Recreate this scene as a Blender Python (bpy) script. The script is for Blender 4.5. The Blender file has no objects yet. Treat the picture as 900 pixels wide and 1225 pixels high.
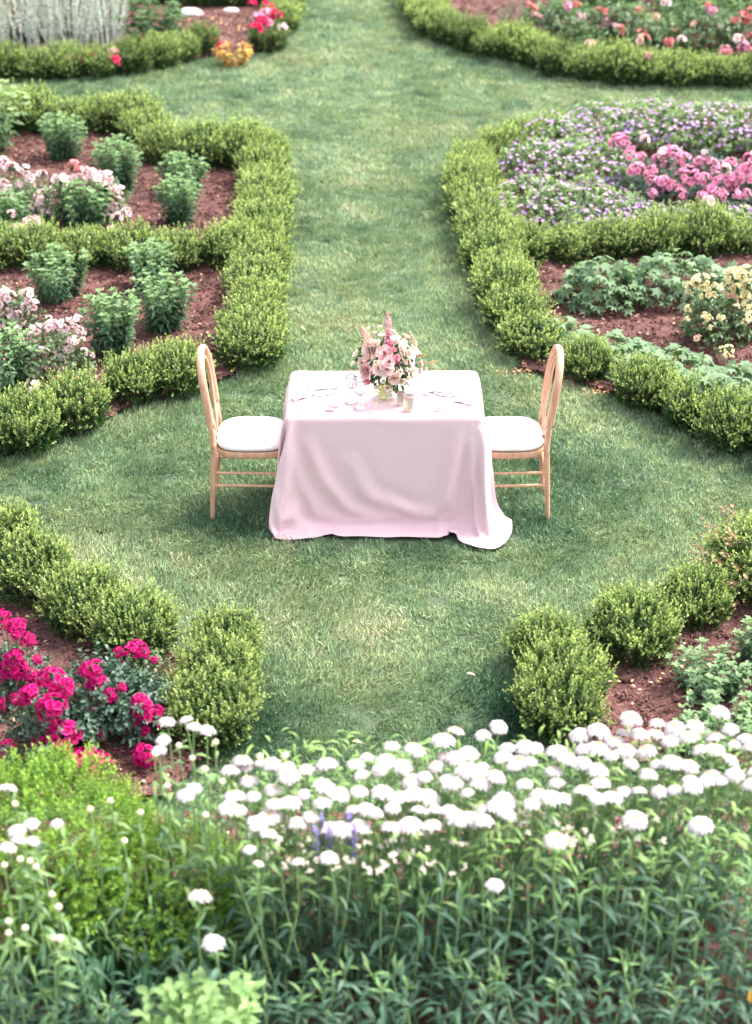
import bpy, math, zlib, base64
import numpy as np

# ---------------------------------------------------------------- camera, light, exposure
S = bpy.context.scene
COL = S.collection
FPX, PITCH, CAMH = 1900.0, math.radians(30.5), 4.63      # focal length in pixels of the 900 x 1225 photograph
cam = bpy.data.cameras.new('camera')
camo = bpy.data.objects.new('camera', cam)
COL.objects.link(camo)
S.camera = camo
cam.sensor_fit = 'VERTICAL'
cam.sensor_height = 56.0
cam.lens = FPX / 1225 * 56
cam.clip_start, cam.clip_end = 0.1, 2000
camo.location = (0, 0, CAMH)
camo.rotation_euler = (math.radians(90) - PITCH, 0, 0)
cam.dof.use_dof = True
cam.dof.focus_distance = 8.75
cam.dof.aperture_fstop = cam.lens / 34.0

SUN_EL, SUN_AZ = 56.0, 62.0         # the sun stands high behind thin cloud, to the right and a little behind the table
world = bpy.data.worlds.new('World')
S.world = world
world.use_nodes = True
wn = world.node_tree
bg = wn.nodes['Background']
sky = wn.nodes.new('ShaderNodeTexSky')
sky.sky_type = 'NISHITA'
sky.sun_disc = False
sky.sun_elevation = math.radians(SUN_EL)
sky.sun_rotation = math.radians(SUN_AZ)
sky.air_density = 1.0
sky.dust_density = 4.0
sky.ozone_density = 1.0
hs = wn.nodes.new('ShaderNodeHueSaturation')      # thin high cloud: the blue is washed out
hs.inputs['Saturation'].default_value = 0.42
wn.links.new(sky.outputs[0], hs.inputs['Color'])
wn.links.new(hs.outputs[0], bg.inputs[0])
bg.inputs[1].default_value = 0.15
sl = bpy.data.lights.new('sun', 'SUN')
slo = bpy.data.objects.new('sun', sl)
COL.objects.link(slo)
sl.energy = 1.7
sl.angle = math.radians(14)
sl.color = (1.0, 0.95, 0.88)
_e, _a = math.radians(SUN_EL), math.radians(SUN_AZ)
from mathutils import Vector, Matrix
slo.rotation_euler = Vector((math.sin(_a) * math.cos(_e), math.cos(_a) * math.cos(_e), math.sin(_e))).to_track_quat('Z', 'Y').to_euler()
S.view_settings.view_transform = 'Standard'
S.view_settings.look = 'None'
S.view_settings.gamma = 1
S.view_settings.exposure = 2.04
S.cycles.max_bounces = 6
S.cycles.diffuse_bounces = 3
S.cycles.transmission_bounces = 6
S.cycles.transparent_max_bounces = 8
S.cycles.use_adaptive_sampling = True
S.cycles.use_denoising = True

rng = np.random.default_rng(11)


def P(px, py, z=0.0):
    """The point of the place at height z seen at (px, py) of the photograph."""
    x, y = (px - 450) / FPX, (py - 612.5) / FPX
    c, s = math.cos(PITCH), math.sin(PITCH)
    d = (x, c - y * s, -s - y * c)
    t = (z - CAMH) / d[2]
    return np.array([d[0] * t, d[1] * t, z])


def scale_at(p):
    """pixels of the photograph per metre at a point."""
    return FPX / (p[1] * math.cos(PITCH) + (CAMH - p[2]) * math.sin(PITCH))


# ---------------------------------------------------------------- mesh helpers
def unit(a):
    return a / np.maximum(np.linalg.norm(a, axis=-1, keepdims=True), 1e-9)


class Geo:
    def __init__(self):
        self.V, self.C, self.F, self.n = [], [], [], 0

    def add(self, V, F, C=(.5, .5, .5)):
        V = np.asarray(V, float).reshape(-1, 3)
        C = np.asarray(C, float)
        if C.ndim == 1:
            C = np.tile(C, (len(V), 1))
        for f in (F if isinstance(F, list) else [F]):
            self.F.append(np.asarray(f, int) + self.n)
        self.V.append(V)
        self.C.append(C)
        self.n += len(V)
        return self

    def mesh(self, name, mat, smooth=True):
        me = bpy.data.meshes.new(name)
        V = np.concatenate(self.V)
        C = np.concatenate(self.C)
        me.vertices.add(len(V))
        me.vertices.foreach_set('co', V.ravel())
        tot = np.concatenate([np.full(len(f), f.shape[1]) for f in self.F])
        idx = np.concatenate([f.ravel() for f in self.F])
        me.loops.add(len(idx))
        me.loops.foreach_set('vertex_index', idx)
        me.polygons.add(len(tot))
        me.polygons.foreach_set('loop_start', np.concatenate([[0], np.cumsum(tot)[:-1]]))
        me.polygons.foreach_set('loop_total', tot)
        me.polygons.foreach_set('use_smooth', np.full(len(tot), smooth))
        a = me.color_attributes.new('col', 'FLOAT_COLOR', 'POINT')
        a.data.foreach_set('color', np.c_[C, np.ones(len(C))].ravel())
        me.materials.append(mat)
        me.update(calc_edges=True)
        return me


def link(name, me, parent=None, loc=None, rot=None, scale=None):
    o = bpy.data.objects.new(name, me)
    COL.objects.link(o)
    if parent is not None:
        o.parent = parent
    if loc is not None:
        o.location = loc
    if rot is not None:
        o.rotation_euler = rot
    if scale is not None:
        o.scale = (scale,) * 3 if np.isscalar(scale) else scale
    return o


def tag(o, label, cat, group=None):
    o['label'] = label
    o['category'] = cat
    if group:
        o['group'] = group
    return o


def thing(name, label, cat, loc=(0, 0, 0), rz=0.0, group=None, scale=None):
    o = bpy.data.objects.new(name, None)
    o.empty_display_size = .05
    COL.objects.link(o)
    o.location = loc
    o.rotation_euler = (0, 0, rz)
    if scale is not None:
        o.scale = (scale,) * 3 if np.isscalar(scale) else scale
    return tag(o, label, cat, group)


TPL = {
    'quad': ([(0, 0, 0), (.5, -.5, .1), (1, 0, 0), (.5, .5, .1)], [[(0, 1, 2, 3)]]),
    'oval': ([(0, 0, 0), (.3, -.42, .10), (.7, -.40, .06), (1, 0, -.12), (.7, .40, .06), (.3, .42, .10)], [[(0, 1, 2, 3), (0, 3, 4, 5)]]),
    'lance': ([(0, 0, 0), (.28, -.42, .12), (.28, .42, .12), (.60, -.5, .08), (.60, .5, .08), (.86, -.3, -.10), (.86, .3, -.10), (1, 0, -.24)],
              [[(0, 1, 2), (5, 7, 6)], [(1, 3, 4, 2), (3, 5, 6, 4)]]),
    'blade': ([(0, -.5, 0), (0, .5, 0), (.5, -.42, .02), (.5, .42, .02), (1, 0, -.06)], [[(2, 4, 3)], [(0, 2, 3, 1)]]),
}
_star = [(0, 0, 0)]
for _k in range(11):
    _t = math.radians(-150 + 30 * _k)
    _r = .62 if _k % 2 == 0 else .30
    if _k in (0, 10):
        _r = .38
    _star.append((.42 + _r * math.cos(_t), _r * math.sin(_t) * 1.05, .06 if _k % 2 else -.07))
_star.append((.42, 0, .03))
TPL['star'] = (_star, [[(12, 1 + k, 2 + k) for k in range(10)] + [(0, 1, 12), (0, 12, 11)]])


def leaves(g, B, D, U, L, W, C, kind='quad', droop=0.0):
    """Many leaves: bases B, directions D, upper-side hints U, lengths L, widths W, colours C."""
    N = len(B)
    T, F = TPL[kind]
    T = np.array(T, float)
    D = unit(D)
    s = unit(np.cross(D, U))
    n = np.cross(s, D)
    L = np.broadcast_to(np.asarray(L, float), (N,))
    W = np.broadcast_to(np.asarray(W, float), (N,))
    if kind == 'star':
        W = L
    V = (B[:, None] + D[:, None] * (T[None, :, 0:1] * L[:, None, None]) + s[:, None] * (T[None, :, 1:2] * W[:, None, None])
         + n[:, None] * (T[None, :, 2:3] * L[:, None, None]))
    if np.any(droop):
        V[..., 2] -= np.broadcast_to(droop, (N,))[:, None] * L[:, None] * T[None, :, 0] ** 2
    k = len(T)
    off = (np.arange(N) * k)[:, None, None]
    C = np.broadcast_to(np.asarray(C, float), (N, 3))
    g.add(V.reshape(-1, 3), [(np.array(f)[None] + off).reshape(-1, len(f[0])) for f in F], np.repeat(C, k, 0))


def sprigs(g, B, D, length, nl, L, W, c0, c1, kind='quad', out=.8, rise=.6, t0=.25, grow=None, droop=0.0, jit=.25, cexp=1.5):
    """Twigs at B along D, each with nl leaves coming off all round it; colour runs c0 (inner) to c1 (tip)."""
    N = len(B)
    D = unit(D)
    length = np.broadcast_to(np.asarray(length, float), (N,))
    ref = np.where(np.abs(D[:, 2:3]) > .9, np.array([[1., 0, 0]]), np.array([[0, 0, 1.]]))
    s = unit(np.cross(D, ref))
    n = np.cross(s, D)
    t = t0 + (1 - t0) * (np.arange(nl) + .5) / nl
    ph = rng.random((N, 1)) * 6.28 + np.arange(nl)[None] * 2.4
    rad = np.cos(ph)[..., None] * s[:, None] + np.sin(ph)[..., None] * n[:, None]
    ld = rad * out + D[:, None] * (rise + .9 * (t[None, :, None] ** 3)) + rng.normal(0, jit, (N, nl, 3))
    b = B[:, None] + D[:, None] * (t[None] * length[:, None])[..., None]
    b = b + (np.array([0, 0, 1.]) - 0) * 0
    sz = (1.0 if grow is None else grow[0] + (grow[1] - grow[0]) * t)[None] if grow is not None else np.ones((1, nl))
    sz = sz * rng.uniform(.75, 1.2, (N, nl))
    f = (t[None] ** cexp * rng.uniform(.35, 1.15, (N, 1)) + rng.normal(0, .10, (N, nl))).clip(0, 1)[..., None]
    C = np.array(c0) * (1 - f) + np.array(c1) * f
    U = D[:, None] + rad * -.2 + rng.normal(0, .15, (N, nl, 3))
    leaves(g, b.reshape(-1, 3), ld.reshape(-1, 3), U.reshape(-1, 3), (L * sz).ravel(), (W * sz).ravel(), C.reshape(-1, 3), kind, droop)


def tube(g, pts, r, n=6, c=(.3, .2, .1), flat=1.0, ref=(0, 0, 1), cap=True):
    """A swept tube; r is a number or a list; flat squeezes it along the ref side."""
    pts = np.asarray(pts, float)
    m = len(pts)
    r = np.broadcast_to(np.asarray(r, float), (m,))
    T = unit(np.gradient(pts, axis=0))
    ref = np.asarray(ref, float)
    s = np.cross(T, ref)
    bad = np.linalg.norm(s, axis=1) < .05
    s[bad] = np.cross(T[bad], np.array([.3, 1, .1]))
    s = unit(s)
    u = np.cross(s, T)
    a = np.arange(n) / n * 2 * math.pi
    ring = s[:, None] * np.cos(a)[None, :, None] + u[:, None] * (np.sin(a) * flat)[None, :, None]
    V = (pts[:, None] + ring * r[:, None, None]).reshape(-1, 3)
    i = np.arange(m - 1)[:, None] * n
    j = np.arange(n)[None]
    F = [np.stack([i + j, i + (j + 1) % n, i + n + (j + 1) % n, i + n + j], -1).reshape(-1, 4)]
    if cap:
        F.append(np.array([list(range(n))[::-1], [(m - 1) * n + k for k in range(n)]]))
    g.add(V, F, c)


def spline(p, k=8, closed=False):
    p = np.asarray(p, float)
    q = np.vstack([p[-1], p, p[0], p[1]]) if closed else np.vstack([2 * p[0] - p[1], p, 2 * p[-1] - p[-2]])
    out = []
    for i in range(1, len(q) - 2):
        for t in np.arange(k) / k:
            a, b, c, d = q[i - 1], q[i], q[i + 1], q[i + 2]
            out.append(.5 * (2 * b + (c - a) * t + (2 * a - 5 * b + 4 * c - d) * t * t + (3 * b - a - 3 * c + d) * t ** 3))
    if not closed:
        out.append(p[-1])
    return np.array(out)


def lathe(g, prof, n=24, c=(.5, .5, .5), loc=(0, 0, 0)):
    prof = np.asarray(prof, float)
    a = np.arange(n) / n * 2 * math.pi
    V = np.stack([prof[:, 0, None] * np.cos(a), prof[:, 0, None] * np.sin(a), np.repeat(prof[:, 1, None], n, 1)], -1) + np.array(loc)
    i = np.arange(len(prof) - 1)[:, None] * n
    j = np.arange(n)[None]
    g.add(V.reshape(-1, 3), np.stack([i + j, i + (j + 1) % n, i + n + (j + 1) % n, i + n + j], -1).reshape(-1, 4), c)


def box(g, lo, hi, c=(.5, .5, .5), M=None):
    V = np.array([[x, y, z] for x in (lo[0], hi[0]) for y in (lo[1], hi[1]) for z in (lo[2], hi[2])], float)
    if M is not None:
        V = V @ np.array(M)[:3, :3].T + np.array(M)[:3, 3]
    g.add(V, np.array([(0, 1, 3, 2), (4, 6, 7, 5), (0, 4, 5, 1), (2, 3, 7, 6), (0, 2, 6, 4), (1, 5, 7, 3)]), c)


_lat = rng.random((256, 256))


def vnoise(x, y, s):
    x, y = np.asarray(x) * s + 77.3, np.asarray(y) * s + 31.7
    i, j = np.floor(x).astype(int), np.floor(y).astype(int)
    u, v = x - i, y - j
    u, v = u * u * (3 - 2 * u), v * v * (3 - 2 * v)
    g = lambda a, b: _lat[a % 256, b % 256]
    return (g(i, j) * (1 - u) + g(i + 1, j) * u) * (1 - v) + (g(i, j + 1) * (1 - u) + g(i + 1, j + 1) * u) * v


def inside(poly, x, y):
    r = np.zeros(np.shape(x), bool)
    n = len(poly)
    for k in range(n):
        x0, y0 = poly[k][:2]
        x1, y1 = poly[(k + 1) % n][:2]
        if y0 == y1:
            continue
        c = ((y0 > y) != (y1 > y)) & (x < (x1 - x0) * (y - y0) / (y1 - y0) + x0)
        r ^= c
    return r


# ---------------------------------------------------------------- materials
def mat_new(name):
    m = bpy.data.materials.new(name)
    m.use_nodes = True
    return m, m.node_tree, m.node_tree.nodes['Principled BSDF'], m.node_tree.nodes['Material Output']


def leaf_mat(name, rough=.5, trans=.3, spec=.35, tint=None, var=.25, tcol=1.5):
    m, t, p, o = mat_new(name)
    a = t.nodes.new('ShaderNodeAttribute')
    a.attribute_name = 'col'
    no = t.nodes.new('ShaderNodeTexNoise')
    no.inputs['Scale'].default_value = 9
    no.inputs['Detail'].default_value = 3
    geo = t.nodes.new('ShaderNodeNewGeometry')
    t.links.new(geo.outputs['Position'], no.inputs['Vector'])
    mr = t.nodes.new('ShaderNodeMapRange')
    mr.inputs['From Min'].default_value = .3
    mr.inputs['From Max'].default_value = .7
    mr.inputs['To Min'].default_value = 1 - var
    mr.inputs['To Max'].default_value = 1 + var
    t.links.new(no.outputs['Fac'], mr.inputs['Value'])
    mx = t.nodes.new('ShaderNodeVectorMath')
    mx.operation = 'SCALE'
    t.links.new(a.outputs['Color'], mx.inputs[0])
    t.links.new(mr.outputs[0], mx.inputs['Scale'])
    t.links.new(mx.outputs[0], p.inputs['Base Color'])
    p.inputs['Roughness'].default_value = rough
    p.inputs['Specular IOR Level'].default_value = spec
    if trans:
        tr = t.nodes.new('ShaderNodeBsdfTranslucent')
        m2 = t.nodes.new('ShaderNodeVectorMath')
        m2.operation = 'MULTIPLY'
        m2.inputs[1].default_value = (tcol, tcol * 1.08, tcol * .7)
        t.links.new(mx.outputs[0], m2.inputs[0])
        t.links.new(m2.outputs[0], tr.inputs['Color'])
        ms = t.nodes.new('ShaderNodeMixShader')
        ms.inputs[0].default_value = trans
        t.links.new(p.outputs[0], ms.inputs[1])
        t.links.new(tr.outputs[0], ms.inputs[2])
        t.links.new(ms.outputs[0], o.inputs['Surface'])
    return m


def petal_mat(name, trans=.35):
    m = leaf_mat(name, .6, trans, .2, var=.06, tcol=1.0)
    for n in m.node_tree.nodes:
        if n.type == 'VECT_MATH' and n.operation == 'MULTIPLY':
            n.inputs[1].default_value = (1, .95, .95)
    return m


def plain_mat(name, col, rough=.6, noise=None, bump=0.0, bscale=60, metal=0.0, spec=.5, sheen=0.0):
    m, t, p, o = mat_new(name)
    p.inputs['Base Color'].default_value = (*col, 1)
    p.inputs['Roughness'].default_value = rough
    p.inputs['Metallic'].default_value = metal
    p.inputs['Specular IOR Level'].default_value = spec
    if sheen:
        p.inputs['Sheen Weight'].default_value = sheen
    tc = t.nodes.new('ShaderNodeTexCoord')
    if noise:
        sc, col2, stretch = noise
        mp = t.nodes.new('ShaderNodeMapping')
        mp.inputs['Scale'].default_value = stretch
        no = t.nodes.new('ShaderNodeTexNoise')
        no.inputs['Scale'].default_value = sc
        no.inputs['Detail'].default_value = 6
        t.links.new(tc.outputs['Object'], mp.inputs[0])
        t.links.new(mp.outputs[0], no.inputs['Vector'])
        r = t.nodes.new('ShaderNodeValToRGB')
        r.color_ramp.elements[0].position = .35
        r.color_ramp.elements[1].position = .68
        r.color_ramp.elements[0].color = (*col, 1)
        r.color_ramp.elements[1].color = (*col2, 1)
        t.links.new(no.outputs['Fac'], r.inputs[0])
        t.links.new(r.outputs[0], p.inputs['Base Color'])
    if bump:
        nb = t.nodes.new('ShaderNodeTexNoise')
        nb.inputs['Scale'].default_value = bscale
        nb.inputs['Detail'].default_value = 8
        b = t.nodes.new('ShaderNodeBump')
        b.inputs['Strength'].default_value = bump
        b.inputs['Distance'].default_value = .01
        t.links.new(tc.outputs['Object'], nb.inputs['Vector'])
        t.links.new(nb.outputs['Fac'], b.inputs['Height'])
        t.links.new(b.outputs[0], p.inputs['Normal'])
    return m


M_BOX = leaf_mat('boxwood_leaf', .55, .36, .28, var=.22)
M_LEAF = leaf_mat('perennial_leaf', .6, .30, .18, var=.22)
M_ROSELEAF = leaf_mat('rose_leaf', .45, .2, .35, var=.2)
M_SILVER = leaf_mat('silver_leaf', .8, .15, .1, var=.12)
M_DAISYLEAF = leaf_mat('daisy_leaf', .5, .24, .28, var=.25)
M_STEM = leaf_mat('stem', .6, 0, .3, var=.2)
M_PETAL = petal_mat('petal', .35)
M_DAISY = petal_mat('daisy_petal', .3)
M_CHIP = leaf_mat('mulch_chip', .9, 0, .2, var=.3)
M_WOOD = plain_mat('pale_oak', (.50, .26, .155), .42, (5, (.64, .38, .255), (14, 14, 1.6)), .12, 220)
M_CUSHION = plain_mat('white_cushion', (.76, .695, .675), .85, None, .15, 500, sheen=.3)
M_CLOTH = plain_mat('pink_linen', (.75, .515, .55), .85, (130, (.80, .57, .605), (1, 1, 1)), .5, 420, spec=.25, sheen=.35)
M_NAPKIN = plain_mat('white_napkin', (.86, .80, .81), .9, None, .2, 300)
M_GOLD = plain_mat('rose_gold', (.66, .30, .28), .4, metal=.45)
M_STONE = plain_mat('pale_stone', (.70, .68, .66), .8, (6, (.5, .48, .46), (1, 1, 1)), .5, 20)
M_PAVER = plain_mat('pink_paver', (.42, .26, .22), .85, (30, (.32, .2, .17), (1, 1, 1)), .4, 60)
M_CANDLE = plain_mat('candle_wax', (.9, .84, .76), .5)
M_VASE = plain_mat('pale_vase', (.70, .60, .50), .35)


def glass_mat(name, col, rough=.02):
    m, t, p, o = mat_new(name)
    p.inputs['Base Color'].default_value = (*col, 1)
    p.inputs['Roughness'].default_value = rough
    tr = t.nodes.new('ShaderNodeBsdfTransparent')
    tr.inputs['Color'].default_value = (*col, 1)
    fr = t.nodes.new('ShaderNodeFresnel'); fr.inputs['IOR'].default_value = 1.35
    ad = t.nodes.new('ShaderNodeMath'); ad.operation = 'ADD'; ad.inputs[1].default_value = rough
    ms = t.nodes.new('ShaderNodeMixShader')
    t.links.new(fr.outputs[0], ad.inputs[0]); t.links.new(ad.outputs[0], ms.inputs[0])
    t.links.new(tr.outputs[0], ms.inputs[1]); t.links.new(p.outputs[0], ms.inputs[2])
    t.links.new(ms.outputs[0], o.inputs['Surface'])
    return m


M_GLASS = glass_mat('clear_glass', (1, .98, .98))
M_AMBER = glass_mat('blush_glass', (.99, .95, .91), .05)


def ground_mat(name, c0, c1, c2, s1=2.2, s2=40, bump=.5):
    m, t, p, o = mat_new(name)
    geo = t.nodes.new('ShaderNodeNewGeometry')
    n1 = t.nodes.new('ShaderNodeTexNoise'); n1.inputs['Scale'].default_value = s1; n1.inputs['Detail'].default_value = 6
    n2 = t.nodes.new('ShaderNodeTexNoise'); n2.inputs['Scale'].default_value = s2; n2.inputs['Detail'].default_value = 8
    for n in (n1, n2):
        t.links.new(geo.outputs['Position'], n.inputs['Vector'])
    r1 = t.nodes.new('ShaderNodeValToRGB')
    r1.color_ramp.elements[0].position = .35; r1.color_ramp.elements[1].position = .65
    r1.color_ramp.elements[0].color = (*c0, 1); r1.color_ramp.elements[1].color = (*c1, 1)
    t.links.new(n1.outputs['Fac'], r1.inputs[0])
    mx = t.nodes.new('ShaderNodeMix'); mx.data_type = 'RGBA'
    mr = t.nodes.new('ShaderNodeMapRange'); mr.inputs['From Min'].default_value = .5; mr.inputs['From Max'].default_value = .72
    t.links.new(n2.outputs['Fac'], mr.inputs['Value'])
    t.links.new(mr.outputs[0], mx.inputs[0])
    t.links.new(r1.outputs[0], mx.inputs[6])
    mx.inputs[7].default_value = (*c2, 1)
    t.links.new(mx.outputs[2], p.inputs['Base Color'])
    p.inputs['Roughness'].default_value = .95
    p.inputs['Specular IOR Level'].default_value = .2
    b = t.nodes.new('ShaderNodeBump'); b.inputs['Strength'].default_value = bump; b.inputs['Distance'].default_value = .02
    t.links.new(n2.outputs['Fac'], b.inputs['Height'])
    t.links.new(b.outputs[0], p.inputs['Normal'])
    return m


M_SOIL = ground_mat('mulch_soil', (.070, .031, .028), (.130, .060, .054), (.23, .125, .110), 3, 55, .9)
M_LAWNBASE = ground_mat('lawn_thatch', (.055, .085, .05), (.08, .11, .06), (.11, .125, .07), 3, 60, .5)

# ---------------------------------------------------------------- the ground: one sheet, lawn, beds
def world_poly(pts):
    return [tuple(P(*p)[:2]) for p in pts]


BEDS = {
    'back_left_bed': world_poly([(-700, -60), (345, -60), (346, 30), (338, 62), (300, 66), (262, 68), (205, 80), (150, 90), (60, 95), (-700, 95)]),
    'middle_left_bed': world_poly([(-500, 160), (100, 160), (178, 166), (200, 200), (290, 200), (322, 212), (322, 300), (318, 380), (302, 440), (262, 462), (213, 474), (165, 486), (92, 522), (38, 544), (-500, 560)]),
    'front_left_bed': world_poly([(-500, 640), (0, 668), (45, 712), (102, 746), (165, 778), (222, 790), (262, 800), (262, 845), (258, 900), (200, 960), (-500, 970)]),
    'back_right_bed': world_poly([(505, -60), (503, 30), (514, 50), (570, 63), (625, 76), (680, 93), (740, 100), (1600, 100), (1600, -60)]),
    'middle_right_bed': world_poly([(556, 212), (600, 186), (650, 165), (680, 146), (740, 136), (1300, 133), (1300, 560), (915, 550), (825, 512), (770, 490), (700, 464), (625, 446), (600, 380), (578, 310), (562, 260)]),
    'front_right_bed': world_poly([(655, 812), (700, 800), (755, 782), (830, 738), (905, 710), (1200, 640), (1200, 960), (672, 905)]),
    'foreground_bed': [(-2.6, 5.02), (-.9, 5.25), (.9, 5.25), (2.6, 5.4), (2.6, 3.2), (-2.6, 3.2)],
}
for _n, _pl in BEDS.items():
    xs = np.array([p[0] for p in _pl]); ys = np.array([p[1] for p in _pl])
    x0, x1, y0, y1 = max(xs.min(), -9), min(xs.max(), 9), ys.min(), min(ys.max(), 30)
    c = .028 if y0 < 9 else .06
    gx, gy = np.meshgrid(np.arange(x0, x1 + c, c), np.arange(y0, y1 + c, c), indexing='ij')
    far = np.hypot(gx, gy)
    z = .012 + .030 * vnoise(gx, gy, 3) + .022 * vnoise(gx, gy, 14) ** 2 + .012 * vnoise(gx, gy, 36)
    nx, ny = gx.shape
    cx, cy = gx[:-1, :-1] + c / 2, gy[:-1, :-1] + c / 2
    ok = inside(_pl, cx, cy)
    i, j = np.nonzero(ok)
    F = np.stack([i * ny + j, (i + 1) * ny + j, (i + 1) * ny + j + 1, i * ny + j + 1], -1)
    used, inv = np.unique(F, return_inverse=True)
    g = Geo().add(np.stack([gx, gy, z], -1).reshape(-1, 3)[used], inv.reshape(F.shape))
    o = link(_n, g.mesh(_n, M_SOIL))
    o['kind'] = 'structure'
g = Geo().add([(-300, -60, 0), (300, -60, 0), (300, 600, 0), (-300, 600, 0)], np.array([(0, 1, 2, 3)]))
link('ground', g.mesh('ground', M_LAWNBASE))['kind'] = 'structure'


# ---------------------------------------------------------------- geometry-nodes scatter on a cloud of points
def scatter(name, pos, rot, scl, tint, source, mat_note=None):
    """One 'stuff' object: SOURCE meshes instanced on points with their own turn, size and tint."""
    me = bpy.data.meshes.new(name)
    me.vertices.add(len(pos))
    me.vertices.foreach_set('co', np.asarray(pos, float).ravel())
    for an, ty, dat in (('rot', 'FLOAT_VECTOR', rot), ('scl', 'FLOAT', scl), ('tint', 'FLOAT', tint)):
        a = me.attributes.new(an, ty, 'POINT')
        a.data.foreach_set('vector' if ty == 'FLOAT_VECTOR' else 'value', np.asarray(dat, float).ravel())
    o = link(name, me)
    o['kind'] = 'stuff'
    src = bpy.data.collections.new(name + '_source')
    for s in source:
        so = bpy.data.objects.new(s.name, s)
        src.objects.link(so)
    t = bpy.data.node_groups.new(name, 'GeometryNodeTree')
    t.interface.new_socket('Geometry', in_out='INPUT', socket_type='NodeSocketGeometry')
    t.interface.new_socket('Geometry', in_out='OUTPUT', socket_type='NodeSocketGeometry')
    N, L = t.nodes, t.links
    gi, go = N.new('NodeGroupInput'), N.new('NodeGroupOutput')
    m2p = N.new('GeometryNodeMeshToPoints')
    iop = N.new('GeometryNodeInstanceOnPoints')
    ci = N.new('GeometryNodeCollectionInfo')
    ci.inputs['Collection'].default_value = src
    ci.inputs['Separate Children'].default_value = True
    ci.inputs['Reset Children'].default_value = True
    ar = N.new('GeometryNodeInputNamedAttribute'); ar.data_type = 'FLOAT_VECTOR'; ar.inputs['Name'].default_value = 'rot'
    asc = N.new('GeometryNodeInputNamedAttribute'); asc.data_type = 'FLOAT'; asc.inputs['Name'].default_value = 'scl'
    L.new(gi.outputs[0], m2p.inputs['Mesh'])
    L.new(m2p.outputs[0], iop.inputs['Points'])
    L.new(ci.outputs[0], iop.inputs['Instance'])
    iop.inputs['Pick Instance'].default_value = True
    L.new(ar.outputs[0], iop.inputs['Rotation'])
    L.new(asc.outputs[0], iop.inputs['Scale'])
    L.new(iop.outputs[0], go.inputs[0])
    m = o.modifiers.new('scatter', 'NODES')
    m.node_group = t
    return o


def grass_mat():
    m, t, p, o = mat_new('grass_blade')
    a = t.nodes.new('ShaderNodeAttribute'); a.attribute_name = 'col'
    ti = t.nodes.new('ShaderNodeAttribute'); ti.attribute_name = 'tint'; ti.attribute_type = 'INSTANCER'
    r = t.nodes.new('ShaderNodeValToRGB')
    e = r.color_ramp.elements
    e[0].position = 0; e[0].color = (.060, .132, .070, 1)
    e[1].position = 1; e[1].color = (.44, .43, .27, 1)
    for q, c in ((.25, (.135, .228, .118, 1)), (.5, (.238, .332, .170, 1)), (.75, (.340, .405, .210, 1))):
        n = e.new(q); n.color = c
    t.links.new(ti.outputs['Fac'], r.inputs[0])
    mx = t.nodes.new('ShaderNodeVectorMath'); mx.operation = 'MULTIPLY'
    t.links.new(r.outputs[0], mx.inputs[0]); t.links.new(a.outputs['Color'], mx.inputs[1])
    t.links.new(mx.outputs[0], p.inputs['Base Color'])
    p.inputs['Roughness'].default_value = .5
    p.inputs['Specular IOR Level'].default_value = .3
    tr = t.nodes.new('ShaderNodeBsdfTranslucent')
    t.links.new(mx.outputs[0], tr.inputs['Color'])
    ms = t.nodes.new('ShaderNodeMixShader'); ms.inputs[0].default_value = .25
    t.links.new(p.outputs[0], ms.inputs[1]); t.links.new(tr.outputs[0], ms.inputs[2])
    t.links.new(ms.outputs[0], o.inputs['Surface'])
    return m


M_GRASS = grass_mat()


def grass_tuft(name, nb, rad, h, lean):
    g = Geo()
    a = rng.random(nb) * 6.28
    r = rad * np.sqrt(rng.random(nb))
    b = np.stack([r * np.cos(a), r * np.sin(a), np.zeros(nb)], -1)
    la = rng.normal(0, 1.1, nb)                      # one side of the tuft is combed over
    l = lean * rng.uniform(.3, 1.4, nb)
    d = np.stack([np.cos(la) * l, np.sin(la) * l, np.ones(nb)], -1)
    hh = h * rng.uniform(.55, 1.25, nb)
    u = np.stack([np.cos(la), np.sin(la), np.full(nb, .2)], -1) + rng.normal(0, .4, (nb, 3))
    v = rng.uniform(.45, 1.6, (nb, 1)) * np.array([[1, 1, 1.]]) + rng.normal(0, .10, (nb, 3)) * np.array([[1, .6, 1.1]])
    leaves(g, b, d, u, hh, .0034 * rng.uniform(.7, 1.35, nb), v.clip(.35, 2), 'blade', droop=rng.uniform(.1, .6, nb))
    return g.mesh(name, M_GRASS)


def in_beds(x, y):
    m = np.zeros(np.shape(x), bool)
    for pl in BEDS.values():
        m |= inside(pl, x, y)
    return m


def grass_points(n, x0, x1, y0, y1):
    x, y = rng.uniform(x0, x1, n), rng.uniform(y0, y1, n)
    k = (np.abs(x) < (y * .262 + .9)) & ~in_beds(x, y)
    return x[k], y[k]


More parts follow.
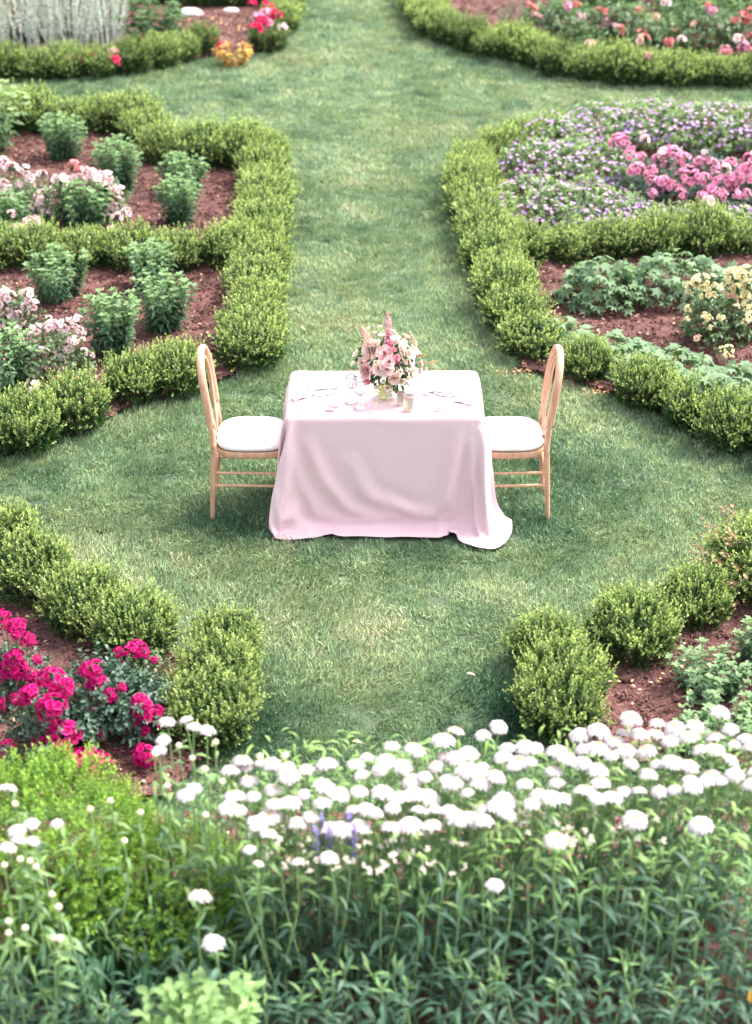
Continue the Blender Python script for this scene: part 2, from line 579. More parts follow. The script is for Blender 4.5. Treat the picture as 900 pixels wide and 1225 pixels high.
def make_grass():
    tufts = [grass_tuft('grass_tuft', 74, .055, .044, .6), grass_tuft('grass_tuft', 74, .055, .038, .9), grass_tuft('grass_tuft', 64, .06, .052, .75), grass_tuft('grass_tuft', 70, .05, .034, .5)]
    X, Y, Sc = [], [], []
    for (ya, yb, dens, sc) in ((5.0, 8.6, 620, 1.0), (8.6, 12.5, 420, 1.1), (12.5, 17, 250, 1.25), (17, 27, 150, 1.5)):
        w = yb * .262 + .9
        x, y = grass_points(int(dens * 2 * w * (yb - ya)), -w, w, ya, yb)
        X.append(x); Y.append(y); Sc.append(np.full(len(x), sc))
    X, Y, Sc = map(np.concatenate, (X, Y, Sc))
    # combed directions drift over the lawn
    ang = 6.28 * 1.6 * vnoise(X, Y, .8) + 2.5 * vnoise(X, Y, 3.1) + rng.normal(0, .7, len(X))
    big = vnoise(X, Y, .75); mid = vnoise(X, Y, 2.6); fine = vnoise(X, Y, 8.0)
    tint = .06 + .30 * big + .34 * mid + .30 * fine + rng.normal(0, .10, len(X))
    # worn, paler ground in the middle of the round lawn and along the path
    for cx, cy, rx, ry, w in ((.12, 6.45, .45, .55, .16), (.35, 10.4, .4, .5, .10), (-.1, 13.4, .5, 1.6, .10), (-.4, 16, .8, 1.2, .08), (-1.0, 7.3, .6, .25, .08), (-.1, 19.5, .4, 2., .06), (-1.3, 15.5, .8, .8, .08)):
        tint += w * np.exp(-(((X - cx) / rx) ** 2 + ((Y - cy) / ry) ** 2))
    # lush dark strips at the hedge feet; soft shadow painted in round table and chairs
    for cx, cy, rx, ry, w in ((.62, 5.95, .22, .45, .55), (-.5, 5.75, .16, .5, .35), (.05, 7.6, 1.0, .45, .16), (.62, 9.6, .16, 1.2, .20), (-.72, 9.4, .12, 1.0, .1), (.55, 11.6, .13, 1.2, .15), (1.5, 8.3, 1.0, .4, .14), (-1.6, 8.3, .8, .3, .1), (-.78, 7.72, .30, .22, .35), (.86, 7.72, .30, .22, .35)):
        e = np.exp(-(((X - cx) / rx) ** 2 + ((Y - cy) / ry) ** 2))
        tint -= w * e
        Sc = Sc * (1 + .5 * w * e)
    foot = (np.abs(X - TXC) < .54) & (np.abs(Y - TYC) < .30)            # pressed flat under the cloth
    near = np.nonzero((np.abs(X - TXC) < 1.0) & (np.abs(Y - TYC) < .75))[0]
    low = CLOTH_LOW
    for a in range(0, len(near), 400):
        i = near[a:a + 400]
        d = ((X[i, None] - low[None, :, 0]) ** 2 + (Y[i, None] - low[None, :, 1]) ** 2).min(1)
        foot[i] |= d < .032 ** 2
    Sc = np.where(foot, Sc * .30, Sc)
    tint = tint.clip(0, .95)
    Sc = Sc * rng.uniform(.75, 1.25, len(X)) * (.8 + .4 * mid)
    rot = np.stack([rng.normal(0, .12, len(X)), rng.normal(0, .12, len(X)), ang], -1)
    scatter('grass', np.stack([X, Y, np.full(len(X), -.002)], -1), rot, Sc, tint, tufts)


def make_mulch():
    src = []
    for k in range(5):
        g = Geo()
        m = 7
        for q in range(m):
            L = rng.uniform(.008, .026); W = rng.uniform(.004, .011); T = rng.uniform(.003, .008)
            R = Matrix.Translation((rng.normal(0, .022), rng.normal(0, .022), rng.uniform(-.003, .008))) @ Matrix.Rotation(rng.random() * 6.28, 4, 'Z') @ Matrix.Rotation(rng.normal(0, .4), 4, 'Y')
            c = np.array([.115, .054, .048]) * rng.uniform(.5, 1.7)
            if rng.random() < .10:
                c = np.array([.48, .32, .22]) * rng.uniform(.6, 1.1)
            box(g, (-L / 2, -W / 2, -T / 2), (L / 2, W / 2, T / 2), c, R)
        src.append(g.mesh('mulch_chips', M_CHIP, False))
    X, Y = [], []
    for n, pl in BEDS.items():
        xs = np.array([p[0] for p in pl]).clip(-6, 6); ys = np.array([p[1] for p in pl]).clip(0, 23)
        A = (xs.max() - xs.min()) * (ys.max() - ys.min())
        k = int(A * (260 if 'front' in n or 'middle' in n else 120))
        x, y = rng.uniform(xs.min(), xs.max(), k), rng.uniform(ys.min(), ys.max(), k)
        ok = inside(pl, x, y) & (np.abs(x) < y * .27 + .8)
        X.append(x[ok]); Y.append(y[ok])
    X, Y = np.concatenate(X), np.concatenate(Y)
    z = .012 + .030 * vnoise(X, Y, 3) + .022 * vnoise(X, Y, 14) ** 2 + .012 * vnoise(X, Y, 36) + .002
    n = len(X)
    scatter('mulch', np.stack([X, Y, z], -1), np.stack([rng.normal(0, .2, n), rng.normal(0, .2, n), rng.random(n) * 6.28], -1), rng.uniform(.7, 1.5, n), rng.random(n), src)


make_mulch()


# ---------------------------------------------------------------- plant meshes
def superdome(N, rx, rz, zc, p=2.6, lump=.12, zmin=.03, seed=0):
    d = unit(rng.normal(0, 1, (N * 2, 3)))
    r = (np.sum(np.abs(d) ** p, 1)) ** (-1 / p)
    ph = seed * 1.7
    r = r * (1 + lump * (np.sin(d[:, 0] * 5 + ph) * np.sin(d[:, 1] * 5.5 + 2 * ph) + .6 * np.sin(d[:, 2] * 7 + ph + d[:, 0] * 4)))
    pos = d * r[:, None] * np.array([rx, rx, rz]) + np.array([0, 0, zc])
    nrm = unit(d / np.array([rx, rx, rz]) * rx)
    k = pos[:, 2] > zmin
    return pos[k][:N], nrm[k][:N]


def boxwood(seed, ns=900, young=1.0, pw=2.4):
    g = Geo()
    B, Nn = superdome(ns, .205, .125, .140, pw, .16, .035, seed)
    depth = rng.uniform(.0, 1, (len(B), 1)) ** 1.3 * .085
    B = B - Nn * (depth + .015)
    D = Nn * .6 + np.array([0, 0, .85]) + rng.normal(0, .22, B.shape)
    ln = rng.uniform(.035, .10, len(B)) * np.where(rng.random(len(B)) < .12, 1.45, 1)
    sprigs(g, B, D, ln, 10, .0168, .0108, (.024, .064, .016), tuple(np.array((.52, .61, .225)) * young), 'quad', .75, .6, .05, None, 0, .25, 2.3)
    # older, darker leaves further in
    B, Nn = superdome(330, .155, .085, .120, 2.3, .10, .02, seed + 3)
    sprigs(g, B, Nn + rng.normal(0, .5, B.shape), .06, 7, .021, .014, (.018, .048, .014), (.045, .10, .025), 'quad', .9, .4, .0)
    # low skirt
    a = rng.random(110) * 6.28
    B = np.stack([.155 * np.cos(a), .155 * np.sin(a), rng.uniform(.02, .09, 110)], -1)
    D = np.stack([np.cos(a), np.sin(a), np.full(110, .5)], -1)
    sprigs(g, B, D, .06, 7, .018, .012, (.025, .06, .018), (.08, .16, .04), 'quad', .8, .5, .0)
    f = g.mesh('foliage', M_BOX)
    g = Geo()
    for k in range(14):
        a = rng.random() * 6.28
        r = rng.uniform(.02, .07)
        p0 = np.array([r * math.cos(a), r * math.sin(a), -.01])
        p2 = np.array([.16 * math.cos(a), .16 * math.sin(a), rng.uniform(.08, .19)])
        p1 = (p0 + p2) / 2 + np.array([0, 0, .02]) + rng.normal(0, .01, 3)
        tube(g, [p0, p1, p2], [.006, .004, .002], 4, (.17, .10, .06))
    return {'foliage': f, 'stem': g.mesh('stem', M_STEM)}


BOX = [boxwood(k) for k in range(5)]
BOXH = [boxwood(20 + k, pw=3.2) for k in range(5)]           # squarer, clipped
BOXD = [boxwood(9 + k, 900, .62) for k in range(2)]           # hedges with less new growth


def put(kind, name, label, cat, loc, rz=None, scale=1.0, group=None):
    r = thing(name, label, cat, loc, rng.random() * 6.28 if rz is None else rz, group, scale)
    for pn, me in kind.items():
        for m in (me if isinstance(me, list) else [me]):
            link(pn, m, r)
    return r


def path_points(pts, step):
    W = np.array([P(*p) for p in pts])
    seg = np.linalg.norm(np.diff(W, axis=0), axis=1)
    cum = np.concatenate([[0], np.cumsum(seg)])
    n = max(2, int(round(cum[-1] / step)) + 1)
    s = np.linspace(0, cum[-1], n)
    return np.stack([np.interp(s, cum, W[:, k]) for k in range(3)], -1)


def hedge(label, pts, kinds=None, step=.34, sc=1.0, group='clipped boxwood hedges round the beds'):
    Q = path_points(pts, step)
    r = thing('boxwood_hedge', label, 'hedge', Q[0], 0, group)
    for i, q in enumerate(Q):
        kinds = kinds or (BOXH + BOX)
        k = kinds[rng.integers(len(kinds))]
        s = sc * rng.uniform(.84, 1.04)
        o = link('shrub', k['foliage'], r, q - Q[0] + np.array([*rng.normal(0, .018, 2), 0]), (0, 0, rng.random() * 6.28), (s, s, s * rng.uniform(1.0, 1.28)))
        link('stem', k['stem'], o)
    return r


hedge('long low boxwood hedge in front of the silver wands, top left of the lawn', [(-150, 92), (0, 93), (100, 92), (150, 89), (200, 79), (244, 65)], BOXH + BOXD, .34, 1.08)
hedge('short boxwood hedge running back up beside the grass path at the top left', [(338, 38), (340, 18), (341, 0), (342, -20)], None, .37, 1.04)
hedge('dark boxwood hedge across the far end of the left rose bed', [(60, 0), (120, 2), (180, 5), (240, 7), (300, 8), (322, 8)], BOXD, .36, 1.15)
hedge('boxwood hedge behind the grey-green perennials, facing the side lawn on the left', [(-120, 156), (0, 158), (60, 158), (120, 158), (160, 160), (180, 172)], BOXH + BOXD, .34, 1.14)
hedge('boxwood hedge stepping down from the corner bush to the path on the left', [(198, 196), (230, 200), (262, 202), (290, 200)], None, .36, 1.12)
hedge('boxwood hedge lining the left side of the central grass path', [(317, 206), (315, 240), (312, 275), (312, 310), (310, 345), (306, 385), (296, 436)], None, .37, 1.04)
hedge('boxwood hedge crossing the left beds between the two rows of pink roses', [(-120, 320), (0, 321), (100, 321), (190, 321), (272, 318)], None, .37, 1.04)
hedge('boxwood hedge curving round the far right rose bed', [(497, -22), (500, 2), (508, 30), (526, 50), (570, 62), (625, 76), (680, 93), (745, 101), (820, 101), (960, 101)], BOXH + BOXD[:1], .34, 1.10)
hedge('boxwood hedge lining the right side of the central grass path', [(562, 208), (563, 238), (573, 275), (588, 310), (596, 345), (610, 385), (634, 425)], None, .37, 1.05)
hedge('short boxwood hedge running back behind the purple flowers on the right', [(596, 196), (625, 186), (655, 176)], None, .36, 1.02)
hedge('boxwood hedge crossing the right bed below the purple flowers', [(625, 315), (700, 311), (790, 306), (880, 303), (990, 302)], None, .37, 1.04)

GB = 'single boxwood bushes edging the round lawn'
for px, py, s, lab in (
        (213, 468, 1.0, 'rounded boxwood bush left of the left chair back, at the end of the path hedge'),
        (163, 477, .92, 'boxwood bush squeezed between two others in the diagonal row on the left'),
        (92, 510, 1.02, 'second boxwood bush from the left edge in the diagonal row above the round lawn'),
        (34, 534, 1.06, 'leftmost boxwood bush above the round lawn'),
        (-45, 545, 1.1, 'boxwood bush cut by the left edge above the round lawn'),
        (700, 452, .82, 'small upright boxwood bush just right of the right chair back'),
        (770, 484, .95, 'boxwood bush right of the gap with fallen yellow leaves'),
        (826, 508, .90, 'middle boxwood bush of the row on the right of the round lawn'),
        (872, 532, 1.0, 'boxwood bush near the right edge above the round lawn'),
        (945, 548, 1.1, 'boxwood bush cut by the right edge above the round lawn'),
        (8, 672, .95, 'boxwood bush at the left edge, furthest back of the lower left row'),
        (42, 712, 1.02, 'broad boxwood bush behind the magenta roses at the left edge'),
        (104, 752, 1.0, 'boxwood bush in the middle of the lower left row'),
        (163, 780, .98, 'bright green boxwood bush above the magenta rose with pale leaves'),
        (272, 792, .80, 'boxwood bush behind two others at the left mouth of the lower path'),
        (263, 838, .96, 'middle boxwood bush at the left mouth of the lower path'),
        (255, 880, .95, 'boxwood bush nearest the white daisies on the left'),
        (652, 800, .86, 'boxwood bush furthest back at the right mouth of the lower path'),
        (672, 843, .98, 'middle boxwood bush at the right mouth of the lower path'),
        (668, 872, .92, 'boxwood bush nearest the white daisies on the right'),
        (755, 782, 1.03, 'round loose boxwood bush standing alone on the mulch at right'),
        (830, 742, .86, 'boxwood bush with bare brown twigs in the lower right row')):
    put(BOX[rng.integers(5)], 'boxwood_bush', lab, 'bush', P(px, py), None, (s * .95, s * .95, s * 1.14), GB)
put(BOXD[0], 'boxwood_bush', 'small round boxwood bush under pink roses at the top left path corner', 'bush', P(322, 60), None, 1.0, GB)

# the half-dead bush at the right edge
k = dict(BOX[2])
g = Geo()
B, Nn = superdome(90, .21, .14, .15, 2.5, .1, .05, 4)
B = B[B[:, 0] < -.02]
Nn = unit(B - np.array([0, 0, .12]))
sprigs(g, B, Nn + np.array([0, 0, .4]), .07, 9, .017, .010, (.30, .17, .09), (.55, .38, .26), 'quad', .8, .5, .05)
k['dead_leaves'] = g.mesh('dead_leaves', M_CHIP)
_r = put(k, 'boxwood_bush', 'boxwood bush with a patch of dead tan leaves at the right edge', 'bush', P(906, 708), 0.2, 1.28, GB)
for _c in _r.children:
    if _c.name.startswith('dead'):
        _c['kind'] = 'stuff'


# ---------------------------------------------------------------- leafy perennials
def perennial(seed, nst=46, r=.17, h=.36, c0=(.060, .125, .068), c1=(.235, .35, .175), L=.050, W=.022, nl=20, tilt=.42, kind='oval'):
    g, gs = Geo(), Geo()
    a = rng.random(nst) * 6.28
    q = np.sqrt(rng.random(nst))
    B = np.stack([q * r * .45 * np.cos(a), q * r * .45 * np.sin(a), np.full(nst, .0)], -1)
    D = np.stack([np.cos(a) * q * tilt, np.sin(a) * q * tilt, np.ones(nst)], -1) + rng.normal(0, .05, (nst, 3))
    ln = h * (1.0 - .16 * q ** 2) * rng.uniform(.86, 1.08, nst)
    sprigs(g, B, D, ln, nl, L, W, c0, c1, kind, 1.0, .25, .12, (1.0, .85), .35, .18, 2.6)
    T = B + unit(D) * ln[:, None]                                   # rosette at each tip
    for k in range(6):
        an = rng.random(nst) * 6.28 + k * 1.05
        d = np.stack([np.cos(an) * .9, np.sin(an) * .9, np.full(nst, .75)], -1)
        leaves(g, T, d, np.tile([0, 0, 1.], (nst, 1)) - .3 * d, L * rng.uniform(.5, .8, nst), W * .8, np.array(c1) * rng.uniform(.75, 1.15, (nst, 1)), kind, .1)
    for b, t in list(zip(B, T))[::2]:
        tube(gs, [b, (b + t) / 2, t], [.004, .003, .002], 4, (.10, .17, .07))
    return {'foliage': g.mesh('foliage', M_LEAF), 'stem': gs.mesh('stem', M_STEM)}


PER = [perennial(0), perennial(1, 38, .19, .33, tilt=.55), perennial(2, 54, .15, .40, tilt=.34), perennial(3, 42, .18, .36, tilt=.5, L=.056)]
GP = 'grey-green perennials planted between the roses'
for px, py, s, lab in (
        (78, 192, .88, 'grey-green perennial mound against the hedge at the far left, above the light pink roses'),
        (143, 232, .92, 'tall grey-green perennial right of the upper light pink roses, nearest the boxwood corner'),
        (216, 236, .80, 'grey-green perennial behind its twin beside the bare corner of the upper left bed'),
        (214, 272, .80, 'grey-green perennial in front of its twin, nearest the crossing hedge at its right end'),
        (100, 280, .92, 'grey-green perennial below the light pink roses, against the crossing hedge'),
        (8, 284, .78, 'grey-green perennial cut by the left edge above the crossing hedge'),
        (72, 362, .98, 'upright grey-green perennial standing alone left of the mulch in the lower left bed'),
        (184, 352, .90, 'grey-green perennial behind the tallest one, touching the crossing hedge'),
        (194, 398, 1.0, 'tallest grey-green perennial, in the middle of the mulch of the lower left bed'),
        (135, 430, 1.0, 'grey-green perennial between the lower light pink roses and the diagonal hedge'),
        (12, 478, 1.10, 'grey-green perennial at the left edge below the lower light pink roses'),
        (845, 838, 1.02, 'leafy grey-green perennial on the mulch at lower right'),
        (908, 800, .9, 'leafy grey-green perennial cut by the right edge'),
        (845, 905, .92, 'yellowish-green perennial rising behind the white daisies at lower right'),
        (905, 880, .8, 'leafy perennial cut by the right edge just behind the white daisies')):
    sz = s * (1.30 if py < 300 else 1.16)
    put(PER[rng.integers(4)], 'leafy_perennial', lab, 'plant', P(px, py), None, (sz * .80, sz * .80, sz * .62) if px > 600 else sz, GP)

# big-leaved shrub at the left edge, dark peony, salvia
k = perennial(5, 60, .30, .62, (.07, .13, .06), (.27, .37, .17), .075, .042, 14, .55)
put(k, 'broad_leaved_shrub', 'tall pale green broad-leaved shrub cut by the left edge beside the side lawn', 'shrub', P(-18, 186), .4, 1.15)
k = perennial(6, 34, .28, .50, (.035, .075, .04), (.13, .21, .11), .11, .036, 12, .75)
put(k, 'peony', 'dark long-leaved peony right of the silver wands at the top', 'plant', P(176, 62), 1.4, 1.15)
k = perennial(7, 55, .24, .42, (.06, .11, .07), (.17, .25, .16), .03, .012, 20, .5)
put(k, 'leafy_perennial', 'fine grey-leaved clump right of the peony behind the far left hedge', 'plant', P(208, 62), 0, .7)
put(k, 'leafy_perennial', 'rounded grey-green clump beside the mulch gap at far right', 'plant', P(620, 48), 0, 1.05)
k = perennial(8, 40, .12, .20, (.35, .20, .06), (.72, .45, .16), .05, .026, 6, .9)
put(k, 'yellow_foliage_plant', 'small yellow and orange leaved plant in the hedge gap by the path, top left', 'plant', P(281, 80), 0, 1.25)


k = perennial(11, 60, .30, .42, (.05, .11, .05), (.22, .34, .16), .05, .024, 18, .6)
for px, py, s, lab in ((672, 40, .9, 'green leafy filler between the coral rose bushes and the curved hedge, left'), (700, 66, .7, 'low green leafy filler just behind the curved hedge below the coral roses'),
                       (752, 50, .9, 'green leafy filler in the middle of the far right bed'), (795, 62, .85, 'green leafy filler behind the curved hedge right of the open rose'),
                       (812, 36, 1.0, 'green leafy filler further back in the far right bed'), (866, 44, 1.0, 'green leafy filler near the right edge of the far right bed'),
                       (740, 14, 1.0, 'green leafy filler at the top of the far right bed'), (878, 12, 1.2, 'dark leafy clump at the top right corner'), (586, -8, .9, 'dark leafy clump at the very top behind the mulch gap')):
    put(k, 'leafy_filler_plant', lab, 'plant', P(px, py), None, s * 1.1, 'green filler plants in the far right bed')


# silver wands
def wands(seed, n=30):
    g, gs = Geo(), Geo()
    for i in range(n):
        a, q = rng.random() * 6.28, math.sqrt(rng.random())
        b = np.array([q * .16 * math.cos(a), q * .12 * math.sin(a), 0])
        t = np.array([q * .50 * math.cos(a) + rng.normal(0, .05), q * .36 * math.sin(a), 1.05 * rng.uniform(.8, 1.12)])
        m = (b + t) / 2 + np.array([*(rng.normal(0, .03, 2)), .04])
        c = spline([b, m, t], 6)
        tube(gs, c, np.linspace(.006, .003, len(c)), 4, (.52, .54, .50))
        pp = c[3:]
        idx = rng.random((120, 1)) * (len(pp) - 1.01)
        i0 = idx.astype(int)[:, 0]
        f = idx - i0[:, None]
        Bp = pp[i0] * (1 - f) + pp[i0 + 1] * f
        an = rng.random(120) * 6.28
        D = np.stack([np.cos(an), np.sin(an), np.full(120, .9)], -1)
        shade = rng.uniform(.8, 1.1, (120, 1)) * rng.choice([.55, .85, 1.0, 1.1])
        leaves(g, Bp, D, rng.normal(0, 1, (120, 3)), .030 * (1.1 - .4 * idx[:, 0] / len(pp)), .012, np.array([[.74, .77, .72]]) * shade, 'quad')
    return {'foliage': g.mesh('foliage', M_SILVER), 'stem': gs.mesh('stem', M_STEM)}


WAN = [wands(0), wands(1)]
for i, (px, py, s, lab) in enumerate((
        (-25, 74, 1.0, 'silver plant with tall pale wands cut by the left edge at the top'),
        (18, 76, 1.05, 'silver plant with tall wands, second from the top left corner'),
        (52, 78, 1.1, 'silver plant with tall wands in the middle of the silver row'),
        (86, 76, 1.05, 'silver plant with tall wands left of the dark peony gap'),
        (130, 70, 1.0, 'silver plant with wands leaning out over the mulch beside the peony'))):
    put(WAN[i % 2], 'silver_wand_plant', lab, 'plant', P(px, py), rng.random() * 6, s * 1.08, 'silver wand plants at the top left')


k = perennial(12, 60, .36, .50, (.04, .07, .04), (.12, .17, .10), .05, .02, 16, .5)
for px, lab in ((-20, 'dark green shrub behind the silver wands at the left edge'), (30, 'dark green shrub behind the second silver plant'), (75, 'dark green shrub behind the middle silver plants'), (118, 'dark green shrub behind the rightmost silver plant')):
    put(k, 'dark_leafy_shrub', lab, 'shrub', P(px, 52), None, 1.1, 'dark shrubs behind the silver wands')

# ---------------------------------------------------------------- blossoms
def petal(g, o, phi0, phi1, l, w, c_in, c_out, r0, z0, cup=.25, c=None):
    """One cupped petal leaving the axis towards the unit vector o."""
    T = np.array([0, .4, .75, 1.0])
    prof = np.array([.35, .9, 1.0, .55])
    ph = phi0 + (phi1 - phi0) * T
    rr = r0 + np.concatenate([[0], np.cumsum(np.diff(T) * l * np.sin((ph[1:] + ph[:-1]) / 2))])
    zz = z0 + np.concatenate([[0], np.cumsum(np.diff(T) * l * np.cos((ph[1:] + ph[:-1]) / 2))])
    sd = np.array([-o[1], o[0]])
    V, C = [], []
    for i, t in enumerate(T):
        for s in (-1, 0, 1):
            k = rr[i] - abs(s) * cup * w * prof[i] * .8
            xy = np.array(o) * k + sd * s * w * prof[i] * .5
            V.append((*xy, zz[i] + abs(s) * .12 * l * math.cos(ph[i])))
            C.append(np.array(c_in) * (1 - t) + np.array(c_out) * t)
    F = [(i * 3 + j, i * 3 + j + 1, i * 3 + j + 4, i * 3 + j + 3) for i in range(3) for j in range(2)]
    return np.array(V), np.array(F), np.array(C)


def rosette(R, c_in, c_out, layers=((5, .5, 1.45, 1.0), (5, .2, 1.0, .8), (4, .05, .55, .6), (3, -.1, .2, .42)), wid=1.0):
    """A double blossom of radius R centred at the origin facing +z: (V, F, C)."""
    g = Geo()
    for n, p0, p1, s in layers:
        a0 = rng.random() * 6.28
        for k in range(n):
            a = a0 + k * 6.283 / n + rng.normal(0, .08)
            j = rng.uniform(.85, 1.12)
            f = rng.uniform(.86, 1.08)
            V, F, C = petal(g, (math.cos(a), math.sin(a)), p0, p1 + rng.normal(0, .12), R * s * j, R * s * wid * 1.05, np.array(c_in) * f, np.array(c_out) * f, R * .06, -R * .35)
            g.add(V, F, C)
    return np.concatenate(g.V), np.concatenate(g.F), np.concatenate(g.C)


def orient(V, d, p):
    q = Vector((0, 0, 1)).rotation_difference(Vector(d)).to_matrix()
    rz = Matrix.Rotation(rng.random() * 6.28, 3, 'Z')
    M = np.array(q @ rz)
    return V @ M.T + np.array(p)


def cluster(k, R, r1, c_in, c_out, spread_c=.12, flat=.75, simple=False):
    """A head of k blossoms filling a dome of radius R."""
    g = Geo()
    lay = ((5, .9, 1.5, 1.0), (4, .3, .9, .65), (2, .1, .5, .4)) if simple else ((5, .6, 1.45, 1.0), (5, .2, .9, .75), (3, 0, .35, .5))
    for i in range(k):
        z = 1 - (i + .5) / k * 1.15
        a = i * 2.399 + rng.normal(0, .2)
        s = math.sqrt(max(0, 1 - z * z))
        d = np.array([s * math.cos(a), s * math.sin(a), z])
        f = rng.uniform(1 - spread_c, 1 + spread_c)
        V, F, C = rosette(r1 * rng.uniform(.8, 1.15), np.array(c_in) * f, np.array(c_out) * f, lay)
        g.add(orient(V, unit(d + np.array([0, 0, .25])), d * np.array([R, R, R * flat]) * rng.uniform(.8, 1.0)), F, C)
    # sepals and short stalks below
    n = 10
    D = rng.normal(0, 1, (n, 3)); D[:, 2] = -.4
    leaves(g, np.zeros((n, 3)), D, np.tile([0, 0, 1.], (n, 1)), R * .9, R * .35, (.05, .11, .045), 'oval')
    return g.mesh('flower_cluster', M_PETAL)


CL = {
    'magenta': [cluster(13, .052, .021, (.50, .006, .10), (.62, .012, .20), .22, .8, True) for _ in range(4)],
    'light': [cluster(4, .036, .030, (.91, .56, .59), (.95, .80, .79), .06) for _ in range(4)],
    'hot': [cluster(6, .045, .028, (.86, .20, .44), (.93, .46, .62), .18) for _ in range(4)],
    'yellow': [cluster(5, .040, .026, (.92, .78, .34), (.94, .88, .58), .10) for _ in range(3)],
    'coral': [cluster(4, .040, .030, (.75, .16, .17), (.82, .32, .32), .2) for _ in range(3)],
    'red': [cluster(5, .045, .030, (.66, .02, .08), (.74, .05, .16), .18) for _ in range(3)],
    'peach': [cluster(3, .034, .030, (.82, .45, .32), (.86, .62, .50), .1) for _ in range(2)],
}
CLR = {'magenta': .058, 'light': .056, 'hot': .062, 'yellow': .056, 'coral': .058, 'red': .063, 'peach': .05}


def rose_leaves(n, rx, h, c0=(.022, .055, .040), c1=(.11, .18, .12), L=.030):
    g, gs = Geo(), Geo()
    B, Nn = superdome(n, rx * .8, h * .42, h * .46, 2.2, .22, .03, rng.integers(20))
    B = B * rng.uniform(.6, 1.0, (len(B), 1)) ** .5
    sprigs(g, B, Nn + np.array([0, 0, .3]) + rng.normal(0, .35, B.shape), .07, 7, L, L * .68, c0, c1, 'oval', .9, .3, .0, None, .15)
    for b in B[::9]:
        tube(gs, [(b[0] * .15, b[1] * .15, 0), (b[0] * .5, b[1] * .5, b[2] * .6), b], [.006, .004, .002], 4, (.13, .12, .05))
    return {'foliage': g.mesh('foliage', M_ROSELEAF), 'stem': gs.mesh('stem', M_STEM)}


RL = {'dark': [rose_leaves(230, .26, .34) for _ in range(3)],
      'olive': [rose_leaves(230, .26, .36, (.05, .09, .04), (.22, .31, .15), .028) for _ in range(2)],
      'green': [rose_leaves(320, .36, .44, (.035, .075, .03), (.20, .30, .13), .034) for _ in range(2)]}


def rose_bush(label, px, py, kind, leafk, clusters, z=.30, scale=1.0, group=None, extra=()):
    p0 = P(px, py)
    lf = RL[leafk][rng.integers(len(RL[leafk]))]
    r = thing('rose_bush', label, 'rose bush', p0, 0, group)
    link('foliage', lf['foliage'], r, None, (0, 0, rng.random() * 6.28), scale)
    link('stem', lf['stem'], r, None, (0, 0, rng.random() * 6.28), scale)
    gs = Geo()
    if kind in ('light', 'magenta', 'yellow'):          # smaller heads beside the main ones
        clusters = list(clusters) + [(c[0] + rng.normal(0, 7), c[1] + abs(rng.normal(0, 6)), c[2] * .62, *c[3:]) for c in clusters if rng.random() < .75]
    for c in clusters:
        cx, cy, cr = c[:3]
        kd = c[3] if len(c) > 3 else kind
        # a cluster stands at the height that sets it over its own bush, within the bush's depth
        best = None
        for zz in np.linspace(z - .20, z + .12, 9):
            q = P(cx, cy, zz)
            e = abs(q[1] - p0[1] + .08) - .12 * zz
            if best is None or e < best[0]:
                best = (e, q)
        q = best[1] + np.array([0, 0, rng.normal(0, .01)])
        R = cr / scale_at(q) * {'magenta': 1.38}.get(kd, 1.42)
        me = CL[kd][rng.integers(len(CL[kd]))]
        link('flower_cluster', me, r, q - p0, (rng.normal(.40, .22), rng.normal(0, .25), rng.random() * 6.28), R / CLR[kd]).rotation_mode = 'ZYX'
        e = q - p0
        tube(gs, [(e[0] * .3, e[1] * .3, .05), (e[0] * .8, e[1] * .8, e[2] * .6), e], [.004, .003, .002], 4, (.10, .13, .05))
    link('flower_stalk', gs.mesh('flower_stalk', M_STEM), r)
    return r


G1 = 'magenta rose bushes in the front left bed'
rose_bush('magenta rose bush cut by the left edge', 10, 842, 'magenta', 'dark', [(2, 742, 9), (21, 752, 10), (33, 764, 8), (18, 780, 9), (17, 800, 14), (38, 809, 8), (0, 805, 9), (1, 842, 5), (18, 838, 6)], .34, .8, G1)
rose_bush('low magenta rose bush with the biggest, brightest heads nearest the daisies', 66, 905, 'magenta', 'dark', [(62, 812, 14), (80, 819, 9), (35, 832, 11), (62, 842, 15), (44, 890, 9), (8, 893, 9), (28, 838, 6), (75, 885, 18), (66, 898, 13), (99, 914, 18), (122, 908, 8), (85, 915, 10), (60, 868, 7)], .30, .86, G1)
rose_bush('spreading magenta rose bush with dark foliage in the middle of the front left bed', 120, 872, 'magenta', 'dark', [(110, 800, 11), (115, 817, 10), (133, 832, 9), (108, 858, 10), (120, 880, 7), (99, 850, 5), (146, 822, 5)], .30, 1.0, G1)
rose_bush('magenta rose bush beside the bright boxwood and the white daisies', 172, 880, 'magenta', 'dark', [(167, 838, 9), (176, 858, 17), (168, 850, 12), (188, 855, 9), (172, 900, 12), (180, 908, 7)], .30, .8, G1)
rose_bush('rose bush with olive leaves and a single magenta head under the boxwood', 168, 830, 'magenta', 'olive', [(165, 778, 10), (157, 775, 8), (142, 779, 6), (172, 783, 7)], .34, .62, G1)

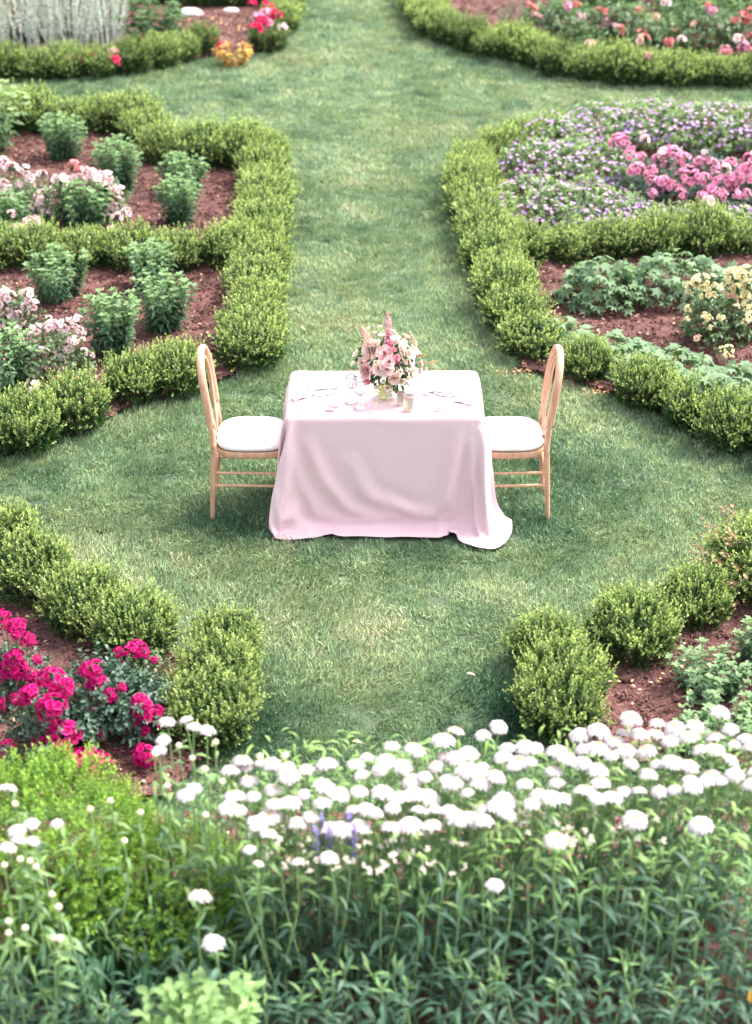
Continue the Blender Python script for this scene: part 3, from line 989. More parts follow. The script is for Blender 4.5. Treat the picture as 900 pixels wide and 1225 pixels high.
G2 = 'light pink rose bushes in the left beds'
rose_bush('light pink rose bush at the left edge of the lower left bed', 14, 404, 'light', 'olive', [(2, 352, 9), (11, 354, 8), (34, 352, 8), (40, 362, 7), (30, 368, 5), (8, 376, 12), (20, 376, 7), (21, 394, 6), (0, 388, 6), (26, 382, 5), (4, 362, 7)], .36, .95, G2)
rose_bush('light pink rose bush beside the alone-standing perennials in the lower left bed', 66, 462, 'light', 'olive', [(59, 380, 4), (77, 383, 9), (91, 385, 8), (95, 394, 5), (62, 388, 9), (68, 393, 6), (42, 395, 7), (88, 405, 6), (83, 415, 8), (33, 413, 10), (46, 424, 10), (58, 423, 8), (74, 430, 9), (75, 440, 6), (52, 445, 6), (38, 461, 9), (101, 421, 5), (68, 454, 4, 'peach'), (77, 457, 4, 'peach'), (94, 452, 5, 'peach')], .36, 1.12, G2)
rose_bush('light pink rose bush at the left edge of the upper left bed', 12, 262, 'light', 'olive', [(4, 195, 7), (14, 201, 8), (29, 205, 7), (36, 212, 6), (3, 222, 8), (9, 228, 7), (12, 235, 5), (24, 223, 5), (50, 208, 6), (18, 235, 5)], .36, 1.0, G2)
rose_bush('loose light pink rose bush in the middle of the upper left bed', 62, 268, 'light', 'olive', [(73, 213, 9), (82, 221, 6), (50, 235, 10), (58, 232, 9), (48, 246, 8), (41, 252, 9), (52, 252, 6), (67, 232, 6), (95, 238, 8), (80, 243, 7), (43, 263, 6)], .36, 1.0, G2)
rose_bush('fullest light pink rose bush, nearest the tall perennial in the upper left bed', 122, 268, 'light', 'olive', [(88, 200, 8, 'coral'), (101, 204, 6), (111, 204, 6), (95, 214, 9), (118, 213, 9), (127, 214, 8), (122, 223, 10), (105, 223, 7), (125, 237, 10), (135, 225, 7), (143, 229, 6), (138, 244, 9), (152, 255, 7), (141, 260, 6), (131, 250, 7), (112, 232, 7), (110, 246, 6)], .36, 1.0, G2)
rose_bush('low light pink rose bush touching the crossing hedge on the left', 28, 298, 'light', 'olive', [(35, 266, 8), (43, 273, 8), (24, 276, 8), (36, 280, 8), (14, 257, 5), (46, 280, 6)], .34, .55, G2)

G3 = 'bright pink rose bushes among the purple flowers'
rose_bush('bright pink rose bush at the back left of its row, against the cranesbill', 748, 222, 'hot', 'dark', [(734, 170, 7), (742, 163, 6), (752, 178, 7), (766, 186, 7)], .42, .8, G3)
rose_bush('bright pink rose bush at the back, behind the second one from the left', 800, 226, 'hot', 'dark', [(787, 190, 7), (800, 182, 8), (812, 190, 7), (795, 198, 7), (822, 200, 7)], .40, .95, G3)
rose_bush('bright pink rose bush at the back, behind the third one from the left', 850, 226, 'hot', 'dark', [(836, 196, 7), (848, 190, 6), (862, 198, 8), (874, 195, 7), (858, 206, 7)], .40, .95, G3)
rose_bush('bright pink rose bush at the left end of its row among the purple flowers', 762, 252, 'hot', 'dark', [(739, 168, 8), (746, 171, 8), (753, 186, 7), (762, 201, 9), (757, 207, 6), (772, 167, 6, 'light'), (780, 203, 6)], .50, .85, G3)
rose_bush('bright pink rose bush second from the left among the purple flowers', 802, 258, 'hot', 'dark', [(793, 182, 7, 'light'), (807, 185, 9), (814, 196, 6), (820, 186, 6), (783, 217, 9), (795, 219, 9), (806, 221, 8), (780, 230, 6), (816, 231, 7), (800, 226, 8), (775, 208, 5)], .48, .95, G3)
rose_bush('bright pink rose bush third from the left among the purple flowers', 848, 262, 'hot', 'dark', [(818, 211, 9), (824, 219, 7), (833, 211, 8), (843, 215, 8), (853, 230, 12), (841, 234, 7), (852, 196, 7), (869, 203, 7, 'light'), (857, 212, 7), (872, 214, 9), (864, 234, 7), (848, 241, 8, 'light'), (843, 183, 4, 'light')], .48, 1.0, G3)
rose_bush('bright pink rose bush cut by the right edge among the purple flowers', 898, 258, 'hot', 'dark', [(898, 188, 9), (893, 203, 10), (884, 212, 8), (898, 219, 10), (882, 232, 6), (893, 233, 6), (877, 222, 8)], .5, .9, G3)

G4 = 'pink and coral rose bushes in the far right bed'
rose_bush('coral pink rose bush left of the others in the far right bed', 660, 58, 'coral', 'green', [(637, 13, 7), (642, 20, 6, 'hot'), (648, 23, 5, 'light'), (632, 5, 4), (695, 20, 6, 'light'), (678, 7, 6, 'hot'), (668, 25, 4), (706, 53, 6, 'peach')], .42, 1.15, G4)
rose_bush('coral pink rose bush in the middle of the far right bed', 730, 58, 'coral', 'green', [(725, 28, 7, 'hot'), (735, 32, 6, 'light'), (722, 14, 5), (743, 38, 6), (716, 12, 4), (690, 8, 5), (738, 18, 4, 'peach'), (750, 25, 4)], .48, 1.2, G4)
rose_bush('thin open rose bush with pale coral flowers in the far right bed', 772, 66, 'coral', 'olive', [(770, 45, 7, 'peach'), (768, 38, 6), (775, 70, 5, 'hot'), (765, 12, 4), (785, 20, 4, 'peach'), (800, 50, 6), (797, 3, 6, 'light'), (807, 34, 5, 'peach')], .5, 1.1, G4)
rose_bush('rose bush with scattered salmon flowers right of the middle of the far right bed', 838, 66, 'coral', 'green', [(852, 11, 6, 'hot'), (832, 30, 6, 'peach'), (868, 62, 7, 'hot'), (872, 64, 5), (815, 48, 5, 'light'), (850, 40, 5), (846, 6, 4), (860, 30, 4, 'peach')], .48, 1.15, G4)
rose_bush('coral rose bush cut by the right edge in the far right bed', 895, 66, 'coral', 'green', [(892, 20, 8), (884, 48, 7, 'light'), (890, 56, 7, 'hot'), (899, 44, 6), (880, 24, 6), (898, 12, 5), (902, 60, 5)], .48, 1.1, G4)
rose_bush('rose bush at the very top beyond the coral roses', 700, 12, 'coral', 'green', [(686, -4, 5), (712, -6, 5, 'peach')], .4, 1.2, G4)
rose_bush('leafy rose bush at the top right beyond the coral roses', 820, 10, 'coral', 'green', [(800, -8, 5), (836, -2, 5)], .4, 1.3, G4)

G5 = 'red rose bushes at the top left'
rose_bush('red and magenta rose bush above the small round boxwood by the path', 318, 42, 'red', 'green', [(308, 22, 7, 'hot'), (319, 18, 8, 'hot'), (330, 19, 7), (306, 34, 8, 'red'), (320, 26, 8, 'hot'), (313, 28, 7), (339, 31, 5, 'light'), (321, 9, 6), (302, 4, 5), (318, 3, 4), (322, 12, 4, 'coral')], .58, .62, G5)
rose_bush('low red rose bush just behind the far left hedge, right of the wands', 165, 64, 'red', 'olive', [(158, 53, 6), (172, 43, 4), (203, 52, 5, 'coral'), (135, 63, 6, 'hot'), (139, 71, 5), (150, 56, 4), (140, 76, 4)], .44, .7, G5)
rose_bush('small red rose bush at the right end of the far left hedge', 240, 58, 'red', 'olive', [(243, 36, 5), (235, 39, 5, 'hot'), (264, 55, 5, 'red'), (256, 44, 3, 'coral')], .42, .5, G5)
rose_bush('red rose bush poking over the far left hedge below the wands', 92, 84, 'red', 'olive', [(84, 71, 5, 'hot'), (101, 67, 6, 'coral'), (96, 69, 4), (108, 66, 4)], .42, .45, G5)

G6 = 'yellow rose bushes at the right edge'
rose_bush('pale yellow rose bush left of its taller neighbour at the right edge', 852, 412, 'yellow', 'olive', [(840, 335, 10), (850, 336, 8), (832, 338, 6), (825, 349, 6), (847, 354, 8), (856, 345, 8), (823, 369, 5), (845, 378, 6), (862, 383, 5), (835, 404, 4, 'peach'), (872, 418, 6), (869, 426, 4)], .50, .95, G6)
rose_bush('taller pale yellow rose bush cut by the right edge', 894, 405, 'yellow', 'olive', [(870, 345, 9, 'yellow'), (880, 328, 11), (892, 329, 10), (884, 347, 9), (893, 365, 7), (898, 381, 8), (889, 357, 6), (876, 355, 7, 'peach'), (898, 342, 8), (872, 335, 7)], .52, 1.0, G6)


# ---------------------------------------------------------------- purple cranesbill
def cranesbill(nf=255, r=.42, h=.42):
    g, gf = Geo(), Geo()
    B, Nn = superdome(560, r, h * .46, h * .46, 2.3, .20, .03, rng.integers(9))
    B = B - Nn * rng.uniform(0, .08, (len(B), 1))
    sprigs(g, B, Nn + np.array([0, 0, .5]), .07, 7, .030, .026, (.06, .12, .045), (.36, .46, .22), 'oval', 1.0, .4, .0, None, 0, .3)
    B, Nn = superdome(nf, r * 1.06, h * .50, h * .49, 2.3, .10, .12, 2)
    for b, n in zip(B, Nn):
        n = unit(n + np.array([0, -.2, .7]) + rng.normal(0, .2, 3))
        c = np.array((.54, .32, .76)) if rng.random() < .45 else np.array((.75, .43, .74))
        c = c * rng.uniform(.8, 1.15)
        a = np.arange(5) * 1.2566
        s = rng.uniform(.015, .023)
        V = []
        for q in a:
            V += [(0, 0, 0), (s * .7 * math.cos(q - .5), s * .7 * math.sin(q - .5), .002), (s * math.cos(q - .15), s * math.sin(q - .15), .004), (s * math.cos(q + .15), s * math.sin(q + .15), .004), (s * .7 * math.cos(q + .5), s * .7 * math.sin(q + .5), .002)]
        V = orient(np.array(V), n, b + n * .02)
        gf.add(V, np.array([[k * 5 + j for j in range(5)] for k in range(5)]), c)
    return {'foliage': g.mesh('foliage', M_LEAF), 'blossoms': gf.mesh('blossoms', M_PETAL)}


CB = [cranesbill() for _ in range(3)]
G7 = 'purple cranesbill mounds on the right'
for px, py, s, lab in (
        (668, 188, .88, 'purple cranesbill mound furthest back, at the end of the side hedge'),
        (722, 178, .95, 'purple cranesbill mound beside the side lawn, above the leftmost bright pink rose'),
        (782, 175, 1.0, 'purple cranesbill mound behind the bright pink roses, bordering the side lawn'),
        (840, 178, 1.0, 'shaded purple cranesbill mound with bluish flowers behind the bright pink roses'),
        (905, 180, 1.0, 'purple cranesbill mound cut by the right edge beside the side lawn'),
        (652, 222, .92, 'purple cranesbill mound behind the hedge corner, left of the bright pink roses'),
        (706, 222, .9, 'purple cranesbill mound touching the leftmost bright pink rose'),
        (640, 272, .95, 'purple cranesbill mound in the corner of the path hedge and the crossing hedge'),
        (700, 276, .92, 'widest purple cranesbill mound in front, left of the bright pink roses'),
        (752, 284, .72, 'low purple cranesbill mound in front, below the second bright pink rose'),
        (812, 288, .66, 'low purple cranesbill mound in front of the third bright pink rose'),
        (872, 286, .66, 'low purple cranesbill mound in front near the right edge')):
    r = thing('cranesbill', lab, 'flowering plant', P(px, py), rng.random() * 6.28, G7, s * .95)
    k = CB[rng.integers(3)]
    link('foliage', k['foliage'], r)
    link('blossoms', k['blossoms'], r)['kind'] = 'stuff'


# ---------------------------------------------------------------- lobed-leaf mounds, every leaf its own piece
def lobed_leaf():
    g = Geo()
    c = np.array((.195, .295, .165)) * rng.uniform(.75, 1.15)
    leaves(g, np.array([[0, 0, 0.]]), np.array([[1, 0, 0.]]), np.array([[0, 0, 1.]]), .085, .08, c, 'star', .15)
    tube(g, [(-.03, 0, -.05), (-.012, 0, -.015), (.01, 0, 0)], .0018, 3, (.15, .2, .09), cap=False)
    return g.mesh('leaf', M_LEAF)


LL = [lobed_leaf() for _ in range(5)]
G8 = 'mounds of lobed grey-green leaves in the right bed'
for px, py, rx, ry, h, n, lab in (
        (722, 368, .33, .25, .30, 210, 'mound of lobed grey-green leaves on the left, above the strip of mulch at right'),
        (806, 364, .42, .24, .32, 240, 'broad mound of lobed leaves left of the pale yellow roses'),
        (890, 356, .30, .14, .20, 90, 'mound of lobed leaves behind the pale yellow roses'),
        (672, 420, .27, .20, .16, 110, 'low lobed-leaf plant behind the hedge bush over the right chair'),
        (740, 440, .26, .20, .17, 120, 'low pale lobed-leaf plant between mulch and hedge gap'),
        (796, 462, .36, .20, .2, 170, 'low lobed-leaf plant behind the middle boxwood bushes at right'),
        (872, 498, .42, .30, .26, 230, 'large low mound of lobed leaves near the right edge below the yellow roses')):
    p0 = P(px, py)
    r = thing('lobed_leaf_plant', lab, 'plant', p0, 0, G8)
    gs = Geo()
    h *= 1.2
    for i in range(min(299, int(n * 1.45))):
        a, q = rng.random() * 6.28, math.sqrt(rng.random())
        x, y = rx * q * math.cos(a), ry * q * math.sin(a)
        z = h * (1 - .75 * q ** 2.4) * rng.uniform(.6, 1.05) + .02
        link('leaf', LL[rng.integers(5)], r, (x, y, z), (rng.normal(0, .35), rng.normal(.15, .35), a + rng.normal(0, .7)), rng.uniform(.65, 1.1))
        if i % 4 == 0:
            tube(gs, [(x * .3, y * .3, 0), (x * .9, y * .9, z * .7), (x, y, z)], .002, 3, (.13, .17, .08), cap=False)
    link('stem', gs.mesh('stem', M_STEM), r)

# ---------------------------------------------------------------- stones, fallen leaves, petals
def stone(w, d, h):
    g = Geo()
    n, m = 14, 8
    th, ph = np.meshgrid(np.arange(n) / n * 6.283, np.linspace(0, math.pi, m), indexing='ij')
    k = 1 + .12 * np.sin(2 * th + 1) * np.sin(ph) + .08 * np.cos(3 * th + ph * 2)
    V = np.stack([w * k * np.cos(th) * np.sin(ph), d * k * np.sin(th) * np.sin(ph), h * k * np.cos(ph)], -1).reshape(-1, 3)
    i, j = np.meshgrid(np.arange(n), np.arange(m - 1), indexing='ij')
    F = np.stack([i * m + j, i * m + j + 1, ((i + 1) % n) * m + j + 1, ((i + 1) % n) * m + j], -1).reshape(-1, 4)
    g.add(V, F)
    return g.mesh('garden_stone', M_STONE)


for px, py, w, lab in ((227, 18, .17, 'larger white stone in front of the dark far hedge'), (277, 14, .10, 'smaller white stone in front of the dark far hedge')):
    tag(link('garden_stone', stone(w, w * .6, w * .5), None, P(px, py, .03)), lab, 'stone')
for px, py, w, lab in ((27, 752, .035, 'small brown clod lying on the mulch by the magenta roses'), (748, 812, .03, 'small earth clod on the mulch below the lone boxwood bush')):
    o = link('earth_clod', stone(w, w * .8, w * .6), None, P(px, py, .045))
    o.data.materials[0] = M_SOIL
    tag(o, lab, 'clod')


def fallen(name, label, n, cx, cy, rx, ry, L, cols, z=.05):
    g = Geo()
    a, q = rng.random(n) * 6.28, np.sqrt(rng.random(n))
    B = P(cx, cy) + np.stack([rx * q * np.cos(a), ry * q * np.sin(a), z + rng.random(n) * .02], -1)
    D = rng.normal(0, 1, (n, 3)); D[:, 2] *= .25
    C = np.array(cols)[rng.integers(len(cols), size=n)] * rng.uniform(.8, 1.1, (n, 1))
    leaves(g, B, D, np.tile([0, 0, 1.], (n, 1)), L * rng.uniform(.7, 1.2, n), L * .55, C, 'oval')
    o = link(name, g.mesh(name, M_CHIP))
    o['kind'] = 'stuff'
    o['label'] = label


YE = [(.50, .28, .12), (.55, .36, .20), (.34, .18, .08)]
fallen('fallen_leaves', 'yellow leaves fallen in the hedge gap right of the right chair', 16, 712, 478, .10, .05, .028, YE)
fallen('fallen_leaves', 'tan leaves under the hedge behind the right chair', 22, 612, 453, .13, .05, .028, YE, .04)
fallen('fallen_leaves', 'dry leaves on the mulch of the top left bed', 90, 255, 35, .9, .7, .045, YE)
fallen('fallen_leaves', 'dry leaves on the mulch at the upper left', 60, 40, 195, .4, .3, .032, YE)
fallen('fallen_leaves', 'dry leaves on the mulch between the left perennials', 70, 215, 320, .9, .25, .035, YE, .06)
fallen('fallen_petals', 'magenta petals fallen on the mulch', 46, 85, 905, .30, .14, .018, [(.6, .02, .2)])
fallen('fallen_leaves', 'pale leaf bits on the mulch strip of the right bed', 50, 710, 395, .6, .25, .03, [(.5, .34, .24), (.45, .28, .15)], .055)
fallen('fallen_leaves', 'pale leaf bits on the mulch at the lower right', 30, 770, 830, .4, .2, .025, [(.7, .5, .36), (.6, .38, .2)], .055)
for px, py, c, lab in ((563, 806, (.6, .4, .24), 'curled tan leaf lying on the lawn beside the dark grass'), (427, 887, (.75, .65, .3), 'small yellow leaf on the lawn above the daisies')):
    g = Geo()
    leaves(g, np.array([[-.02, 0, 0.]]), np.array([[1, .1, 0.05]]), np.array([[0, -.3, 1.]]), .045, .014, c, 'lance', .2)
    tag(link('fallen_leaf', g.mesh('fallen_leaf', M_CHIP), None, P(px, py, .05)), lab, 'leaf')


# ---------------------------------------------------------------- the white daisies in front
def daisy_head(R=.040):
    g = Geo()
    for n, tz, s, el in ((22, 0, 1.0, -.05), (18, .003, .86, .06), (11, .006, .60, .22)):
        for k in range(n):
            a = k * 6.283 / n + rng.normal(0, .05)
            d = np.array([[math.cos(a), math.sin(a), el + rng.normal(0, .09)]])
            leaves(g, np.array([[.006 * math.cos(a), .006 * math.sin(a), tz]]), d, np.array([[0, 0, 1.]]), R * s * rng.uniform(.88, 1.08), .0125, np.array((.63, .57, .575)) * rng.uniform(.94, 1.04), 'lance', .12)
    f = g.mesh('petals', M_DAISY)
    g = Geo()
    lathe(g, [(0, .014), (.005, .0135), (.009, .010), (.011, .004)], 10, (.72, .56, .16))
    return f, g.mesh('flower_centre', M_PETAL)


HEADS = [daisy_head() for _ in range(4)]
g = Geo()
lathe(g, [(0, .010), (.007, .009), (.012, .003), (.012, -.004), (.006, -.009), (.001, -.011)], 9, (.74, .72, .50))
D_BUD = g.mesh('bud', M_PETAL)


def one_leaf(L, W, c, droop):
    g = Geo()
    t = np.linspace(0, 1, 7)
    w = W * np.array([.18, .55, .85, 1.0, .85, .5, .03]) / 2
    x = L * t * (1 - .12 * droop * t)
    z = L * (.35 * t - (.25 + .55 * droop) * t ** 2)
    V, F = [], []
    for i in range(7):
        V += [(x[i], -w[i], z[i] + w[i] * .45), (x[i], 0, z[i]), (x[i], w[i], z[i] + w[i] * .45)]
    for i in range(6):
        for j in (0, 1):
            F.append((i * 3 + j, i * 3 + 3 + j, i * 3 + 4 + j, i * 3 + j + 1))
    g.add(V, np.array(F), c)
    return g


DL = []
for _k in range(7):
    c = np.array([(.050, .115, .068), (.080, .150, .100), (.038, .090, .050), (.120, .195, .135)][_k % 4]) * rng.uniform(.85, 1.15)
    DL.append(one_leaf(rng.uniform(.085, .12), rng.uniform(.016, .023), c, rng.uniform(.5, 1.5)).mesh('leaf', M_DAISYLEAF))
DSM = [one_leaf(.07, .013, np.array((.15, .26, .10)) * rng.uniform(.9, 1.2), rng.uniform(.2, .8)).mesh('leaf', M_DAISYLEAF) for _ in range(3)]


def stem_curve(base, top):
    base, top = np.array(base, float), np.array(top, float)
    m1 = base * .67 + top * .33 + np.array([rng.normal(0, .012), rng.normal(0, .012), .02])
    m2 = base * .3 + top * .7 + np.array([rng.normal(0, .012), rng.normal(0, .012), .02])
    return spline([base, m1, m2, top], 4)


def joined_foliage(curve, n, lo, hi, big=True):
    """The leaves of one stem joined in one mesh (stems further in, whose leaves hardly show)."""
    g = Geo()
    t = rng.uniform(lo, hi, n)
    i = t * (len(curve) - 1.01)
    i0 = i.astype(int)
    B = curve[i0] + (curve[i0 + 1] - curve[i0]) * (i - i0)[:, None]
    a = rng.random(n) * 6.28
    D = np.stack([np.cos(a), np.sin(a), rng.uniform(.1, 1.1, n)], -1)
    L = (.11 - .05 * t) * rng.uniform(.75, 1.2, n)
    c = np.array([(.060, .135, .075), (.09, .17, .10), (.12, .21, .09)])[rng.integers(3, size=n)] * rng.uniform(.8, 1.2, (n, 1))
    c = c + np.array([.11, .14, .02]) * t[:, None] ** 2
    leaves(g, B, D, np.tile([0, 0, 1.], (n, 1)), L, L * .2, c, 'lance', .5)
    return g.mesh('foliage', M_DAISYLEAF)


GD = 'white double daisies in the foreground drift'
n_part = 0


def daisy(label, base, top, head='flower', hs=1.0, leafy=True, parts=True, group=GD, nl=15):
    global n_part
    base, top = np.array(base, float), np.array(top, float)
    r = thing('shasta_daisy', label, 'daisy', base, 0, group)
    c = stem_curve((0, 0, -.02), top - base)
    gs = Geo()
    tube(gs, c, np.linspace(.0052, .0026, len(c)), 5, (.22, .33, .13), cap=False)
    st = link('stem', gs.mesh('stem', M_STEM), r)
    if leafy:
        if parts:
            for k in range(nl):
                t = .12 + .78 * (k + rng.random()) / nl
                i = t * (len(c) - 1.01)
                i0 = int(i)
                b = c[i0] + (c[i0 + 1] - c[i0]) * (i - i0)
                big = t < .72
                me = DL[rng.integers(7)] if big else DSM[rng.integers(3)]
                link('leaf', me, r, b, (rng.normal(0, .25), rng.normal(-.35 if t < .6 else -.7, .25), k * 2.4 + rng.normal(0, .4)), rng.uniform(.75, 1.1))
                n_part += 1
        else:
            link('foliage', joined_foliage(c, nl + 6, .05, .93), r)
    e = c[-1]
    if head == 'flower':
        h = HEADS[rng.integers(4)]
        ro = (rng.normal(-.22, .17), rng.normal(0, .15), rng.random() * 6.28)
        f = link('petals', h[0], r, e, ro, hs)
        f.rotation_mode = 'ZYX'
        link('flower_centre', h[1], r, e, ro, hs).rotation_mode = 'ZYX'
    elif head == 'bud':
        link('bud', D_BUD, r, e, (rng.normal(0, .2), rng.normal(0, .2), 0), hs)
    return r


# heads that stand apart, at the pixel where the photograph has them
APART = [(240, 1070, .74, 1.0, 'lone white daisy low on the left, upper of the two below the drift'),
         (255, 1126, .66, .95, 'lone white daisy just above the bright green plant, lower of the two'),
         (592, 1057, .76, .78, 'small white daisy alone below the right half of the drift'),
         (393, 1024, .80, .85, 'white daisy alone below the left half of the drift'),
         (665, 1003, .84, 1.05, 'large white daisy hanging below the right half of the drift'),
         (760, 979, .86, 1.1, 'full white daisy below the drift, left one of the pair at right'),
         (838, 985, .86, 1.1, 'full white daisy below the drift, right one of the pair at right'),
         (597, 868, .93, .85, 'highest white daisy, standing against the dark grass, right one of two'),
         (577, 878, .92, .75, 'high white daisy against the dark grass, left one of two'),
         (530, 883, .92, 1.15, 'wide white daisy rising over the back of the drift on the grass'),
         (546, 873, .92, .85, 'white daisy just behind and above the wide one at the back of the drift'),
         (390, 912, .90, 1.05, 'white daisy at the back left of the drift, seen against the lawn'),
         (68, 984, .80, .55, 'small white daisy in front of the yellow-green shrub'),
         (8, 942, .86, 1.0, 'white daisy cut by the left edge above the others there'),
         (755, 858, .95, 1.0, 'white daisy against the mulch at right, highest of the right half'),
         (862, 850, .95, .95, 'white daisy near the right edge, against the perennial')]
for px, py, z, hs, lab in APART:
    t = P(px, py, z)
    b = np.array([t[0] + rng.normal(0, .04), min(t[1] + rng.uniform(-.02, .08), 5.1), 0.02])
    daisy(lab, b, t, hs=hs)


def band(px):
    """upper and lower picture row of the flowering drift at column px"""
    up = np.interp(px, [190, 240, 300, 400, 470, 560, 640, 720, 800, 900], [905, 905, 908, 915, 890, 892, 892, 868, 862, 868])
    lo = np.interp(px, [190, 300, 400, 470, 560, 640, 720, 800, 900], [935, 975, 990, 990, 985, 968, 955, 945, 942])
    return up, lo


heads = []
tries = 0
while len(heads) < 138 and tries < 9000:
    tries += 1
    px = rng.uniform(270, 925)
    up, lo = band(px)
    py = up + (lo - up) * rng.random() ** 1.1
    z = .90 - .10 * (py - up) / (lo - up) + rng.normal(0, .015)
    q = P(px, py, z)
    if all((q[0] - h[0]) ** 2 + (q[1] - h[1]) ** 2 > .052 ** 2 for h in heads):
        heads.append(q)
for q in heads:
    px = 450 + FPX * q[0] / (q[1] * math.cos(PITCH) + (CAMH - q[2]) * math.sin(PITCH))
    lab = 'white double daisy in the %s of the drift, %s' % ('back rows' if q[2] > .865 else 'middle rows' if q[2] > .83 else 'front rows',
          'left of the salvia spikes' if px < 380 else 'below the open lawn' if px < 520 else 'below the dark grass' if px < 620 else 'below the right boxwood bushes' if px < 730 else 'below the right mulch bed')
    daisy(lab, (q[0] + rng.normal(0, .05), q[1] + rng.normal(0, .04), .02), q, hs=rng.uniform(.66, 1.14), parts=False, nl=12)
for (px, py, z, hs, kd, lab) in (
        (200, 862, .94, .8, 'flower', 'back'), (222, 860, .94, .7, 'flower', 'back'), (232, 868, .93, .75, 'flower', 'back'), (248, 872, .93, .8, 'flower', 'back'),
        (195, 884, .9, .7, 'flower', 'back'), (190, 896, .9, .7, 'flower', 'back'), (258, 888, .92, 1, 'bud', 'b'), (214, 892, .9, 1, 'bud', 'b'), (186, 902, .9, 1, 'bud', 'b'),
        (290, 908, .9, .95, 'flower', 'back'), (311, 905, .9, 1.1, 'bud', 'b'), (341, 904, .9, 1.2, 'bud', 'b'), (230, 907, .88, 1, 'bud', 'b'), (245, 920, .88, 1.1, 'bud', 'b'),
        (266, 935, .88, 1.0, 'bud', 'b'), (222, 950, .86, .8, 'flower', 'back'), (232, 942, .86, .7, 'flower', 'back'), (200, 940, .86, 1, 'bud', 'b'), (168, 972, .84, 1, 'bud', 'b'),
        (274, 965, .85, .95, 'flower', 'back'), (246, 975, .85, 1, 'bud', 'b'), (308, 983, .84, .9, 'flower', 'back'), (322, 996, .83, .8, 'flower', 'back'), (298, 1015, .8, .6, 'flower', 'back'), (310, 1032, .78, .5, 'flower', 'back'), (355, 1030, .78, .5, 'flower', 'back'), (330, 960, .86, 1, 'flower', 'back')):
    q = P(px, py, z)
    lab = 'white daisy among buds at the left end of the drift, in front of the boxwood' if kd == 'flower' else 'closed pale daisy bud at the left end of the drift, in front of the boxwood'
    daisy(lab, (q[0] + rng.normal(0, .04), q[1] + rng.normal(0, .03), .02), q, kd, hs, True, False, 'daisies and buds at the left end of the drift', 8)
for px, py, z, hs, kd in ((20, 992, .82, .8, 'flower'), (37, 984, .82, .75, 'flower'), (22, 1002, .8, .7, 'flower'), (10, 1012, .8, .8, 'flower'), (40, 1005, .8, .6, 'flower'), (5, 1035, .76, 1, 'bud'), (18, 962, .84, 1, 'bud'), (36, 1030, .76, 1, 'bud'), (24, 1028, .76, 1, 'bud'), (43, 1037, .75, 1, 'bud'), (62, 1070, .7, 1, 'bud'), (70, 1085, .68, 1.1, 'bud'), (30, 1110, .64, 1, 'bud'), (10, 1116, .62, 1, 'bud'), (72, 1123, .62, 1.2, 'bud'), (64, 1122, .62, 1, 'bud'), (108, 968, .82, 1, 'bud'), (149, 1006, .76, 1, 'bud'), (10, 1102, .66, 1, 'bud'), (132, 958, .84, 1, 'bud')):
    q = P(px, py, z)
    lab = 'white daisy in the small group at the left edge before the yellow-green shrub' if kd == 'flower' else 'pale round daisy bud at the left edge before the yellow-green shrub'
    daisy(lab, (q[0] + rng.normal(0, .04), q[1] - .02, .02), q, kd, hs, True, False, 'daisies and buds at the left edge', 7)

# leafy stems of the front rows: every leaf its own piece
k = 0
tries = 0
bases = []
while k < 125 and tries < 6000:
    tries += 1
    x, y = rng.uniform(-1.45, 1.55), 3.88 + rng.random() ** 1.2 * .55
    if x < -.62 and rng.random() < .5:
        continue
    if any((x - a) ** 2 + (y - b) ** 2 < .07 ** 2 for a, b in bases):
        continue
    bases.append((x, y))
    if x < -.52 and y > 4.24:
        continue
    h = (rng.uniform(.60, .80) if x > -.52 else rng.uniform(.32, .48)) * (1 if y > 4.1 else .62)
    lab = 'flowerless leafy daisy stem in the %s, %s' % ('front row' if y < 4.08 else 'second rows',
          'among the narrow-leaved tufts' if x < -.66 else 'around the bright green plant' if x < -.22 else 'below the salvia spikes' if x < .12 else 'below the lone small daisy' if x < .62 else 'below the pair of full daisies' if x < 1.1 else 'by the yellow leaf')
    daisy(lab, (x, y, .02), (x + rng.normal(0, .06), y + rng.normal(.02, .05), h), None, 1, True, True, 'flowerless daisy stems in the front rows', 15)
    k += 1

# green filling of the drift between the stems
g = Geo()
n = 4300
x, y = rng.uniform(-1.5, 1.6, n), rng.uniform(4.2, 5.0, n)
k = ~((x < -.50) & (y > 4.22))
x, y = x[k], y[k]
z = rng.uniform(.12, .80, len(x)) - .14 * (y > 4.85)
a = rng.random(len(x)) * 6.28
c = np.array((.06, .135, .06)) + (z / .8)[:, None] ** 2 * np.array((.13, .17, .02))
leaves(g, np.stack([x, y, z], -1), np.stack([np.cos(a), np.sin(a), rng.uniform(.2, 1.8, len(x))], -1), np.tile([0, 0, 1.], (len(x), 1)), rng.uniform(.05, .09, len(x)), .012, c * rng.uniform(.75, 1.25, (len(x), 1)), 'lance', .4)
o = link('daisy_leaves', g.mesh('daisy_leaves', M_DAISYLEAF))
o['kind'] = 'stuff'
o['label'] = 'crowded green leaves between the stems of the daisy drift'

g = Geo()
n = 1500
x, y = rng.uniform(-1.5, 1.6, n), rng.uniform(3.8, 4.35, n)
z = rng.uniform(.03, .40, n)
a = rng.random(n) * 6.28
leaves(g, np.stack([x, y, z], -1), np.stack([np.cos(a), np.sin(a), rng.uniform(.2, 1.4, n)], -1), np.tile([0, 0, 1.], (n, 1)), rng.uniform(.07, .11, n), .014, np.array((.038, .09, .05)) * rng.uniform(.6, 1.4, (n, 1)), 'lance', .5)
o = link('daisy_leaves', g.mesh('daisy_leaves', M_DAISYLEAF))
o['kind'] = 'stuff'
o['label'] = 'dark lower leaves at the feet of the front daisy stems'

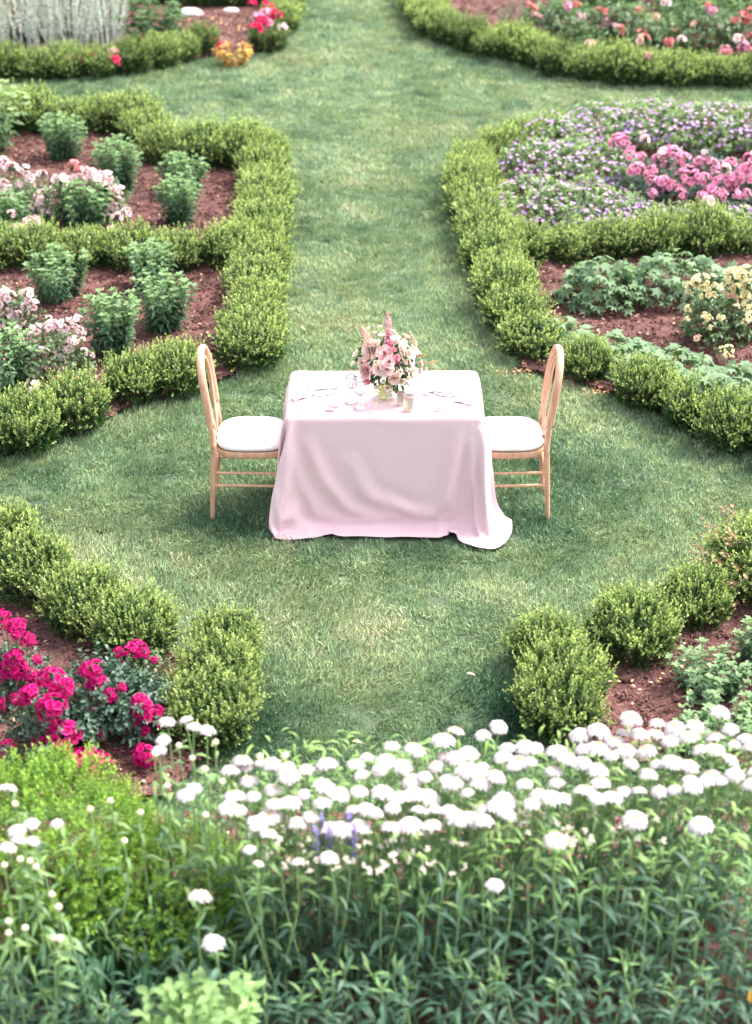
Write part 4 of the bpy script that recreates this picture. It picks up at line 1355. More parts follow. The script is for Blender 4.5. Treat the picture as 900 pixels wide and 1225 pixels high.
# small pale flowers low in the drift
g = Geo()
n = 110
for i in range(n):
    px = rng.uniform(290, 560) if i % 3 else rng.uniform(560, 800)
    q = P(px, rng.uniform(985, 1045) if i % 3 else rng.uniform(960, 1010), rng.uniform(.70, .80))
    for _ in range(3):
        d = unit(rng.normal(0, 1, (5, 3)) + np.array([0, 0, .8]))
        leaves(g, np.tile(q + rng.normal(0, .006, 3), (5, 1)), d, np.tile([0, 0, 1.], (5, 1)), .012, .008, (.78, .72, .62), 'quad')
o = link('small_blossoms', g.mesh('small_blossoms', M_PETAL))
o['kind'] = 'stuff'
o['label'] = 'scattered tiny pale blossoms low in the daisy drift'

# violet salvia spikes
g = Geo()
gs = Geo()
for i, (px, py) in enumerate(((386, 985), (394, 1000), (418, 985), (424, 1000), (378, 1000))):
    q = P(px, py, .80)
    r = thing('salvia_spike', 'blurred violet salvia spike half hidden among the daisies left of the middle', 'salvia', (q[0], q[1], 0.02), 0, 'violet salvia spikes among the daisies')
    g, gs = Geo(), Geo()
    tube(gs, [(0, 0, 0), (.01, 0, .4), (0, 0, .80)], .003, 4, (.12, .18, .1), cap=False)
    n = 70
    t = rng.random(n)
    a = rng.random(n) * 6.28
    leaves(g, np.stack([0 * t, 0 * t, .66 + .16 * t], -1), np.stack([np.cos(a), np.sin(a), .6 + 0 * t], -1), np.tile([0, 0, 1.], (n, 1)), .016, .009, np.array((.26, .20, .48)) * rng.uniform(.8, 1.3, (n, 1)), 'quad')
    link('stem', gs.mesh('stem', M_STEM), r)
    link('florets', g.mesh('florets', M_PETAL), r)['kind'] = 'stuff'

# yellow-green feathery shrub, left
g, gs = Geo(), Geo()
B, Nn = superdome(2900, .44, .33, .34, 2.2, .07, .05, 2)
B = B - Nn * rng.uniform(0, .10, (len(B), 1))
sprigs(g, B, Nn + np.array([0, 0, .5]) + rng.normal(0, .35, B.shape), .075, 12, .019, .008, (.07, .16, .02), (.33, .50, .09), 'quad', 1.0, .5, .0, None, 0, .3)
for b in B[::40]:
    tube(gs, [(b[0] * .1, b[1] * .1, 0), (b[0] * .6, b[1] * .6, b[2] * .5), b], [.006, .004, .002], 4, (.15, .16, .06))
p = P(50, 938, .52) - np.array([0, .36, 0])
r = thing('feathery_shrub', 'fine-leaved yellow-green shrub at the lower left in front of the magenta roses', 'shrub', (p[0], p[1] + .10, .0))
link('foliage', g.mesh('foliage', M_LEAF), r)
link('stem', gs.mesh('stem', M_STEM), r)
r2 = thing('feathery_shrub', 'lower part-hidden fine-leaved shrub between the yellow-green shrub and the first daisies', 'shrub', (p[0] + .52, p[1] + .02, .0), 1.0, None, .72)
for ch in list(r.children):
    link(ch.name.split('.')[0], ch.data, r2)

# strap-leaved tufts, lower left
for i, (x, y, s) in enumerate(((-1.12, 4.22, 1), (-.92, 4.3, .9), (-.74, 4.2, .85), (-1.0, 4.42, 1.05), (-.82, 4.48, .9))):
    g = Geo()
    n = 46
    a = rng.random(n) * 6.28
    B = np.stack([.03 * np.cos(a), .03 * np.sin(a), np.zeros(n)], -1)
    leaves(g, B, np.stack([np.cos(a) * .5, np.sin(a) * .5, np.ones(n)], -1), np.stack([np.cos(a), np.sin(a), .2 + 0 * a], -1), rng.uniform(.3, .55, n) * s, .017, np.array((.075, .17, .085)) * rng.uniform(.7, 1.5, (n, 1)), 'lance', .25)
    tag(link('strap_leaved_tuft', g.mesh('strap_leaved_tuft', M_DAISYLEAF), None, (x, y, .02), (0, 0, 0)),
        ['narrow-leaved tuft at the lower left corner of the frame', 'narrow-leaved tuft in front of the yellow-green shrub', 'narrow-leaved tuft between the pink paver and the bright green plant', 'narrow-leaved tuft at the left edge below the small white daisies', 'narrow-leaved tuft above the pink paver, below the yellow-green shrub'][i], 'plant', 'narrow-leaved tufts at the lower left')

# pinkish paver and bright green plant at the bottom edge
g = Geo()
box(g, (-.085, -.06, -.03), (.085, .06, .03))
o = link('paving_stone', g.mesh('paving_stone', M_PAVER, False), None, P(98, 1216, .0) + np.array([0, 0, .04]), (0, 0, .05))
b = o.modifiers.new('edge', 'BEVEL'); b.width = .006; b.segments = 2
tag(o, 'pinkish paving stone showing under the leaves at the bottom left', 'paver')
o = link('paving_stone', o.data, None, P(60, 1216, .0) + np.array([-.02, 0, .038]), (0, 0, -.04))
b = o.modifiers.new('edge', 'BEVEL'); b.width = .006; b.segments = 2
tag(o, 'pinkish paving stone mostly hidden by leaves, left of the other at the bottom', 'paver')

BL = [one_leaf(rng.uniform(.085, .115), rng.uniform(.040, .052), np.array((.20, .32, .12)) * rng.uniform(.85, 1.2), .7).mesh('leaf', M_LEAF) for _ in range(4)]
p = P(245, 1215, .45)
r = thing('bright_green_plant', 'bright yellow-green broad-leaved plant blurred at the very bottom, left of centre', 'plant', (p[0], p[1], .02))
gs = Geo()
for i in range(30):
    a, q = rng.random() * 6.28, math.sqrt(rng.random())
    t = np.array([.26 * q * math.cos(a), .22 * q * math.sin(a), .50 - .14 * q * q + rng.normal(0, .02)])
    c = spline([(t[0] * .2, t[1] * .2, 0), (t[0] * .7, t[1] * .7, t[2] * .5), t], 3)
    tube(gs, c, .003, 4, (.2, .3, .1), cap=False)
    for j in range(9):
        f = 1 - (j // 3) * .16
        b = c[-1] * f
        link('leaf', BL[rng.integers(4)], r, b, (rng.normal(0, .15), rng.normal(-.5 + .2 * (j // 3), .2), j * 2.1 + a), (.62 + .16 * (j // 3)) * rng.uniform(.85, 1.15))
link('stem', gs.mesh('stem', M_STEM), r)
g = Geo()
leaves(g, np.array([[0, 0, 0.]]), np.array([[.1, .2, 1]]), np.array([[0, -1, .1]]), .07, .04, (.75, .45, .08), 'oval')
tag(link('yellow_leaf', g.mesh('yellow_leaf', M_PETAL), None, P(898, 1200, .3)), 'yellow leaf on the stems at the bottom right edge', 'leaf')


# ---------------------------------------------------------------- the table
TXC, TYC, TH = .048, 7.955, .700
GT = None
t = thing('table', 'rectangular table hidden under the pink cloth in the middle of the round lawn', 'table', (TXC, TYC, 0))
g = Geo(); box(g, (-.524, -.284, .668), (.524, .284, .702)); link('tabletop', g.mesh('tabletop', M_WOOD, False), t)
for sx in (-1, 1):
    for sy in (-1, 1):
        g = Geo(); tube(g, [(sx * .44, sy * .22, 0), (sx * .44, sy * .22, .668)], .018, 10, (.4, .3, .2)); link('leg', g.mesh('leg', M_WOOD), t)

CLOTH = [
-556,5,4,1,-5,-3,6,11,-2,-5,3,7,3,-6,-14,-12,-12,-3,-3,-5,-5,-8,-16,-16,-9,6,13,16,3,2,5,5,7,4,1,-1,3,3,-2,-7,-12,-6,16,19,15,10,-2,-12,-9,10,17,-14,-4,-8,-10,3,0,-13,-14,-11,-13,-4,1,0,7,6,6,11,3,2,8,0,-9,0,3,6,-2,-6,-4,7,0,-2,3,4,
5,1,0,0,-4,-1,1,1,1,2,-1,-2,-1,-4,-2,11,5,-1,-4,-6,0,3,4,-2,-3,-1,1,-1,-1,-1,1,-8,2,15,-4,1,-5,1,-4,-9,0,13,-1,-8,0,3,-3,4,5,5,7,-8,4,0,-6,6,2,-3,-5,3,-5,-1,4,6,-4,-6,2,3,-2,0,2,4,7,-1,1,-4,-2,0,1,1,1,1,-3,-2,2,-1,0,3,1,2,2,-2,-2,-3,
-1,-1,1,0,1,-1,-2,-1,-1,3,-3,-3,5,7,-7,-3,2,0,-4,-2,2,1,1,3,4,6,-5,1,5,-5,3,1,-6,3,2,-7,2,3,-5,-1,5,6,-7,-1,6,-4,-2,2,2,5,3,0,-2,-2,-1,-1,2,2,-1,0,-2,1,2,-2,0,0,1,-1,-1,-1,0,0,0,0,2,1,-3,-1,0,0,4,-17,10,9,6,-18,2,2,1,-4,-4,1,0,12,6,
-2,-3,5,-5,6,-1,-5,4,-2,-3,5,-8,2,2,6,-6,-5,5,5,-7,4,8,-11,-2,5,2,6,0,1,-3,-1,-1,0,3,0,-1,-1,0,0,0,0,0,-1,-1,0,-1,0,0,1,1,0,1,0,-4,1,4,-2,-4,11,-5,0,-10,5,4,5,0,-2,-7,-2,-4,11,10,-8,3,0,-5,4,-1,-8,8,3,-6,-8,3,1,-1,6,-3,-8,7,3,-5,5,
0,-7,2,5,2,4,0,-1,-2,-1,0,1,2,-1,-1,0,-1,1,-1,1,-2,0,-1,1,0,0,0,0,1,1,-1,-2,-1,3,-2,-3,0,17,-14,-5,6,-3,3,2,-5,0,3,-3,-2,9,6,-6,5,-3,-4,4,1,-3,1,4,-11,3,1,0,1,6,0,-8,4,1,-3,8,-5,-6,6,5,3,2,-1,-2,-1,-1,1,3,-1,-2,-1,1,-1,1,-1,-1,-1,0,
0,0,0,0,1,0,2,0,-3,-1,5,-6,0,4,4,-10,1,-1,3,1,-5,-3,0,12,3,-2,-3,6,-2,-3,6,-4,-4,6,3,-2,0,-10,0,4,4,-6,0,6,-1,-3,3,2,-1,3,-7,-3,7,5,3,1,-2,-2,-2,2,2,0,-2,0,-1,0,1,-2,-1,0,1,-1,0,0,0,0,2,1,0,-2,0,1,-4,3,2,-1,-7,2,0,3,-3,-4,-1,4,0,11,
6,-10,-1,7,-5,-5,9,1,-3,1,8,3,-5,-2,-2,3,5,-6,0,3,-1,-1,1,1,5,-2,-6,0,7,5,1,0,-2,-1,-2,3,1,-2,-1,0,0,0,-3,0,1,0,0,0,0,0,1,0,1,1,-1,-1,0,-2,3,2,-4,-6,5,-1,2,-5,-3,5,6,4,-4,-1,10,-7,-3,7,-2,-4,4,6,1,-2,4,-11,1,1,-2,5,7,-5,6,1,-5,-2,0,
2,6,-6,-7,3,8,4,0,-1,-2,-2,1,3,-2,-1,0,0,0,-2,1,-1,0,0,0,0,0,-1,2,1,1,-2,0,-1,-1,4,1,-6,-2,3,0,-1,-5,1,8,8,-5,5,-5,-3,7,-4,-4,8,-2,3,1,6,2,-3,-5,-1,0,-2,-2,3,4,-2,1,7,-5,0,-4,5,2,-6,-4,6,7,2,0,-1,-1,-2,4,-3,0,-1,0,-1,-1,0,1,-1,0,0,
0,-1,1,0,2,1,-1,-1,0,-1,0,7,-12,4,-3,4,-4,-4,6,4,4,0,-3,7,-4,-5,7,-1,-4,10,0,4,-1,4,-19,-8,2,0,2,-2,-4,-1,1,0,2,11,-2,-3,-8,9,3,-9,-5,11,7,0,-1,0,-1,3,-2,-3,0,0,-1,-1,0,0,0,0,0,0,0,-1,0,2,1,0,-1,1,-2,1,2,-9,3,2,0,-6,2,8,3,-2,8,-6,-3,
6,-2,-2,4,3,1,3,-3,6,-12,-11,-12,-2,0,2,2,1,1,-1,3,-1,-1,7,3,-7,-4,8,4,-6,-7,12,3,0,0,0,0,0,-3,0,1,-2,-1,1,-1,1,-1,1,-1,1,-1,0,1,2,-1,-1,0,-2,4,-2,-9,6,1,-2,-3,5,6,3,-4,0,6,-6,-2,7,-1,4,1,-1,3,5,-5,-8,3,3,-13,-3,0,2,0,3,8,2,0,-3,-10,
6,10,-10,1,6,3,-7,-4,13,-1,-2,-1,1,1,-3,0,0,-2,1,-1,0,0,1,-1,0,1,0,-1,-1,3,-1,1,-1,-1,6,-7,-3,1,3,-6,2,11,2,-2,5,-6,-4,6,-4,3,5,4,0,1,1,-10,5,-2,1,11,-4,-9,-8,-3,4,-1,-3,3,3,5,1,-5,0,5,-3,-1,5,7,-9,1,6,0,0,-3,2,-3,0,1,-1,-1,0,0,-1,
1,0,1,-1,1,-2,1,1,0,-1,1,-2,4,-8,1,1,-3,-1,9,4,3,-3,-2,4,-3,2,7,2,0,-5,8,0,-5,8,-12,2,4,12,-3,0,-4,-7,-7,0,0,-2,0,-2,12,3,0,0,-5,-1,-1,6,8,-12,8,0,0,1,-1,-4,0,0,0,0,1,1,0,0,0,0,1,-1,-1,-1,0,0,0,0,-2,4,-10,4,-2,-4,7,8,1,-1,3,-5,-1,8,
2,1,2,2,4,-3,-1,-2,3,-8,3,-7,10,3,-2,0,-1,-4,-7,-7,-4,-1,0,0,5,8,7,-1,-7,-3,-3,8,11,-11,4,0,0,1,-4,-1,1,-1,0,2,0,1,-1,1,0,-1,0,-1,-1,0,1,0,-1,0,0,-8,5,-5,1,10,6,2,-9,2,4,-4,7,6,-1,3,2,1,-2,0,1,-27,2,10,-4,10,7,-3,-2,0,0,-1,-4,-5,-8,
-5,-3,0,0,5,11,5,-5,-5,-5,8,10,-2,-3,-1,2,-3,-2,1,-1,1,1,0,0,1,0,0,0,-1,-1,-1,1,0,0,0,3,-5,-5,1,-3,9,10,0,-5,4,0,-3,10,-2,-1,6,1,-2,-14,0,1,1,11,-9,-6,3,-9,18,7,-1,-1,-2,0,1,-4,-2,-4,-7,-7,-2,-1,1,8,9,4,-7,-12,11,10,0,-5,2,-3,-2,1,
-1,1,0,0,0,0,0,0,1,0,0,-2,0,0,1,-1,1,-6,-1,-3,6,13,0,-6,2,3,-1,7,3,2,1,0,-6,-6,1,-14,-2,1,19,-3,-8,10,-10,2,18,2,-3,0,3,-2,3,-1,-2,-1,-4,-8,-6,-6,-1,4,9,10,-6,-10,7,13,-3,-3,1,-4,0,0,1,0,0,0,0,0,0,0,2,0,-3,0,0,1,-2,1,-8,3,-2,14,5,-9,
3,4,0,5,4,2,1,-4,-6,-11,-2,3,12,0,0,-1,4,0,4,13,-16,-5,19,4,-1,-4,3,1,0,0,-1,-1,0,-4,-7,-9,-5,-1,6,18,-2,-11,3,10,-3,0,-4,2,-3,2,-1,-1,1,0,-1,1,-1,1,3,-2,-2,2,0,-4,2,-6,-3,13,8,-9,6,4,0,4,0,3,-4,-7,-7,-4,8,6,9,3,0,-1,-9,6,3,-14,18,
-3,-12,-6,10,4,4,-1,1,0,0,-1,0,-1,0,1,-5,-9,-9,-6,2,14,5,-10,6,5,1,-4,0,-1,1,-1,0,-1,0,0,0,-1,0,2,5,-5,0,0,-2,1,-6,6,12,-5,5,3,-1,2,-1,3,-6,-4,1,6,7,2,-1,0,2,-1,-3,-7,-4,-6,7,18,1,-2,-10,-3,7,5,-4,-2,3,4,-1,-1,0,-1,0,2,-2,-7,-9,-10,
-3,12,13,-5,5,0,-4,-1,-1,1,-2,-1,1,-1,0,0,-1,0,0,5,0,1,-4,-1,-3,-3,20,-3,1,4,0,1,0,4,-2,0,3,1,-3,-7,4,3,-2,-6,-4,-7,-8,-4,-7,9,19,-1,1,-2,-3,0,3,-1,-2,-6,1,7,3,1,0,-2,0,0,0,-2,-6,-11,-12,2,20,-2,3,-3,-3,-1,1,-1,0,-1,0,0,-1,1,-1,0,0,
7,0,-12,-7,0,26,-2,4,4,1,1,2,-1,-5,-4,-4,-5,-7,0,6,-7,-4,-7,1,-4,1,2,-7,-1,-5,26,-1,-2,0,0,0,0,3,-4,-4,-8,-2,3,2,3,4,1,3,2,-1,1,-1,-4,-11,-16,8,4,7,-12,6,-2,2,2,-1,1,0,1,1,1,1,-1,1,2,1,-2,2,-1,5,0,-2,-6,-6,-8,-7,-5,-5,-4,-1,3,0,-4,
0,0,3,-3,7,0,-8,6,17,21,29,0,0,-1,1,-3,-2,-6,4,0,2,-5,-5,-2,-1,0,1,1,1,3,1,2,2,3,-1,-7,5,2,0,1,0,0,0,1,0,1,0,1,-1,0,1,1,0,-1,2,1,-3,-2,-7,-6,-5,-4,-3,-2,-3,-1,-1,-3,-5,-5,-3,-3,0,0,3,4,2,9,13,12,-5,29,0,0,0,-4,-6,-6,3,6,2,0,0,0,-1,
-1,-2,0,-1,0,-1,1,0,1,0,3,4,3,2,-2,-1,0,0,0,0,0,0,-1,0,1,0,0,0,0,0,0,0,0,-4,0,-1,0,-1,0,-1,0,-1,0,0,-1,-1,-4,-3,-10,-6,-10,-9,2,6,5,9,10,29,0,-1,-1,-3,-6,-4,8,0,3,0,2,0,1,0,1,-1,1,-1,1,-1,1,-1,1,-1,1,0,0,0,1,-1,0,0,0,0,0,0,0,0,0,0,
0,0,0,0,1,-2,-1,-2,-1,-2,0,-2,0,0,1,0,1,1,1,4,-1,2,-2,0,-6,-9,-6,-4,-7,-3,27,-1,-2,-3,-2,4,4,0,-3,4,1,0,0,0,0,0,0,0,0,0,0,0,0,0,0,0,0,0,1,-1,0,0,0,0,0,0,1,-1,0,0,0,0,0,1,-1,0,0,0,0,-1,0,0,0,0,-1,-1,-1,-1,0,-2,-2,1,1,2,1,1,0,-1,-3,-2,
-19,28,-2,-2,1,0,3,0,-1,0,-1,1,-1,1,0,0,0,1,-1,1,0,0,0,1,-1,1,0,0,1,-1,0,0,0,0,0,0,0,0,0,0,0,0,0,0,0,0,0,0,0,0,0,0,-1,0,-1,0,-1,1,-1,-1,0,-1,-2,0,0,0,1,3,0,-3,-2,5,28,-2,1,-1,2,1,0,0,0,0,-1,1,0,-1,1,0,0,0,0,0,0,0,0,0,0,0,0,0,0,0,1,
-1,0,0,0,0,0,0,0,0,0,0,0,0,0,0,0,0,0,0,0,-1,0,0,0,0,-1,0,0,0,0,1,0,0,0,0,-1,1,0,-11,1,26,1,-1,2,0,1,0,0,0,-1,1,0,-1,1,0,0,-1,1,0,-1,1,0,0,0,0,0,0,0,0,0,0,0,0,0,0,0,0,1,-1,0,0,0,0,0,1,-1,0,0,0,0,0,0,0,0,0,0,0,-1,0,0,0,0,0,0,0,0,0,0,
0,-3,-5,20,3,-1,6,1,0,0,0,-1,1,0,0,0,0,0,0,0,0,0,0,0,0,0,0,0,0,0,0,0,0,0,0,0,0,0,0,0,0,0,0,0,0,0,0,0,0,0,0,0,0,0,1,-1,0,0,0,0,0,0,0,0,0,0,0,0,0,0,0,0,0,-3,15,4,9,-2,3,0,0,0,0,0,0,0,0,0,0,0,0,0,0,1,-1,0,0,0,0,0,0,0,0,0,0,1,-1,0,0,0,
0,0,0,0,0,0,0,0,0,0,0,0,0,0,0,0,0,0,0,0,0,0,0,0,0,0,0,0,-1,0,0,1,0,0,0,26,2,0,1,0,0,0,0,0,0,0,0,0,0,0,0,0,0,0,0,0,0,0,0,0,0,0,0,0,0,0,0,0,0,0,0,0,0,1,-1,0,0,0,0,0,1,-1,0,0,0,0,0,0,0,0,0,0,0,0,0,0,0,0,0,0,0,0,0,-1,1,0,28,-1,1,0,1,0,
0,0,1,-1,0,0,0,0,0,0,0,0,0,0,0,0,0,0,0,0,1,-1,0,0,0,0,0,0,0,0,0,0,0,0,0,0,0,0,0,0,0,0,0,0,0,0,0,0,0,0,0,1,-1,0,0,0,0,0,0,0,0,-1,1,-1,1,29,-1,0,1,0,0,0,0,0,0,0,0,1,-1,0,0,0,0,0,0,0,0,0,1,-1,0,0,0,0,0,0,0,1,-1,0,0,0,0,0,0,0,0,0,0,0,0,
1,-1,0,0,0,0,0,0,0,0,0,0,0,0,0,0,0,0,1,-1,0,0,0,0,0,29,1,-1,0,0,0,0,0,0,0,0,0,0,0,0,0,1,-1,0,0,0,0,0,0,0,0,0,0,0,0,0,0,0,0,0,0,0,0,0,1,-1,0,0,0,0,0,0,0,0,0,0,0,0,0,0,0,0,0,0,0,0,0,0,0,0,0,0,0,0,0,0,29,0,0,0,0,0,0,0,0,0,0,0,0,0,0,0,
0,0,0,0,0,0,0,0,0,0,0,0,0,0,0,0,0,0,0,0,0,0,0,0,0,0,0,0,0,0,0,0,0,0,0,0,1,-1,0,0,0,0,0,0,0,0,0,0,0,0,0,0,0,0,0,29,0,0,0,0,0,0,0,0,0,0,0,0,0,0,0,0,0,0,0,1,-1,0,0,0,0,0,1,-1,0,0,0,0,1,-1,0,0,0,0,0,0,0,0,0,0,0,0,0,0,0,0,0,0,0,0,0,0,0,
1,-1,0,0,0,0,0,0,0,0,0,0,0,29,0,0,0,0,1,-1,0,0,1,-1,0,0,0,0,0,0,0,0,0,0,0,0,0,0,0,0,0,0,0,0,0,0,0,0,0,0,0,0,0,1,-1,0,0,0,0,0,0,0,0,0,0,0,0,0,0,0,0,0,0,0,0,0,0,0,1,-1,0,0,0,0,29,0,1,-1,0,0,0,0,0,0,0,0,0,1,-1,0,0,0,0,0,0,0,0,0,1,-1,0,
0,0,0,0,0,0,0,0,0,0,0,0,0,0,0,0,0,0,0,0,1,-1,0,0,0,0,0,0,0,0,0,0,0,0,0,0,0,0,0,0,0,0,0,0,29,0,0,0,0,0,0,0,0,0,0,0,0,0,0,0,0,1,-1,0,0,0,0,0,0,0,0,0,0,0,0,0,0,0,1,-1,0,0,0,0,0,0,0,0,0,0,0,0,0,0,0,0,0,1,-1,0,0,0,0,1,-1,0,0,0,0,0,0,0,0,
0,0,29,0,0,0,0,0,0,0,0,0,0,0,0,0,0,0,0,0,0,0,0,0,0,0,0,0,0,0,1,-1,0,0,0,0,0,0,0,0,0,0,0,1,-1,0,0,0,0,0,0,0,0,0,0,0,0,0,0,0,0,0,0,0,0,0,0,0,1,-1,0,0,0,29,0,0,0,0,0,1,-1,0,0,0,0,0,0,0,0,0,0,0,0,0,1,-1,0,0,0,0,0,0,0,0,0,0,0,0,0,0,0,0,
0,0,0,0,0,0,0,0,0,0,0,0,0,0,0,0,0,0,0,0,0,0,0,0,0,0,0,0,0,0,0,0,29,0,0,1,-1,0,0,0,0,0,1,-1,0,0,0,0,0,0,0,0,0,0,0,0,0,1,-1,0,0,0,0,0,0,0,0,0,0,0,0,0,0,0,0,0,0,0,0,0,0,0,0,0,0,0,0,0,0,0,0,0,1,-1,0,0,0,0,0,0,0,0,-1,29,0,0,0,0,0,0,0,0,
0,0,0,0,0,1,-1,0,0,0,0,0,0,0,0,0,0,0,0,0,0,0,0,0,0,0,1,-1,0,0,0,0,0,1,-1,0,0,0,0,0,0,0,0,0,0,0,0,0,0,0,0,0,0,0,0,0,0,0,0,0,-1,1,29,0,0,0,0,0,0,0,0,0,0,0,0,0,0,0,0,0,1,-1,0,0,1,-1,0,0,0,0,0,0,0,0,0,0,0,0,0,0,0,0,0,0,0,0,0,0,0,0,0,0,
0,0,0,0,0,0,0,0,0,0,0,0,0,0,0,0,0,0,-1,-2,-2,29,0,0,0,0,0,0,0,0,0,0,0,0,0,0,0,0,0,0,0,0,0,0,0,0,0,1,-1,0,1,-1,0,0,0,0,0,0,0,0,0,0,0,0,0,0,0,0,0,0,0,0,0,0,0,1,-1,0,0,0,0,0,1,-1,0,0,0,0,0,-6,-2,5,29,0,0,0,1,-1,-1,1,0,0,0,1,-1,0,0,0,0,
0,0,0,0,0,0,0,0,0,0,0,0,0,0,0,0,0,0,0,1,-1,0,0,0,0,0,1,-1,0,0,0,0,0,0,0,0,0,0,0,0,0,0,0,0,0,0,0,0,0,-1,-2,-7,4,6,29,0,0,0,0,-1,1,0,0,0,0,0,0,0,0,1,-1,0,0,0,0,0,0,1,-1,0,0,0,0,0,0,0,0,0,0,0,0,0,0,0,0,0,0,0,0,0,0,0,0,0,0,0,0,0,0,0,0,
0,0,0,0,0,0,0,0,0,-1,-8,8,-1,1,29,0,0,0,0,0,-2,1,1,0,0,0,0,0,0,0,0,0,0,1,-1,0,0,0,0,0,0,1,-1,0,1,-1,0,0,0,0,0,0,0,0,0,0,0,0,0,0,0,0,0,0,0,0,0,0,0,1,-1,0,0,0,0,0,0,-2,1,-2,-3,4,1,0,-1,29,0,0,0,0,0,-2,-1,1,1,1,0,0,0,0,0,0,0,0,0,0,0,0,
0,1,-1,0,0,0,0,0,0,0,0,0,0,0,1,-1,0,0,0,0,0,1,-1,0,0,0,0,0,0,0,0,0,0,0,0,0,0,-1,-1,0,-2,1,0,-1,2,1,-1,0,29,0,-1,0,0,-3,2,1,-2,0,1,1,1,0,0,0,0,0,0,0,0,0,0,0,0,1,-1,0,0,0,0,0,0,0,0,0,0,0,0,0,0,0,0,0,0,0,0,-1,1,0,0,0,0,0,0,-1,1,-1,-1,
-1,0,-1,0,0,-5,1,5,-2,-4,5,2,30,-3,-3,-5,3,0,3,1,1,0,-2,1,1,1,0,0,1,0,0,0,0,0,0,0,0,0,1,-1,1,-1,0,1,-1,0,0,0,0,0,0,0,0,0,0,0,0,0,0,0,0,0,0,0,-1,-1,-1,0,-1,0,0,0,-1,1,0,2,-1,0,-4,2,4,-1,-4,22,-3,-9,5,5,-2,4,7,-1,0,0,-2,0,0,1,1,0,0,0,
0,1,0,0,0,-1,1,0,1,-1,0,0,0,0,0,0,0,0,0,1,-1,0,0,0,0,0,0,0,0,0,-1,-1,-2,0,0,1,0,1,0,0,0,0,-1,-2,-3,5,0,1,2,-1,0,-9,16,0,5,0,1,2,1,1,2,0,1,0,-1,0,-1,-1,1,0,0,1,0,0,0,0,1,-1,1,0,0,0,0,0,0,0,0,0,0,0,0,0,0,0,0,0,0,0,0,0,-2,-1,-1,2,0,1,
-1,-1,-1,-1,-1,-1,-1,0,0,4,-1,-2,-1,0,6,-9,-19,10,4,2,5,-1,7,-3,-1,-4,1,3,2,1,0,1,1,-1,0,1,-1,0,0,0,0,0,1,0,2,0,-1,0,0,1,-1,0,0,0,0,0,0,0,0,0,0,0,1,-1,-1,0,-2,-3,-1,0,-2,0,1,0,1,1,1,1,1,2,-1,-2,1,1,-3,-7,-5,5,-7,11,15,3,2,1,-3,-5,1,
-2,-3,0,-1,0,0,-1,1,0,0,1,2,1,3,2,3,1,3,2,0,-1,0,0,0,0,0,0,0,0,0,1,-1,0,0,0,0,0,0,-1,-3,0,4,-1,-1,2,0,0,0,-1,-1,-1,-1,-2,-3,-3,-4,-6,-8,-2,-3,9,-6,13,5,0,8,-1,0,2,-1,2,-1,0,-2,0,-1,-1,1,-1,1,0,0,-1,0,-2,2,1,3,-2,4,1,0,-1,0,0,0,0,0,
0,0,0,0,0,0,0,0,0,-1,0,1,0,0,-1,-3,-2,0,-1,-2,-2,-2,-1,-3,-3,-6,-5,-5,-5,-5,3,-5,5,6,3,23,-15,4,3,5,1,5,1,1,1,0,0,0,0,0,-1,0,-1,-3,1,-2,2,3,-1,0,0,-1,7,-1,-5,0,1,0,1,0,0,0,0,0,0,0,0,0,0,1,3,-2,-3,1,-3,-5,-2,-3,-7,-3,-3,-2,0,-3,-5,-4,
0,0,1,2,5,3,13,-13,-10,11,3,12,-2,1,4,6,-3,0,2,4,0,0,-2,-3,-6,-3,1,4,3,1,5,0,-1,-1,-2,2,-3,-8,15,0,-2,-1,-1,-1,-1,0,0,-1,0,-1,1,-1,-1,1,-3,-3,2,10,-5,-2,-6,-3,-2,0,3,1,0,-2,-1,3,2,2,2,1,2,3,-4,-13,0,-6,3,11,-5,14,1,-2,3,5,0,-2,-7,-7,
-10,-6,4,9,10,2,1,4,1,-3,-6,-4,3,7,-8,0,-8,-15,20,-7,0,1,0,1,-1,-1,1,-1,0,-1,0,0,2,-7,-4,8,-2,15,1,1,-1,-3,-5,-11,-1,1,4,4,5,8,3,3,2,1,-2,-3,-4,0,-5,3,-1,18,-8,2,7,2,-6,-13,-14,-1,3,14,14,8,2,-3,1,-3,-8,-7,-4,7,10,2,-12,-5,12,-1,-14,
4,-1,-2,0,0,-1,0,1,-1,0,0,0,0,2,0,-1,-4,7,-4,0,8,4,2,3,4,2,-5,-7,-7,-4,-3,-1,-3,-4,1,0,4,2,2,-1,10,12,12,0,5,0,-1,-9,-19,-2,13,11,11,4,0,-3,-2,-6,-8,-7,1,7,11,2,-4,-11,2,14,-7,-18,5,4,-1,1,-2,0,0,0,-1,0,0,1,0,0,0,1,2,-2,-3,12,-17,7,
7,-1,3,0,2,5,1,-2,0,-3,-9,-3,0,-4,5,-9,-5,2,9,7,-12,17,1,-1,0,-4,-25,9,18,7,0,3,-2,-4,-9,-10,-4,2,9,10,1,-3,-6,-5,5,5,0,-17,-5,12,1,-2,0,0,0,0,0,0,0,0,-1,0,1,0,0,3,-1,-7,9,-2,-11,10,6,-5,4,-2,-2,12,2,-8,-4,4,1,6,-3,-15,-4,10,6,1,-10,
5,22,-7,2,0,-19,9,16,-3,3,0,-9,-9,-8,-3,5,10,8,0,-6,-2,-6,4,-1,2,7,-15,-4,1,9,-4,0,2,-1,0,0,0,0,0,0,0,0,0,0,0,1,-4,-2,0,13,-12,-6,10,7,-7,6,-3,-14,12,13,0,-10,-4,-8,12,10,1,-5,-5,-3,9,-13,20,-1,-6,-3,0,13,-4,4,-8,-10,-7,-1,4,9,5,-1,
